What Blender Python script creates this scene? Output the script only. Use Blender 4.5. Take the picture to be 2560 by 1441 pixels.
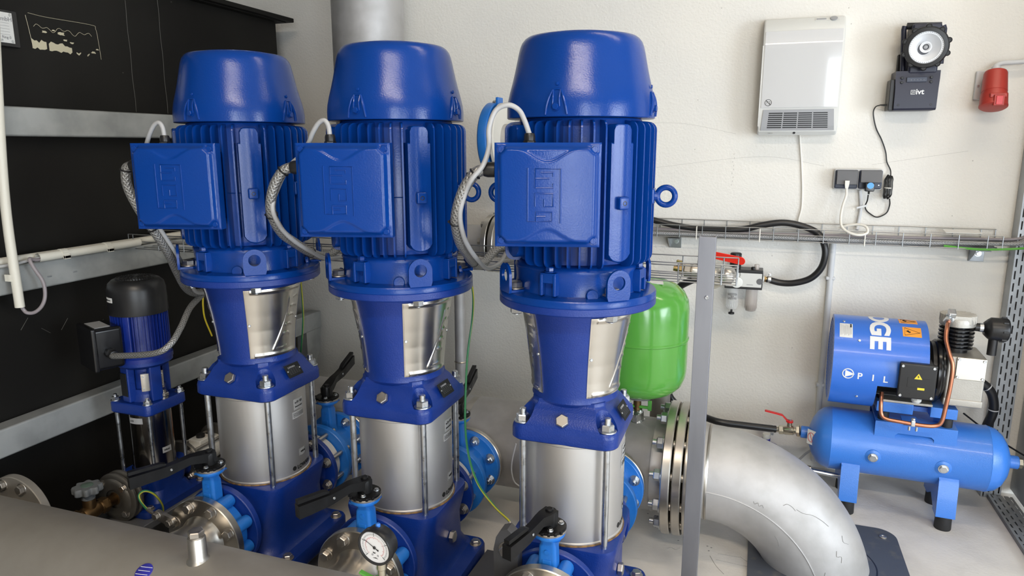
import bpy, bmesh, math, random
from mathutils import Vector, Matrix
random.seed(7)
PI = math.pi
SC = bpy.context.scene
COL = SC.collection
for _o in list(bpy.data.objects):
    bpy.data.objects.remove(_o)

# ---------------------------------------------------------------- camera
cd = bpy.data.cameras.new('camera')
cd.sensor_width = 36.0
cd.lens = 24.67
cd.clip_start = 0.02
cam = bpy.data.objects.new('camera', cd)
COL.objects.link(cam)
cam.location = (0, 0, 1.21)
cam.rotation_euler = (math.radians(90 - 11.44), 0, math.radians(19.1))
SC.camera = cam

# ---------------------------------------------------------------- world, lights, exposure
w = bpy.data.worlds.new('world'); SC.world = w; w.use_nodes = True
w.node_tree.nodes['Background'].inputs[0].default_value = (0.75, 0.85, 1.0, 1)
w.node_tree.nodes['Background'].inputs[1].default_value = 0.6
SC.view_settings.view_transform = 'Standard'
SC.view_settings.look = 'None'
SC.view_settings.gamma = 1
SC.view_settings.use_curve_mapping = False
SC.view_settings.exposure = 0.05

def area(name, loc, target, sx, sy, power, color):
    l = bpy.data.lights.new(name, 'AREA'); l.shape = 'RECTANGLE'
    l.size = sx; l.size_y = sy; l.energy = power; l.color = color
    o = bpy.data.objects.new(name, l); COL.objects.link(o)
    o.location = loc
    d = Vector(target) - Vector(loc)
    o.rotation_euler = d.to_track_quat('-Z', 'Y').to_euler()
    return o
DOOR_X, DOOR_W, DOOR_H, REAR_Y = 2.85, 1.2, 2.15, -2.9
LAMPS = ((0.75, 1.55), (0.2, -0.8))
area('daylight_through_doorway', (DOOR_X, REAR_Y + 0.03, DOOR_H/2), (DOOR_X - 1.2, 0, DOOR_H/2), DOOR_W, DOOR_H, 34, (0.80, 0.90, 1.0))
area('daylight_through_gate_glazing', (1.35, REAR_Y + 0.03, 1.16), (1.0, 0, 1.0), 1.1, 2.1, 62, (0.86, 0.93, 1.0))
area('daylight_through_side_window', (3.55, 0.3, 1.05), (1.0, 1.6, 0.5), 2.0, 1.6, 105, (0.82, 0.90, 1.0))
area('ceiling_lamp_glow_front', (*LAMPS[0], 2.80), (*LAMPS[0], 0), 1.7, 0.16, 7, (1.0, 0.82, 0.58))
area('ceiling_lamp_glow_rear', (*LAMPS[1], 2.80), (*LAMPS[1], 0), 1.5, 0.16, 56, (1.0, 0.86, 0.70))

# ---------------------------------------------------------------- materials
def nn(nt, t, **k):
    n = nt.nodes.new(t)
    for a, v in k.items(): setattr(n, a, v)
    return n
def setin(b, key, v):
    if key in b.inputs: b.inputs[key].default_value = v
def mat(name, col, rough=0.5, metal=0.0, bump=None, var=None, rvar=None, coat=0.0, trans=0.0, ior=1.5, emit=None, stretch=None, alpha=1.0, spec=0.5):
    """bump=(scale,dist), var=(scale,colour2,lo,hi), rvar=(scale,rough2), stretch=(sx,sy,sz) for the noise space"""
    m = bpy.data.materials.new(name); m.use_nodes = True
    nt = m.node_tree; b = nt.nodes['Principled BSDF']
    b.inputs['Base Color'].default_value = (*col, 1)
    b.inputs['Roughness'].default_value = rough
    b.inputs['Metallic'].default_value = metal
    setin(b, 'Specular IOR Level', spec)
    setin(b, 'IOR', ior)
    setin(b, 'Coat Weight', coat); setin(b, 'Coat Roughness', 0.12)
    setin(b, 'Transmission Weight', trans); setin(b, 'Alpha', alpha)
    if emit:
        setin(b, 'Emission Color', (*emit[0], 1)); setin(b, 'Emission Strength', emit[1])
    src = None
    if bump or var or rvar:
        tc = nn(nt, 'ShaderNodeTexCoord'); src = tc.outputs['Object']
        if stretch:
            mp = nn(nt, 'ShaderNodeMapping'); mp.inputs['Scale'].default_value = stretch
            nt.links.new(src, mp.inputs[0]); src = mp.outputs[0]
    if var:
        n = nn(nt, 'ShaderNodeTexNoise'); n.inputs['Scale'].default_value = var[0]; n.inputs['Detail'].default_value = 6
        nt.links.new(src, n.inputs['Vector'])
        r = nn(nt, 'ShaderNodeMapRange'); r.inputs['From Min'].default_value = var[2]; r.inputs['From Max'].default_value = var[3]
        nt.links.new(n.outputs[0], r.inputs[0])
        mx = nn(nt, 'ShaderNodeMix', data_type='RGBA'); mx.inputs[6].default_value = (*col, 1); mx.inputs[7].default_value = (*var[1], 1)
        nt.links.new(r.outputs[0], mx.inputs[0]); nt.links.new(mx.outputs[2], b.inputs['Base Color'])
    if rvar:
        n = nn(nt, 'ShaderNodeTexNoise'); n.inputs['Scale'].default_value = rvar[0]; n.inputs['Detail'].default_value = 5
        nt.links.new(src, n.inputs['Vector'])
        r = nn(nt, 'ShaderNodeMapRange'); r.inputs['From Min'].default_value = 0.35; r.inputs['From Max'].default_value = 0.65
        r.inputs['To Min'].default_value = rough; r.inputs['To Max'].default_value = rvar[1]
        nt.links.new(n.outputs[0], r.inputs[0]); nt.links.new(r.outputs[0], b.inputs['Roughness'])
    if bump:
        n = nn(nt, 'ShaderNodeTexNoise'); n.inputs['Scale'].default_value = bump[0]; n.inputs['Detail'].default_value = 4
        nt.links.new(src, n.inputs['Vector'])
        bp = nn(nt, 'ShaderNodeBump'); bp.inputs['Strength'].default_value = 1.0; bp.inputs['Distance'].default_value = bump[1]
        nt.links.new(n.outputs[0], bp.inputs['Height']); nt.links.new(bp.outputs[0], b.inputs['Normal'])
    return m
def braid(name, c1, c2, rough, metal, nu, fv):
    """woven sleeve of a hose; v of the UV runs along the hose in metres"""
    m = bpy.data.materials.new(name); m.use_nodes = True
    nt = m.node_tree; b = nt.nodes['Principled BSDF']
    b.inputs['Roughness'].default_value = rough; b.inputs['Metallic'].default_value = metal
    uv = nn(nt, 'ShaderNodeUVMap'); sp = nn(nt, 'ShaderNodeSeparateXYZ'); nt.links.new(uv.outputs[0], sp.inputs[0])
    def m2(op, a, bb):
        x = nn(nt, 'ShaderNodeMath', operation=op)
        for i, s in enumerate((a, bb)):
            if s is None: continue
            if isinstance(s, (int, float)): x.inputs[i].default_value = s
            else: nt.links.new(s, x.inputs[i])
        return x.outputs[0]
    u = m2('MULTIPLY', sp.outputs[0], nu*2*PI); v = m2('MULTIPLY', sp.outputs[1], fv*2*PI)
    s1 = m2('SINE', m2('ADD', u, v), None); s2 = m2('SINE', m2('SUBTRACT', u, v), None)
    h = m2('MAXIMUM', s1, s2); h = m2('MULTIPLY', m2('ADD', h, 1.0), 0.5)
    mx = nn(nt, 'ShaderNodeMix', data_type='RGBA'); mx.inputs[6].default_value = (*c2, 1); mx.inputs[7].default_value = (*c1, 1)
    nt.links.new(h, mx.inputs[0]); nt.links.new(mx.outputs[2], b.inputs['Base Color'])
    bp = nn(nt, 'ShaderNodeBump'); bp.inputs['Distance'].default_value = 0.0012
    nt.links.new(h, bp.inputs['Height']); nt.links.new(bp.outputs[0], b.inputs['Normal'])
    return m
def twotone(name, c1, c2, rough=0.4):
    """insulation with two colours lying side by side along the wire"""
    m = bpy.data.materials.new(name); m.use_nodes = True
    nt = m.node_tree; b = nt.nodes['Principled BSDF']; b.inputs['Roughness'].default_value = rough
    uv = nn(nt, 'ShaderNodeUVMap'); sp = nn(nt, 'ShaderNodeSeparateXYZ'); nt.links.new(uv.outputs[0], sp.inputs[0])
    a = nn(nt, 'ShaderNodeMath', operation='MULTIPLY_ADD'); nt.links.new(sp.outputs[1], a.inputs[0]); a.inputs[1].default_value = 1.2
    nt.links.new(sp.outputs[0], a.inputs[2])
    f = nn(nt, 'ShaderNodeMath', operation='FRACT'); nt.links.new(a.outputs[0], f.inputs[0])
    g = nn(nt, 'ShaderNodeMath', operation='GREATER_THAN'); nt.links.new(f.outputs[0], g.inputs[0]); g.inputs[1].default_value = 0.24
    mx = nn(nt, 'ShaderNodeMix', data_type='RGBA'); mx.inputs[6].default_value = (*c1, 1); mx.inputs[7].default_value = (*c2, 1)
    nt.links.new(g.outputs[0], mx.inputs[0]); nt.links.new(mx.outputs[2], b.inputs['Base Color'])
    return m

M = {}
M['motor'] = mat('motor_blue_paint', (0.002, 0.042, 0.25), 0.19, bump=(300, 0.00022), rvar=(9, 0.27), spec=0.36)
M['cast'] = mat('pump_blue_paint', (0.004, 0.031, 0.225), 0.30, bump=(300, 0.0005), rvar=(12, 0.45), var=(14, (0.010, 0.038, 0.24), 0.5, 0.75))
M['valve'] = mat('valve_light_blue_paint', (0.014, 0.16, 0.56), 0.36, bump=(240, 0.0004), var=(18, (0.03, 0.19, 0.55), 0.5, 0.8))
M['comp'] = mat('compressor_blue_paint', (0.045, 0.20, 0.66), 0.30, bump=(420, 0.0005), coat=0.15)
M['compcowl'] = mat('compressor_cover_blue_paint', (0.035, 0.165, 0.66), 0.28, bump=(600, 0.0003), coat=0.15)
M['darkblue'] = mat('small_motor_dark_blue', (0.006, 0.022, 0.20), 0.3, bump=(300, 0.0003))
M['sleeve'] = mat('brushed_stainless_sleeve', (0.72, 0.70, 0.68), 0.40, 0.9, bump=(60, 0.00012), rvar=(5, 0.50), var=(4, (0.62, 0.60, 0.575), 0.4, 0.7), stretch=(1, 1, 0.12))
M['mirror'] = mat('polished_stainless_sleeve', (0.50, 0.47, 0.44), 0.12, 1.0, rvar=(6, 0.2))
M['guard'] = mat('stamped_stainless_sheet', (0.66, 0.63, 0.58), 0.22, 1.0, rvar=(8, 0.30), stretch=(1, 1, .3))
M['pipe'] = mat('pickled_stainless_pipe', (0.56, 0.55, 0.545), 0.56, 0.7, bump=(45, 0.0004), rvar=(9, 0.68), var=(11, (0.46, 0.45, 0.44), 0.40, 0.66))
M['flange'] = mat('machined_stainless', (0.60, 0.57, 0.52), 0.28, 1.0, rvar=(10, 0.4), var=(7, (0.5, 0.47, 0.42), 0.4, 0.7))
M['header'] = mat('dull_stainless_header', (0.40, 0.375, 0.335), 0.52, 0.7, bump=(40, 0.0002), rvar=(3, 0.64), var=(6, (0.33, 0.305, 0.265), 0.4, 0.7))
M['bolt'] = mat('steel_bolt', (0.52, 0.49, 0.45), 0.34, 1.0, rvar=(80, 0.5))
M['zinc'] = mat('zinc_plated_steel', (0.62, 0.64, 0.66), 0.26, 1.0, rvar=(60, 0.42))
M['wire'] = mat('galvanised_wire', (0.36, 0.375, 0.385), 0.38, 0.9)
M['galv'] = mat('hot_dip_galvanised_steel', (0.44, 0.455, 0.45), 0.50, 0.5, bump=(22, 0.0004), rvar=(14, 0.62), var=(9, (0.33, 0.345, 0.34), 0.42, 0.62))
M['galvbright'] = mat('galvanised_sheet', (0.46, 0.48, 0.50), 0.42, 0.8, rvar=(12, 0.58), var=(7, (0.34, 0.36, 0.38), 0.4, 0.65))
M['post'] = mat('raw_stainless_profile', (0.33, 0.335, 0.36), 0.45, 0.85, rvar=(6, 0.55), var=(4, (0.27, 0.275, 0.30), 0.4, 0.7), stretch=(4, 4, 0.5))
M['black'] = mat('black_plastic', (0.012, 0.012, 0.013), 0.38)
M['blackgloss'] = mat('black_gloss_plastic', (0.008, 0.008, 0.009), 0.2)
M['rubber'] = mat('black_rubber', (0.012, 0.012, 0.013), 0.6)
M['hose'] = mat('black_rubber_hose', (0.014, 0.014, 0.015), 0.33)
M['lever'] = mat('black_coated_aluminium', (0.006, 0.006, 0.0065), 0.34, rvar=(30, 0.5), spec=0.3)
M['tank'] = mat('black_painted_steel', (0.0055, 0.005, 0.0042), 0.55, bump=(60, 0.0002), var=(3, (0.009, 0.0085, 0.007), 0.4, 0.7), spec=0.25)
M['seam'] = mat('scratched_weld_line', (0.06, 0.058, 0.05), 0.6)
M['wall'] = mat('white_plaster', (0.80, 0.775, 0.715), 0.85, bump=(130, 0.0016), var=(2.2, (0.74, 0.725, 0.69), 0.45, 0.8))
M['paint'] = mat('darkened_room_paint', (0.34, 0.33, 0.31), 0.85)  # unseen walls and ceiling darkened so paint and steel reflect a dim hall
M['floor'] = mat('pale_concrete', (0.74, 0.71, 0.66), 0.62, bump=(120, 0.0006), var=(5, (0.60, 0.575, 0.54), 0.42, 0.66))
M['plate'] = mat('dark_painted_floor_plate', (0.075, 0.085, 0.105), 0.42, bump=(200, 0.0003), var=(24, (0.16, 0.15, 0.13), 0.56, 0.8))
M['frame'] = mat('grey_base_frame_steel', (0.24, 0.245, 0.255), 0.5, 0.5, var=(8, (0.16, 0.165, 0.175), 0.4, 0.7))
M['green'] = mat('gloss_green_paint', (0.105, 0.37, 0.055), 0.16, coat=0.2)
M['red'] = mat('red_plastic', (0.42, 0.042, 0.03), 0.42)
M['redlever'] = mat('red_lever_coating', (0.62, 0.018, 0.018), 0.3)
M['redbright'] = mat('bright_red_lever_coating', (0.9, 0.03, 0.02), 0.35)
M['brass'] = mat('nickel_plated_brass', (0.62, 0.58, 0.48), 0.26, 1.0)
M['yellowbrass'] = mat('brass', (0.52, 0.38, 0.18), 0.3, 1.0)
M['bronze'] = mat('dull_bronze', (0.20, 0.12, 0.05), 0.42, 0.9, var=(30, (0.10, 0.06, 0.03), 0.4, 0.7))
M['copper'] = mat('copper_pipe', (0.60, 0.25, 0.15), 0.30, 1.0, rvar=(20, 0.45))
M['white'] = mat('white_plastic', (0.66, 0.66, 0.63), 0.35)
M['whitegloss'] = mat('white_gloss_enamel', (0.62, 0.62, 0.62), 0.06, coat=0.5)
M['cream'] = mat('cream_conduit', (0.66, 0.64, 0.56), 0.42)
M['greytube'] = mat('light_grey_conduit', (0.62, 0.63, 0.64), 0.5)
M['disc'] = mat('white_check_valve_body', (0.74, 0.72, 0.66), 0.5)
M['greycable'] = mat('grey_cable_sheath', (0.42, 0.42, 0.42), 0.42)
M['mauvecable'] = mat('mauve_grey_cable_sheath', (0.26, 0.23, 0.24), 0.4)
M['whitecable'] = mat('white_cable_sheath', (0.80, 0.77, 0.70), 0.4)
M['blackcable'] = mat('black_cable_sheath', (0.010, 0.010, 0.010), 0.35)
M['greyplastic'] = mat('mid_grey_plastic', (0.125, 0.125, 0.13), 0.5)
M['slateplastic'] = mat('dark_slate_plastic', (0.045, 0.055, 0.085), 0.45)
M['silverplastic'] = mat('silver_grey_plastic', (0.34, 0.345, 0.36), 0.38)
M['lampbody'] = mat('dark_navy_lamp_plastic', (0.018, 0.020, 0.040), 0.42, bump=(500, 0.0002))
M['print_white'] = mat('white_print', (0.80, 0.80, 0.80), 0.5)
M['print_black'] = mat('black_print', (0.015, 0.015, 0.015), 0.5)
M['print_grey'] = mat('grey_print', (0.30, 0.30, 0.31), 0.5)
M['print_red'] = mat('red_print', (0.5, 0.03, 0.03), 0.5)
M['orange'] = mat('orange_warning_film', (0.90, 0.36, 0.045), 0.4)
M['orangeplastic'] = mat('orange_plastic', (0.55, 0.16, 0.03), 0.45)
M['yellow'] = mat('yellow_film', (0.85, 0.65, 0.04), 0.4)
M['paper'] = mat('white_label_paper', (0.74, 0.74, 0.72), 0.5)
M['greylabel'] = mat('silver_label_film', (0.40, 0.40, 0.40), 0.4)
M['nameplate'] = mat('dark_nameplate', (0.016, 0.017, 0.018), 0.6, spec=0.2)
M['knob'] = mat('grey_handwheel_plastic', (0.15, 0.16, 0.165), 0.55)
M['plateprint'] = mat('faint_plate_print', (0.07, 0.072, 0.075), 0.6)
M['scratchwall'] = mat('plaster_crack', (0.50, 0.48, 0.45), 0.9)
M['scratch'] = mat('dark_scuff', (0.27, 0.265, 0.255), 0.7)
M['oldsteel'] = mat('dark_pressed_steel', (0.20, 0.19, 0.17), 0.42, 0.8, rvar=(12, 0.55), var=(15, (0.13, 0.12, 0.105), 0.4, 0.7))
M['knobgreen'] = mat('green_grey_cap', (0.10, 0.15, 0.12), 0.5)
M['alu'] = mat('cast_aluminium', (0.46, 0.44, 0.40), 0.45, 0.85, bump=(250, 0.0004), rvar=(20, 0.6))
M['aluplate'] = mat('machined_aluminium_cover', (0.80, 0.77, 0.68), 0.3, 1.0)
M['dome'] = mat('pearl_silver_dome', (0.62, 0.60, 0.56), 0.28, 0.9)
M['lens'] = mat('clear_lens', (0.9, 0.93, 0.95), 0.03, alpha=0.04)
M['reflector'] = mat('lamp_reflector', (0.96, 0.97, 0.99), 0.28, 0.12)
M['lampring'] = mat('frosted_lens_ring', (0.92, 0.94, 0.97), 0.3, bump=(400, .001))
M['bowl'] = mat('clear_polycarbonate_bowl', (0.90, 0.90, 0.89), 0.08, alpha=0.28)
M['smokebowl'] = mat('oil_stained_polycarbonate_bowl', (0.58, 0.52, 0.48), 0.12, alpha=0.55)
M['oil'] = mat('dark_oil', (0.06, 0.035, 0.025), 0.2)
M['bottle'] = mat('blue_bottle_plastic', (0.035, 0.035, 0.33), 0.3)
M['blob'] = mat('foil_sealing', (0.72, 0.72, 0.72), 0.3, 1.0, bump=(60, 0.004))
M['rust'] = mat('rusty_joint_stain', (0.30, 0.17, 0.06), 0.8, var=(60, (0.10, 0.07, 0.05), 0.4, 0.6))
M['stain'] = mat('torn_label_residue', (0.50, 0.46, 0.33), 0.6)
M['glass'] = mat('daylight_glazing', (0.8, 0.9, 1.0), 0.3, emit=((0.80, 0.90, 1.0), 2.8))
M['gate'] = mat('frosted_gate_glazing', (0.8, 0.9, 1.0), 0.4, emit=((0.88, 0.94, 1.0), 1.6))
M['tubelamp'] = mat('lit_lamp_diffuser', (1, 1, 1), 0.4, emit=((1.0, 0.88, 0.72), 9.0))
M['silverstrap'] = mat('clear_hook_tape', (0.65, 0.66, 0.66), 0.4)
M['hosebraid'] = braid('steel_braided_conduit', (0.36, 0.355, 0.34), (0.20, 0.195, 0.19), 0.42, 0.55, 7, 95)
M['traycable'] = braid('braided_grey_cable', (0.42, 0.42, 0.42), (0.22, 0.22, 0.23), 0.4, 0.3, 6, 120)
M['earth'] = twotone('green_yellow_earth_wire', (0.55, 0.50, 0.05), (0.03, 0.20, 0.08))
M['spiral'] = mat('grey_cast_bracket', (0.10, 0.10, 0.105), 0.5, 0.4)
M['lightblue'] = mat('sky_blue_sticker', (0.10, 0.38, 0.80), 0.4)

# ---------------------------------------------------------------- geometry builder
def V(*a): return Vector(a[0]) if len(a) == 1 else Vector(a)
def frame_of(d):
    d = Vector(d).normalized()
    a = Vector((0, 0, 1)) if abs(d.z) < 0.95 else Vector((1, 0, 0))
    u = a.cross(d).normalized(); v = d.cross(u)
    return u, v, d
def weigh(me, lim=0.66):
    """corner normals weighted by face area, so small chamfers do not bend the shading of flat faces"""
    ps = me.polygons; vf = {}
    N = [p.normal.copy() for p in ps]; Ar = [p.area for p in ps]
    for p in ps:
        for v in p.vertices: vf.setdefault(v, []).append(p.index)
    out = [None]*len(me.loops)
    for p in ps:
        n0 = N[p.index]
        for li, v in zip(p.loop_indices, p.vertices):
            a = Vector((0, 0, 0))
            for j in vf[v]:
                if N[j].dot(n0) > lim: a += N[j]*Ar[j]
            out[li] = a.normalized() if a.length > 1e-12 else n0
    me.normals_split_custom_set(out)
class B:
    def __init__(s): s.bm = bmesh.new(); s.uv = None; s.wn = False
    def _face(s, vs):
        try: return s.bm.faces.new(vs)
        except ValueError: return None
    def box(s, c, d, bev=0.0, rot=None, seg=2):
        mtx = Matrix.Translation(Vector(c))
        if rot is not None: mtx = mtx @ rot.to_4x4()
        mtx = mtx @ Matrix.Diagonal((d[0], d[1], d[2], 1))
        r = bmesh.ops.create_cube(s.bm, size=1.0, matrix=mtx)
        if bev > 0:
            s.wn = True
            es = list({e for v in r['verts'] for e in v.link_edges})
            bmesh.ops.bevel(s.bm, geom=es, offset=bev, segments=seg, affect='EDGES', profile=0.5, clamp_overlap=True)
        return s
    def ring(s, c, u, v, r, n, ph=0.0):
        c = Vector(c)
        return [s.bm.verts.new(c + u*(r*math.cos(2*PI*i/n + ph)) + v*(r*math.sin(2*PI*i/n + ph))) for i in range(n)]
    def bridge(s, a, b):
        n = len(a)
        for i in range(n): s._face((a[i], a[(i+1) % n], b[(i+1) % n], b[i]))
    def lathe(s, prof, o=(0, 0, 0), ax=(0, 0, 1), n=32, cap=(True, True), ph=0.0):
        """prof: (radius, height) pairs along ax from o"""
        u, v, d = frame_of(ax); o = Vector(o); prev = None; first = None
        for r, h in prof:
            if r < 1e-5:
                cur = [s.bm.verts.new(o + d*h)]
            else: cur = s.ring(o + d*h, u, v, r, n, ph)
            if prev is not None:
                if len(prev) == 1 and len(cur) > 1:
                    for i in range(n): s._face((prev[0], cur[(i+1) % n], cur[i]))
                elif len(cur) == 1 and len(prev) > 1:
                    for i in range(n): s._face((prev[i], prev[(i+1) % n], cur[0]))
                elif len(cur) > 1: s.bridge(prev, cur)
            else: first = cur
            prev = cur
        if cap[0] and len(first) > 2: s._face(first[::-1])
        if cap[1] and len(prev) > 2: s._face(prev)
        return s
    def cyl(s, p0, p1, r0, r1=None, n=20, ph=0.0):
        p0 = Vector(p0); p1 = Vector(p1); d = p1 - p0
        return s.lathe([(r0, 0), (r1 if r1 is not None else r0, d.length)], p0, d, n, ph=ph)
    def disc(s, c, ax, r, t, n=48, bev=0.0015, bore=0):
        """a round plate of thickness t standing from c along ax"""
        pr = [(r - bev, 0), (r, bev), (r, t - bev), (r - bev, t)]
        if bore:
            pr = [(bore, 0)] + pr + [(bore, t), (bore, 0)]
            return s.lathe(pr, c, ax, n, cap=(False, False))
        return s.lathe(pr, c, ax, n)
    def tube(s, pts, r, n=10, closed=False, sub=6, caps=True, smooth=True):
        P = [Vector(p) for p in pts]
        rr = r if isinstance(r, (list, tuple)) else None
        if smooth and len(P) > 2:
            Q = []; R = []
            m = len(P)
            rng = range(m if closed else m-1)
            for i in rng:
                p1 = P[i]; p2 = P[(i+1) % m]
                p0 = P[i-1] if (i > 0 or closed) else p1*2 - p2
                p3 = P[(i+2) % m] if (i+2 < m or closed) else p2*2 - p1
                for k in range(sub):
                    t = k/sub
                    Q.append(0.5*((2*p1) + (p2-p0)*t + (2*p0-5*p1+4*p2-p3)*t*t + (3*p1-p0-3*p2+p3)*t**3))
                    if rr: R.append(rr[i]*(1-t) + rr[(i+1) % m]*t)
            if not closed:
                Q.append(P[-1])
                if rr: R.append(rr[-1])
            P = Q; rr = R if rr else None
        if s.uv is None: s.uv = s.bm.loops.layers.uv.verify()
        m = len(P); rings = []; L = 0.0; vs = []
        up = None
        for i in range(m):
            a = P[i-1] if (i > 0 or closed) else P[i]
            b = P[(i+1) % m] if (i+1 < m or closed) else P[i]
            t = (b-a).normalized()
            if up is None:
                up = Vector((0, 0, 1)) if abs(t.z) < 0.9 else Vector((1, 0, 0))
            up = (up - t*up.dot(t)).normalized()
            vv = t.cross(up)
            if i: L += (P[i]-P[i-1]).length
            vs.append(L)
            ri = rr[i] if rr else r
            rings.append([s.bm.verts.new(P[i] + up*(ri*math.cos(2*PI*k/n)) + vv*(ri*math.sin(2*PI*k/n))) for k in range(n)])
        for i in range(m if closed else m-1):
            a = rings[i]; b = rings[(i+1) % m]
            v0 = vs[i]; v1 = vs[i+1] if i+1 < m else vs[i] + (P[0]-P[i]).length
            for k in range(n):
                f = s._face((a[k], a[(k+1) % n], b[(k+1) % n], b[k]))
                if f:
                    for lp, (uu, vv2) in zip(f.loops, ((k/n, v0), ((k+1)/n, v0), ((k+1)/n, v1), (k/n, v1))): lp[s.uv].uv = (uu, vv2)
        if caps and not closed:
            s._face(rings[0][::-1]); s._face(rings[-1])
        return s
    def prism(s, poly, o, u, v, w):
        """polygon (a,b) in the plane o+a*u+b*v, thickened by the vector w"""
        o = Vector(o); u = Vector(u); v = Vector(v); w = Vector(w)
        A_ = [s.bm.verts.new(o + u*a + v*b) for a, b in poly]
        B_ = [s.bm.verts.new(o + u*a + v*b + w) for a, b in poly]
        s._face(A_[::-1]); s._face(B_); s.bridge(A_, B_)
        return s
    def loft(s, rings, cap=(True, True)):
        R = [[s.bm.verts.new(Vector(p)) for p in r] for r in rings]
        for a, b in zip(R, R[1:]): s.bridge(a, b)
        if cap[0]: s._face(R[0][::-1])
        if cap[1]: s._face(R[-1])
        return s
    def grid(s, f, nu, nv, closed_u=False):
        G = [[s.bm.verts.new(Vector(f(i/nu, j/nv))) for i in range(nu + (0 if closed_u else 1))] for j in range(nv+1)]
        for j in range(nv):
            for i in range(nu):
                k = (i+1) % len(G[0])
                s._face((G[j][i], G[j][k], G[j+1][k], G[j+1][i]))
        return G
    def hexa(s, c, ax, r, h, ph=0.0): 
        return s.lathe([(r*0.93, 0), (r, h*0.06), (r, h*0.85), (r*0.88, h)], c, ax, 6, ph=ph)
    def mesh(s, name, ang=33, recalc=True):
        if recalc: bmesh.ops.recalc_face_normals(s.bm, faces=s.bm.faces)
        me = bpy.data.meshes.new(name); s.bm.to_mesh(me); s.bm.free()
        for p in me.polygons: p.use_smooth = True
        me.set_sharp_from_angle(angle=math.radians(ang))
        if s.wn and len(me.polygons) < 6000: weigh(me)
        return me
def rrect(hx, hy, r, n=6):
    out = []
    for cx, cy, a0 in ((hx-r, hy-r, 0), (-hx+r, hy-r, 90), (-hx+r, -hy+r, 180), (hx-r, -hy+r, 270)):
        for k in range(n+1):
            a = math.radians(a0 + 90*k/n); out.append((cx + r*math.cos(a), cy + r*math.sin(a)))
    return out

class _Org(dict):
    def __getitem__(s, o): return dict.__getitem__(s, o.name)
    def __setitem__(s, o, v): dict.__setitem__(s, o.name, v)
ORG = _Org()
def tag(o, label=None, cat=None, group=None, kind=None):
    if label: o['label'] = label
    if cat: o['category'] = cat
    if group: o['group'] = group
    if kind: o['kind'] = kind
    return o
def thing(name, loc, label, cat, group=None):
    o = bpy.data.objects.new(name, None); COL.objects.link(o)
    o.location = loc; o.empty_display_size = 0.05
    ORG[o] = Vector(loc)
    return tag(o, label, cat, group)
def part(name, b, m, parent, label=None, ang=33, kind=None):
    me = b if isinstance(b, bpy.types.Mesh) else b.mesh(name, ang)
    if not isinstance(b, bpy.types.Mesh): me.transform(Matrix.Translation(-ORG[parent]))
    me.materials.clear(); me.materials.append(M[m] if isinstance(m, str) else m)
    o = bpy.data.objects.new(name, me); COL.objects.link(o); o.parent = parent
    ORG[o] = ORG[parent]
    return tag(o, label, kind=kind)
def solo(name, b, m, label, cat, group=None, ang=33, kind=None):
    me = b.mesh(name, ang)
    xs = [v.co for v in me.vertices]
    lo = Vector((min(c.x for c in xs), min(c.y for c in xs), min(c.z for c in xs)))
    hi = Vector((max(c.x for c in xs), max(c.y for c in xs), max(c.z for c in xs)))
    p = Vector(((lo.x+hi.x)/2, (lo.y+hi.y)/2, lo.z))
    me.transform(Matrix.Translation(-p)); me.materials.append(M[m] if isinstance(m, str) else m)
    o = bpy.data.objects.new(name, me); COL.objects.link(o); o.location = p
    ORG[o] = p
    return tag(o, label, cat, group, kind)
def struct(name, b, m, parent=None):
    if parent: return part(name, b, m, parent)
    o = solo(name, b, m, None, None); o['kind'] = 'structure'
    return o
def put(name, me, parent, p, d=(0, 0, 1), spin=0.0, label=None):
    """a shared mesh set at world point p, its +Z turned to d"""
    o = bpy.data.objects.new(name, me); COL.objects.link(o); o.parent = parent
    o.location = Vector(p) - ORG[parent]
    q = Vector(d).to_track_quat('Z', 'Y')
    o.rotation_euler = (q.to_matrix() @ Matrix.Rotation(spin, 3, 'Z')).to_euler()
    return tag(o, label)
def copy_tree(o, parent=None):
    c = o.copy(); COL.objects.link(c)
    if parent: c.parent = parent
    for ch in list(o.children): copy_tree(ch, c)
    return c
_bolts = {}
def bolt(r, h, m='bolt', stud=0.0, washer=True, dome=False):
    key = (r, h, m, stud, washer)
    if key not in _bolts:
        b = B(); z = 0.0
        if washer:
            b.lathe([(r*1.28, 0), (r*1.32, h*0.06), (r*1.28, h*0.18)], n=18); z = h*0.18
        b.hexa((0, 0, z), (0, 0, 1), r, h)
        if stud: b.lathe([(r*0.5, 0), (r*0.5, stud*0.9), (r*0.42, stud)], (0, 0, z+h*0.95), n=12)
        me = b.mesh('bolt'); me.materials.append(M[m]); _bolts[key] = me
    return _bolts[key]
_screws = {}
def screw(r, h, m='zinc'):
    key = (r, h, m)
    if key not in _screws:
        b = B(); b.lathe([(r, 0), (r, h*0.6), (r*0.8, h), (r*0.45, h), (r*0.4, h*0.5), (0, h*0.5)], n=14)
        me = b.mesh('screw'); me.materials.append(M[m]); _screws[key] = me
    return _screws[key]
def ring_of(name, me, parent, c, ax, R, n, ph=0.0, skip=(), label=None):
    u, v, d = frame_of(ax)
    for i in range(n):
        if i in skip: continue
        a = 2*PI*i/n + ph
        put(name, me, parent, Vector(c) + u*(R*math.cos(a)) + v*(R*math.sin(a)), d, spin=random.random(), label=label)
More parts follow.
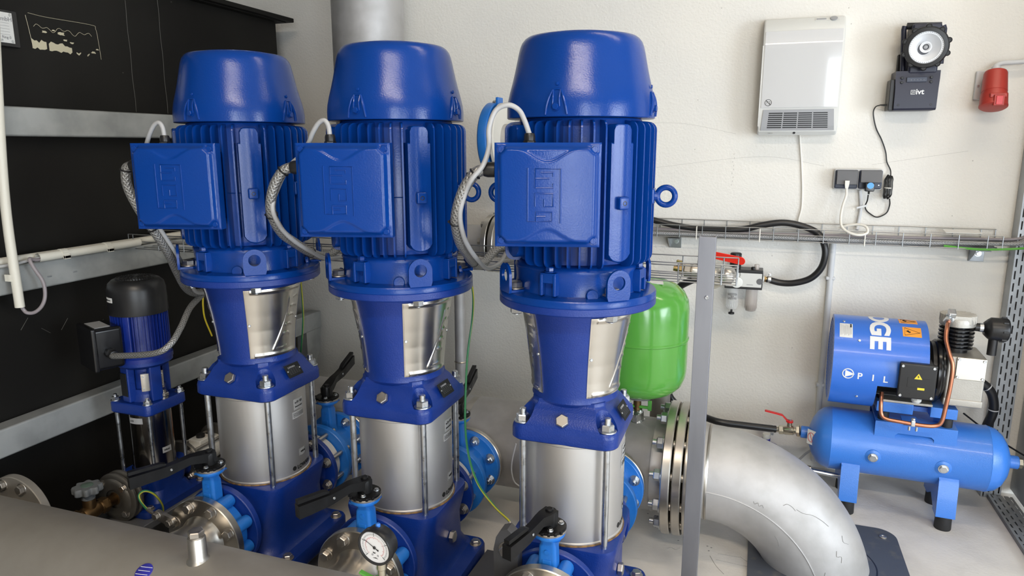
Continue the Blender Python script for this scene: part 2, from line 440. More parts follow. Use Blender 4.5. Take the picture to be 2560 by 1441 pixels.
def text_bm(s, size, fmap, bold=0.0, th=0.0006, spacing=1.0, cuts=0, align='LEFT'):
    cu = bpy.data.curves.new('lettering', 'FONT'); cu.body = s; cu.size = size; cu.offset = bold
    cu.extrude = 0.0; cu.space_character = spacing; cu.align_x = align; cu.resolution_u = 4
    o = bpy.data.objects.new('lettering_tmp', cu); COL.objects.link(o)
    bpy.context.view_layer.update()
    dg = bpy.context.evaluated_depsgraph_get()
    me = bpy.data.meshes.new_from_object(o.evaluated_get(dg))
    bpy.data.objects.remove(o); bpy.data.curves.remove(cu)
    b = B(); b.bm.from_mesh(me); bpy.data.meshes.remove(me)
    if cuts:
        bmesh.ops.triangulate(b.bm, faces=b.bm.faces)
        for _ in range(cuts):
            es = [e for e in b.bm.edges if e.calc_length() > size*0.12]
            if not es: break
            bmesh.ops.subdivide_edges(b.bm, edges=es, cuts=1)
            bmesh.ops.triangulate(b.bm, faces=b.bm.faces)
    r = bmesh.ops.extrude_face_region(b.bm, geom=list(b.bm.faces))
    top = {g for g in r['geom'] if isinstance(g, bmesh.types.BMVert)}
    for v in b.bm.verts:
        v.co = Vector(fmap(v.co.x, v.co.y, th if v in top else 0.0))
    return b
def plane_map(o, u, v, w):
    o = Vector(o); u = Vector(u).normalized(); v = Vector(v).normalized(); w = Vector(w).normalized()
    return lambda x, y, z: o + u*x + v*y + w*z
def smooth(a, b, x):
    t = max(0.0, min(1.0, (x-a)/(b-a))); return t*t*(3-2*t)

def carve(b, cut):
    """body minus cutters, returned as a fresh builder"""
    os_ = []
    for x in (b, cut):
        bmesh.ops.recalc_face_normals(x.bm, faces=x.bm.faces)
        me = bpy.data.meshes.new('tmp'); x.bm.to_mesh(me); x.bm.free()
        o = bpy.data.objects.new('tmp', me); COL.objects.link(o); os_.append(o)
    md = os_[0].modifiers.new('b', 'BOOLEAN'); md.operation = 'DIFFERENCE'; md.object = os_[1]; md.solver = 'EXACT'
    bpy.context.view_layer.update()
    me = bpy.data.meshes.new_from_object(os_[0].evaluated_get(bpy.context.evaluated_depsgraph_get()))
    for o in os_: bpy.data.objects.remove(o)
    r = B(); r.bm.from_mesh(me); bpy.data.meshes.remove(me); r.wn = True
    return r

# ================================================================ the room
RX = 3.6
b = B(); b.box((0.15, -0.05, -0.06), (7.1, 5.9, 0.12)); fl_ = struct('floor', b, 'floor')
b = B()
for pts in (((-0.044,1.985,0), (0.058,1.982,0), (0.024,2.026,0)), ((-0.062,2.001,0), (-0.042,1.954,0), (-0.018,1.918,0)), ((-0.188,1.998,0), (-0.177,2.007,0), (-0.162,2,0), (-0.152,2.013,0)), ((-0.04,2.02,0), (0.024,2.02,0))): b.tube(pts, 0.0008, n=4)
for x, y, z in ((-0.275,2.189,0), (-0.24,2.112,0), (-0.061,2.047,0), (-0.067,2.027,0), (-0.073,2.052,0), (-0.161,2.055,0)): b.lathe([(0.003, 0), (0.002, 0.0006)], (x, y, 0), (0, 0, 1), 7)
part('floor_scuffs', b, 'scratch', fl_, kind='stuff')
b = B(); b.box((0.15, 2.83, 1.44), (7.1, 0.16, 2.96)); wb_ = struct('wall_back', b, 'wall')
b = B()
for x, y, z in ((-0.161,2.75,1.693), (0.254,2.75,1.669), (0.266,2.75,1.617), (-0.229,2.75,1.198), (0.674,2.75,1.162), (-0.034,2.75,0.881), (0.069,2.75,0.811), (0.458,2.75,0.901), (0.634,2.75,0.977), (0.164,2.75,0.465), (0.094,2.75,0.234), (-0.227,2.75,1.377), (-1.046,2.75,1.441)): b.lathe([(0.0022, 0), (0.0018, 0.0006)], (x, 2.7502, z), (0, -1, 0), 7)
for k in range(9):
    x, y, z = (-0.088,2.75,1.131); b.box((x + 0.003*math.sin(k*2.2), 2.7498, z + 0.05 - 0.014*k), (0.0015, 0.0006, 0.006))
for pts in (((-0.385,2.75,1.128), (0.003,2.75,1.172), (0.22,2.75,1.141)), ((0.373,2.75,1.147), (0.506,2.75,1.169), (0.657,2.75,1.194)), ((-0.498,2.75,1.291), (-0.288,2.75,1.294), (-0.085,2.75,1.254))): b.tube(pts, 0.00045, n=4)
part('hairline_marks', b, 'scratchwall', wb_, kind='stuff')
b = B(); b.box((-3.38, -0.05, 1.44), (0.16, 5.9, 2.96)); struct('wall_left', b, 'paint')
b = B(); WY0, WY1, WZ0, WZ1 = -0.7, 1.3, 0.2, 1.9
for y0, y1, z0, z1 in ((-3.0, WY0, 0, 2.88), (WY1, 2.9, 0, 2.88), (WY0, WY1, 0, WZ0), (WY0, WY1, WZ1, 2.88)): b.box((RX+0.08, (y0+y1)/2, (z0+z1)/2), (0.16, y1-y0, z1-z0))
struct('wall_right', b, 'paint')
b = B()
for y in (WY0+.02, (WY0+WY1)/2, WY1-.02): b.box((RX+0.03, y, (WZ0+WZ1)/2), (0.05, 0.05, WZ1-WZ0))
for z in (WZ0+.02, WZ1-.02): b.box((RX+0.03, (WY0+WY1)/2, z), (0.05, WY1-WY0, 0.05))
wf = struct('window_2', b, 'white')
b = B(); b.box((RX+0.05, (WY0+WY1)/2, (WZ0+WZ1)/2), (0.012, WY1-WY0, WZ1-WZ0)); part('pane', b, 'glass', wf)
b = B(); b.box((0.15, -0.05, 2.94), (7.1, 5.9, 0.12)); struct('ceiling', b, 'paint')
GX0, GX1, GZ0, GZ1 = 0.75, 1.95, 0.08, 2.25
DX0, DX1 = DOOR_X - DOOR_W/2, DOOR_X + DOOR_W/2
b = B()
def wslab(x0, x1, z0, z1): b.box(((x0+x1)/2, REAR_Y-0.08, (z0+z1)/2), (x1-x0, 0.16, z1-z0))
wslab(-3.4, GX0, 0, 2.88); wslab(GX0, GX1, 0, GZ0); wslab(GX0, GX1, GZ1, 2.88); wslab(GX1, DX0, 0, 2.88)
wslab(DX0, DX1, DOOR_H, 2.88); wslab(DX1, RX, 0, 2.88)
struct('wall_rear', b, 'paint')
b = B()
for i in range(5): b.box((GX0 + i*(GX1-GX0)/4, REAR_Y-0.03, (GZ0+GZ1)/2), (0.05, 0.05, GZ1-GZ0))
for z in (GZ0+.02, GZ1-.02): b.box(((GX0+GX1)/2, REAR_Y-0.03, z), (GX1-GX0, 0.05, 0.05))
wf = struct('window_1', b, 'galvbright')
b = B(); b.box(((GX0+GX1)/2, REAR_Y-0.05, (GZ0+GZ1)/2), (GX1-GX0, 0.012, GZ1-GZ0)); part('pane', b, 'gate', wf)
b = B()
for x in (DX0+.03, DX1-.03): b.box((x, REAR_Y-0.03, DOOR_H/2), (0.06, 0.06, DOOR_H))
b.box((DOOR_X, REAR_Y-0.03, DOOR_H-0.03), (DOOR_W, 0.06, 0.06))
wf = struct('door_1', b, 'galvbright')
b = B(); b.box((DOOR_X, REAR_Y-0.05, DOOR_H/2), (DOOR_W, 0.012, DOOR_H)); part('pane', b, 'glass', wf)
for (lx, ly), lab in zip(LAMPS, ('lit ceiling batten lamp over the elbow pipe', 'lit ceiling batten lamp behind the camera')):
    t = thing('ceiling_lamp', (lx, ly, 2.83), lab, 'lamp', None)
    b = B(); b.box((lx, ly, 2.86), (1.5, 0.14, 0.04), 0.008); part('housing', b, 'white', t)
    b = B(); b.box((lx, ly, 2.832), (1.46, 0.11, 0.02), 0.006); part('diffuser', b, 'tubelamp', t)

# perforated galvanised profiles in the right corner and the enclosure sheet beside them
def perforated(b, o, u, v, w, width, length, th, nc, sl=0.028, gp=0.013, sw=0.0045):
    """a sheet with staggered slots; u across, v along, w the thickness"""
    o = V(o); u = V(u); v = V(v); w = V(w)
    pitch = width/nc
    def slab(a0, a1, c0, c1):
        c = o + u*((a0+a1)/2) + v*((c0+c1)/2) + w*(th/2)
        d = [abs(u[i])*(a1-a0) + abs(v[i])*(c1-c0) + abs(w[i])*th for i in range(3)]
        b.box(c, d)
    e = 0.0
    for k in range(nc):
        m = (k+0.5)*pitch
        slab(e, m-sw/2, 0, length); e = m + sw/2
        y = -((k % 2)*(sl+gp)/2)
        while y < length:
            a = max(0, y + sl); c = min(length, y + sl + gp)
            if c > a: slab(m-sw/2, m+sw/2, a, c)
            y += sl + gp
    slab(e, width, 0, length)
t = thing('perforated_upright', (0.84, 2.72, 0), 'galvanised upright with staggered slots in the right wall corner', 'profile')
b = B(); perforated(b, (0.813, 2.69, 0), (1, 0, 0), (0, 0, 1), (0, 1, 0), 0.060, 1.75, 0.002, 4); part('slotted_face', b, 'galvbright', t)
b = B(); b.box((0.814, 2.72, 0.875), (0.002, 0.056, 1.75)); b.box((0.872, 2.72, 0.875), (0.002, 0.056, 1.75)); part('side_flange', b, 'galvbright', t)
b = B()
b.box((0.842, 2.742, 0.875), (0.05, 0.004, 1.74)); part('slot_shade_plate', b, 'frame', t)  # darker grey sheet puts the shade behind the slots into colour
t = thing('perforated_floor_rail', (0.87, 2.3, 0), 'galvanised slotted rail lying on the floor below the enclosure', 'profile')
b = B(); perforated(b, (0.832, 1.55, 0.014), (1, 0, 0), (0, 1, 0), (0, 0, 1), 0.074, 1.135, 0.002, 4); part('slotted_face', b, 'galvbright', t)
b = B(); b.box((0.833, 2.117, 0.007), (0.002, 1.135, 0.014)); b.box((0.87, 2.117, 0.002), (0.07, 1.13, 0.003)); part('side_flange', b, 'frame', t)
t = thing('enclosure', (0.93, 2.57, 0), 'plain galvanised sheet enclosure wall at the right edge', 'enclosure')
b = B(); b.box((0.925, 2.57, 0.9), (0.02, 0.35, 1.76), 0.003); part('side_panel', b, 'galvbright', t)
b = B(); perforated(b, (0.908, 2.395, 0.03), (0, 1, 0), (0, 0, 1), (1, 0, 0), 0.05, 0.9, 0.004, 3); part('slotted_edge', b, 'galvbright', t)

# ---------------------------------------------------------------- black tank on the left
t = thing('water_tank', (-2.6, 0.9, 0), 'large black steel tank with lid along the left wall', 'tank')
b = B(); b.box((-2.61, 0.85, 0.87), (1.34, 3.49, 1.70), 0.006); part('tank_body', b, 'tank', t)
b = B(); b.box((-2.59, 0.87, 1.7285), (1.40, 3.56, 0.017), 0.003); b.box((-2.59, 0.87, 1.722), (1.36, 3.50, 0.012)); part('lid', b, 'tank', t)
for y in (1.836, 1.969):
    b = B(); b.tube([(-1.9395, y+0.0012*math.sin(k*1.7), 1.32+0.04*k) for k in range(11)], 0.0011, n=5); part('weld_seam', b, 'seam', t)
# torn rest of a label
b = B()
def blot(pts, th=0.0006): b.prism(pts, (-1.9405, 0, 0), (0, 1, 0), (0, 0, 1), (0.0012, 0, 0))
lo = [1.505 + 0.0072*i for i in range(31)]
def jag(i, s, a): return a*math.sin(i*2.3+s)*math.sin(i*0.71+2*s)
top = [(y, 1.5005 - 0.02*smooth(0.45, 0.7, (y-1.5)/0.22) + jag(i, 1, 0.006)) for i, y in enumerate(lo)]
bot = [(y, 1.479 + jag(i, 3, 0.004)) for i, y in enumerate(lo)]
for i in range(30):
    if top[i][1] - bot[i][1] > 0.003 and top[i+1][1] - bot[i+1][1] > 0.003 and i not in (6, 21): blot([bot[i], bot[i+1], top[i+1], top[i]])
for cy, cz, r in ((1.545, 1.528, .006), (1.575, 1.536, .004), (1.6, 1.53, .009), (1.61, 1.513, .005), (1.70, 1.49, .006), (1.715, 1.50, .004), (1.63, 1.508, .005)):
    blot([(cy + r*1.6*math.cos(a)*(0.7+0.3*math.sin(3*a+cy*50)), cz + r*math.sin(a)*(0.7+0.3*math.cos(2*a))) for a in [2*PI*k/11 for k in range(11)]])
part('label_residue', b, 'stain', t, 'torn beige label residue', kind='stuff')
b = B()
b.tube([(-1.939, 1.503, 1.572), (-1.939, 1.56, 1.569), (-1.939, 1.70, 1.570), (-1.939, 1.716, 1.560), (-1.939, 1.721, 1.52), (-1.939, 1.724, 1.472)], 0.0006, n=4)
b.tube([(-1.939, 1.495, 1.565), (-1.939, 1.500, 1.53), (-1.939, 1.505, 1.49)], 0.0007, n=4)
b.tube([(-1.939, 1.515 + 0.008*k, 1.538 + 0.009*math.sin(k*1.1)*math.cos(k*.4)) for k in range(24)], 0.0006, n=4)
part('label_outline', b, 'stain', t)
b = B()
for (y, z) in ((1.99, 1.705), (2.03, 1.695), (1.80, 1.44)): b.box((-1.9395, y, z), (0.001, 0.004, 0.003))
for k in range(9): b.tube([(-1.9395, 1.36+0.06*k, 0.70 - 0.012*k + 0.02*math.sin(k*3)), (-1.9395, 1.385+0.06*k, 0.705 - 0.012*k + 0.03*math.sin(k*3+1))], 0.0009, n=4)
part('scratches', b, 'seam', t, kind='stuff')
b = B(); b.tube([(-1.935, 2.43, 1.50), (-1.935, 2.43, 1.54), (-1.935, 2.47, 1.54), (-1.935, 2.53, 1.50)], 0.003, n=6, smooth=False); part('handle', b, 'tank', t)

def beam(name, z0, z1, y1, label):
    t = thing(name, (-1.91, 1.0, z0), label, 'beam', 'galvanised beams along the black tank')
    b = B()
    h = z1 - z0; w = 0.058
    prof = [(0, 0), (w, 0), (w, h), (0, h)]
    b.box((-1.909, (y1-0.8)/2, (z0+z1)/2), (w, y1+0.8, h), 0.006, seg=3)
    part('box_section', b, 'galv', t)
    return t
b1 = beam('galvanised_beam', 1.236, 1.314, 2.585, 'topmost of the galvanised beams on the black tank')
b2 = beam('galvanised_beam', 0.818, 0.893, 2.585, 'middle galvanised beam on the black tank, carrying the cream conduits')
b3 = beam('galvanised_beam', 0.380, 0.460, 2.715, 'lowest galvanised beam on the black tank, behind the small pump')
b = B(); b.prism([(2.60, .385), (2.712, .385), (2.70, .29), (2.60, .10)], (-1.935, 0, 0), (0, 1, 0), (0, 0, 1), (0.05, 0, 0)); part('gusset', b, 'galv', b3)
b = B()
for y in (1.42, 1.50): b.box((-1.879, y, 0.848), (0.001, 0.014, 0.004), 0.0004)
part('scratch', b, 'galvbright', b2)

# data plate on the tank
t = thing('tank_plate', (-1.93, 1.38, 1.47), 'white data plate in a black frame on the tank, cut by the left edge', 'sign')
b = B(); b.box((-1.934, 1.36, 1.52), (0.012, 0.205, 0.095), 0.002); part('frame', b, 'black', t)
b = B(); b.box((-1.927, 1.352, 1.521), (0.002, 0.188, 0.078)); part('plate', b, 'paper', t)
pl = lambda y, z: plane_map((-1.9258, y, z), (0, 1, 0), (0, 0, 1), (1, 0, 0))
b = text_bm('F GmbH', 0.016, pl(1.389, 1.538)); part('lettering', b, 'print_grey', t)
b = text_bm('er Ring 0', 0.010, pl(1.400, 1.493)); part('lettering', b, 'print_grey', t)
b = text_bm('69', 0.009, pl(1.405, 1.4845)); part('lettering', b, 'print_grey', t)
b = B()
for k in range(5): b.box((-1.9256, 1.35, 1.533-0.0075*k), (0.0006, 0.17, 0.0006))
for y in (1.30, 1.37, 1.405): b.box((-1.9256, y, 1.518), (0.0006, 0.0006, 0.03))
part('ruling', b, 'print_grey', t)
for z in (1.555, 1.487): put('screw', screw(0.0035, 0.002), t, (-1.926, 1.44, z), (1, 0, 0))

# cream conduits on and beside the middle beam
t = thing('vertical_conduit', (-1.845, 1.30, 0.785), 'upright cream plastic conduit open at its lower end', 'conduit')
b = B(); b.tube([(-1.845, 1.300, 0.787), (-1.845, 1.302, 1.10), (-1.845, 1.345, 1.60)], 0.0118, n=20, caps=False); b.tube([(-1.845, 1.345, 1.60), (-1.845, 1.302, 1.10), (-1.845, 1.300, 0.787)], 0.0098, n=20, caps=False); part('tube', b, 'cream', t)
def clip(t, c, ax, open_dir, r=0.0125, wd=0.018):
    b = B(); u = V(open_dir); a = V(ax)
    w = a.cross(u)
    pts = [V(c) + (w*math.cos(x) + u*math.sin(x))*(r+0.0015) for x in [PI*0.0 + PI*k/10 for k in range(11)]]
    prof = [V(c) - u*r + w*(r+0.0015)] + pts + [V(c) - u*r - w*(r+0.0015)]
    for p, q in zip(prof, prof[1:]):
        d = q-p; n = d.cross(a).normalized()*0.0015
        b.loft([[p-n-a*wd/2, p+n-a*wd/2, p+n+a*wd/2, p-n+a*wd/2], [q-n-a*wd/2, q+n-a*wd/2, q+n+a*wd/2, q-n+a*wd/2]])
    for k in range(4):
        b.box(V(c) - u*(r*0.6) + w*(r+0.004) , (0.006 if abs(a.x) < .5 else wd, wd if abs(a.y) > .5 else 0.006, 0.002 + 0.003*k), 0.0005)
    part('clip', b, 'cream', t)
clip(t, (-1.852, 1.300, 0.868), (0, 0, 1), (1, 0, 0))
t = thing('long_conduit', (-1.90, 1.4, 0.905), 'cream conduit lying at the back on the middle beam', 'conduit')
b = B(); b.tube([(-1.893, 0.6, 0.9065), (-1.893, 1.3, 0.9065), (-1.893, 2.05, 0.9065)], 0.0118, n=18); part('tube', b, 'cream', t)
t = thing('short_conduit', (-1.868, 1.55, 0.905), 'cream conduit in front on the middle beam with an open end', 'conduit')
b = B(); b.tube([(-1.862, 1.38, 0.908), (-1.862, 1.72, 0.908)], 0.0122, n=20, caps=False); b.tube([(-1.862, 1.72, 0.908), (-1.862, 1.38, 0.908)], 0.0104, n=20, caps=False); part('tube', b, 'cream', t)
clip(t, (-1.862, 1.455, 0.908), (0, 1, 0), (0, 0, 1)); clip(t, (-1.862, 1.60, 0.908), (0, 1, 0), (0, 0, 1))
b = B(); b.tube([(-1.845, 1.300, 0.80), (-1.843,1.308,0.777), (-1.835,1.312,0.769), (-1.83,1.328,0.768), (-1.828,1.348,0.781), (-1.828,1.361,0.807), (-1.83,1.362,0.846), (-1.84,1.349,0.886), (-1.85,1.348,0.91), (-1.858, 1.375, 0.903), (-1.862, 1.44, 0.907)], 0.0048, n=10)
solo('looped_cable', b, 'mauvecable', 'mauve grey cable looping from the upright conduit into the lying one', 'cable')
b = B(); b.tube([(-1.872, 1.25, 0.899), (-1.868, 1.32, 0.900), (-1.864, 1.372, 0.906), (-1.862, 1.42, 0.908)], 0.0042, n=8)
solo('straight_cable', b, 'greycable', 'grey cable entering the open end of the lying conduit', 'cable')

# ================================================================ the large booster pumps
PY = 1.52
def build_pump(X0):
    t = thing('booster_pump', (X0, PY, 0.085), 'x', 'pump', 'large blue vertical pumps in a row')
    def P(az, r, z): a = math.radians(az); return Vector((X0 + r*math.cos(a), PY + r*math.sin(a), z))
    c = lambda z: Vector((X0, PY, z))
    # ---- foot
    b = B()
    foot = [(x, y) for x, y in rrect(0.165, 0.150, 0.03)]
    b.loft([[(X0+x*k, PY+y*k, z) for x, y in foot] for z, k in ((0.0855, 0.985), (0.09, 1), (0.124, 1), (0.130, 0.985))])
    b.loft([[(X0+x, PY+y, z) for x, y in rrect(hx, hy, r, 6)] for z, hx, hy, r in ((0.125, .132, .150, .03), (0.135, .118, .148, .05), (0.16, .108, .142, .06), (0.24, .110, .130, .06), (0.29, .120, .124, .045), (0.312, .1235, .1235, .04), (0.3195, .1225, .1225, .04), (0.321, .119, .119, .04))])
    # flange necks and flanges fore and aft
    for s in (-1, 1):
        b.lathe([(0.062, 0.10), (0.066, 0.15), (0.078, 0.166), (0.108, 0.168), (0.110, 0.170), (0.110, 0.184), (0.108, 0.186), (0.08, 0.186)], (X0, PY, 0.235), (0, s, 0), 48)
    part('pump_base', b, 'cast', t)
    for sx in (-1, 1):
        for sy in (-1, 1): put('anchor_bolt', bolt(0.0125, 0.010), t, (X0+sx*0.142, PY+sy*0.115, 0.130), (0, 0, 1), sx+sy)
    put('drain_plug', bolt(0.016, 0.012, washer=False), t, (X0+0.111, PY+0.02, 0.20), (1, 0, 0.05), .3)
    b = B(); b.lathe([(0.1195, 0.3205), (0.1225, 0.3212), (0.1225, 0.3235), (0.1190, 0.3245)], c(0), (0, 0, 1), 64, cap=(False, False)); part('stained_joint', b, 'rust', t, 'rust-stained joint under the sleeve')
    # ---- sleeve
    b = B(); b.lathe([(0.1195, 0.321), (0.1195, 0.327), (0.1175, 0.329), (0.1175, 0.557), (0.1195, 0.559), (0.1195, 0.568)], c(0), (0, 0, 1), 96); sl = part('outer_sleeve', b, 'sleeve', t)
    cyl_map = lambda az0, z0, r=0.1178: (lambda x, y, z: P(az0 + math.degrees(x/r), r + z, z0 + y))
    def patch(az0, z0, w, h, r=0.1180, th=0.0004, rnd=0.002):
        b = B(); n = 10
        b.loft([[P(az0 + math.degrees((w*i/n)/r), r+dz, z) for dz, z in ((0, z0), (th, z0), (th, z0+h), (0, z0+h))] for i in range(n+1)])
        return b
    part('type_sticker', patch(-8, 0.508, 0.040, 0.030), 'greylabel', sl, 'silver sticker with pictograms')
    part('type_sticker', patch(-11, 0.484, 0.046, 0.020), 'greylabel', sl, 'silver sticker with pictograms')
    b = text_bm('e-SV  IE3', 0.0085, cyl_map(-6, 0.526, 0.1185), 0.0001); part('lettering', b, 'print_black', sl)
    b = text_bm('MADE IN ITALY', 0.0045, cyl_map(-6, 0.515, 0.1185), 0.0001); part('lettering', b, 'print_black', sl)
    b = B()
    for k in range(4):
        az = -9 + k*5.4
        for q0, q1 in (((0, 0), (8, 0)), ((8, 0), (8, 10)), ((8, 10), (0, 10)), ((0, 10), (0, 0)), ((1, 2), (7, 8)), ((1, 8), (7, 2))):
            m = cyl_map(az, 0.489, 0.1185); b.tube([m(q0[0]*.001, q0[1]*.001, 0), m(q1[0]*.001, q1[1]*.001, 0)], 0.0004, n=4)
    part('pictograms', b, 'print_black', sl)
    part('badge_sticker', patch(-3, 0.372, 0.028, 0.020), 'greylabel', sl)
    b = B()
    m = cyl_map(-3, 0.372, 0.1186)
    for q0, q1 in (((1, 1), (27, 1)), ((27, 1), (27, 19)), ((27, 19), (1, 19)), ((1, 19), (1, 1))): b.tube([m(q0[0]*.001, q0[1]*.001, 0), m(q1[0]*.001, q1[1]*.001, 0)], 0.0004, n=4)
    part('badge_border', b, 'print_black', sl)
    b = text_bm('WRAS', 0.0075, cyl_map(-0.5, 0.380, 0.1186), 0.0002); part('lettering', b, 'print_black', sl)
    b = text_bm('LOWARA', 0.0150, cyl_map(-8, 0.338, 0.1180), 0.0006, th=0.0003); part('lettering', b, 'print_black', sl)
    b = B(); b.prism([(0.0062*math.cos(x), 0.0062*math.sin(x)) for x in [2*PI*k/20 for k in range(20)]], P(-13, 0.1172, 0.3435), (math.sin(math.radians(13)), math.cos(math.radians(13)), 0), (0, 0, 1), (0.0014*math.cos(math.radians(-13)), 0.0014*math.sin(math.radians(-13)), 0)); part('round_emblem', b, 'print_black', sl)
    # ---- tie rods and nuts
    k0 = 0.0965
    for sx in (-1, 1):
        for sy in (-1, 1):
            b = B(); b.cyl((X0+sx*k0, PY+sy*k0, 0.318), (X0+sx*k0, PY+sy*k0, 0.61), 0.0078, n=16)
            rod = part('tie_rod', b, 'zinc', t)
            put('nut', bolt(0.0155, 0.015, 'zinc', stud=0.014), rod, (X0+sx*k0, PY+sy*k0, 0.601), (0, 0, 1), 0.4*sx+sy)
    # ---- pump head
    b = B()
    n = 8
    sq = rrect(0.1215, 0.1215, 0.030, n)
    N = len(sq)
    def circ(r): 
        out = []
        for x, y in sq:
            a = math.atan2(y, x); out.append((r*math.cos(a), r*math.sin(a)))
        return out
    def mixr(r1, f):   # between the rounded square and a circle, corners stay low
        return [(x*(1-f) + cx*f, y*(1-f) + cy*f) for (x, y), (cx, cy) in zip(sq, circ(r1))]
    def mix2(k, r1, f): return [(x*k*(1-f) + cx*f, y*k*(1-f) + cy*f) for (x, y), (cx, cy) in zip(sq, circ(r1))]
    rings = []
    for z, k in ((0.563, 0.97), (0.567, 1.0), (0.588, 1.0), (0.594, 0.99), (0.598, 0.975)): rings.append([(X0+x*k, PY+y*k, z) for x, y in sq])
    for z, k, r, f in ((0.604, 0.970, 0.1225, 0.08), (0.612, 0.955, 0.120, 0.20), (0.622, 0.935, 0.1165, 0.42), (0.633, 0.915, 0.1120, 0.72), (0.642, 0.90, 0.1075, 1.0), (0.647, 0.88, 0.1040, 1.0), (0.654, 0.88, 0.1035, 1.0)):
        rings.append([(X0+x, PY+y, z) for x, y in mix2(k, r, f)])
    b.loft(rings)
    cut = B()
    for sx in (-1, 1):
        for sy in (-1, 1): cut.lathe([(0.0235, 0.6005), (0.030, 0.66)], (X0+sx*k0*1.01, PY+sy*k0*1.01, 0), (0, 0, 1), 32)
    b = carve(b, cut)
    hd = part('pump_head', b, 'cast', t)
    put('vent_plug', bolt(0.0150, 0.010, washer=False), t, P(-90, 0.1120, 0.6165), (0, -1, 0.75), .2, 'steel hexagon plug')
    b = B(); az = math.radians(-3); u = V(-math.sin(az), math.cos(az), 0); w = V(math.cos(az), math.sin(az), 0.62).normalized(); v = w.cross(u)
    b.box((0, 0, 0), (0.056, 0.036, 0.0016), 0.0005)
    mt = Matrix((u, v, w)).transposed().to_4x4(); mt.translation = P(-3, 0.1165, 0.6205); bmesh.ops.transform(b.bm, matrix=mt, verts=b.bm.verts)
    npl = part('name_plate', b, 'nameplate', t)
    o = P(-3, 0.1165, 0.6205) + w*0.001
    b = text_bm('LOWARA', 0.0065, plane_map(o - u*0.018 + v*0.007, u, v, w), 0.0001); part('lettering', b, 'print_grey', npl)
    b = B()
    for r_ in range(5):
        for q in range(5): b.prism([(0, 0), (0.006, 0), (0.006, 0.0012), (0, 0.0012)], o - u*0.020 + u*(q*0.0085) + v*(0.0035 - 0.0035*r_), u, v, w*0.0003)
    part('plate_print', b, 'plateprint', npl)
    for s in (-1, 1): put('screw', screw(0.0022, 0.001), npl, o + u*(0.0235*s), w)
    # ---- lantern
    b = B(); b.lathe([(0.100, 0.652), (0.0985, 0.656), (0.0985, 0.668), (0.1005, 0.70), (0.1045, 0.74), (0.1105, 0.78), (0.1165, 0.815), (0.121, 0.84), (0.126, 0.86), (0.150, 0.868)], c(0), (0, 0, 1), 96); part('lantern', b, 'cast', t)
    def lr(z):
        pr = [(0.652, 0.0985), (0.668, 0.0985), (0.70, 0.1005), (0.74, 0.1045), (0.78, 0.1105), (0.815, 0.1165), (0.84, 0.121), (0.86, 0.126)]
        for (z0, r0), (z1, r1) in zip(pr, pr[1:]):
            if z <= z1: return r0 + (r1-r0)*(z-z0)/(z1-z0)
        return pr[-1][1]
    strokes = [([(0.40 + 0.30*math.sin(s/10*1.5)*1.0, 0.10 + 0.72*(s/10)) for s in range(11)], 0.012, 0.0016)]
    strokes += [([(0.40, 0.10), (0.66, 0.12)], 0.008, 0.0009)]
    for q in range(5): strokes.append(([(0.66 + 0.05*q + 0.09*math.cos(x), 0.27 + 0.13*q + 0.045*math.sin(x)) for x in [0.3 + 2.1*k/6 for k in range(7)]], 0.010, 0.0013))
    def relief(u_, v_):
        h = 0.0
        for pts, w_, amp in strokes:
            d = 9
            for (x0, y0), (x1, y1) in zip(pts, pts[1:]):
                dx, dy = (x1-x0), (y1-y0)*1.15; L = dx*dx + dy*dy
                tt = max(0, min(1, ((u_-x0)*dx + (v_-y0)*1.15*dy)/L)) if L else 0
                d = min(d, math.hypot(u_-x0-tt*dx, (v_-y0)*1.15-tt*dy))
            h = max(h, amp*(1-smooth(w_*0.3, w_*1.8, d)))
        for vv in (0.035, 0.965):
            if 0.08 < u_ < 0.92: h = max(h, 0.0018*(1-smooth(0.008, 0.028, abs(v_-vv))))
        e = min(u_, 1-u_, (v_)*1.2, (1-v_)*1.2); h += 0.0004*smooth(0.0, 0.015, e) - 0.0004
        return h
    for az0, name in ((-62, 'a'), (-207, 'b')):
        span = 84; zb, zt = 0.667, 0.853
        b = B(); nu, nv = 96, 72
        f = lambda u_, v_: P(az0 + span*u_, lr(zb+(zt-zb)*v_) + 0.0022 + relief(u_ if az0 > -100 else u_, v_), zb + (zt-zb)*v_)
        G = b.grid(f, nu, nv)
        inn = [[b.bm.verts.new(P(az0 + span*i/nu, lr(zb+(zt-zb)*j/nv) - 0.002, zb+(zt-zb)*j/nv)) for i in (0, nu)] for j in range(nv+1)]
        for j in range(nv):
            b._face((G[j][0], G[j+1][0], inn[j+1][0], inn[j][0])); b._face((G[j][nu], inn[j][1], inn[j+1][1], G[j+1][nu]))
        g = part('coupling_guard', b, 'guard', t)
        zc = 0.758
        for az1 in (az0 + 3.2, az0 + span - 3.2): put('screw', screw(0.0036, 0.0022), g, P(az1, lr(zc) + 0.0018, zc), P(az1, 1, 0) - P(az1, 0, 0), .5)
    # ---- motor flange pair with bolts
    b = B(); b.lathe([(0.10, 0.8675), (0.173, 0.8675), (0.1755, 0.870), (0.1755, 0.8835), (0.1745, 0.8845)], c(0), (0, 0, 1), 96, cap=(True, True)); part('lantern_flange', b, 'cast', t)
    b = B(); b.lathe([(0.1745, 0.8845), (0.1755, 0.8858), (0.1755, 0.896), (0.173, 0.900), (0.150, 0.9025), (0.10, 0.903)], c(0), (0, 0, 1), 96); mf = part('motor_flange', b, 'motor', t)
    for az in (-48, 42, 132, 222):
        put('bolt', bolt(0.0155, 0.013), mf, P(az, 0.152, 0.907), (0, 0, 1), .5)
        put('nut', bolt(0.0135, 0.014, 'zinc', stud=0.003), mf, P(az, 0.150, 0.8675), (0, 0, -1), .5)
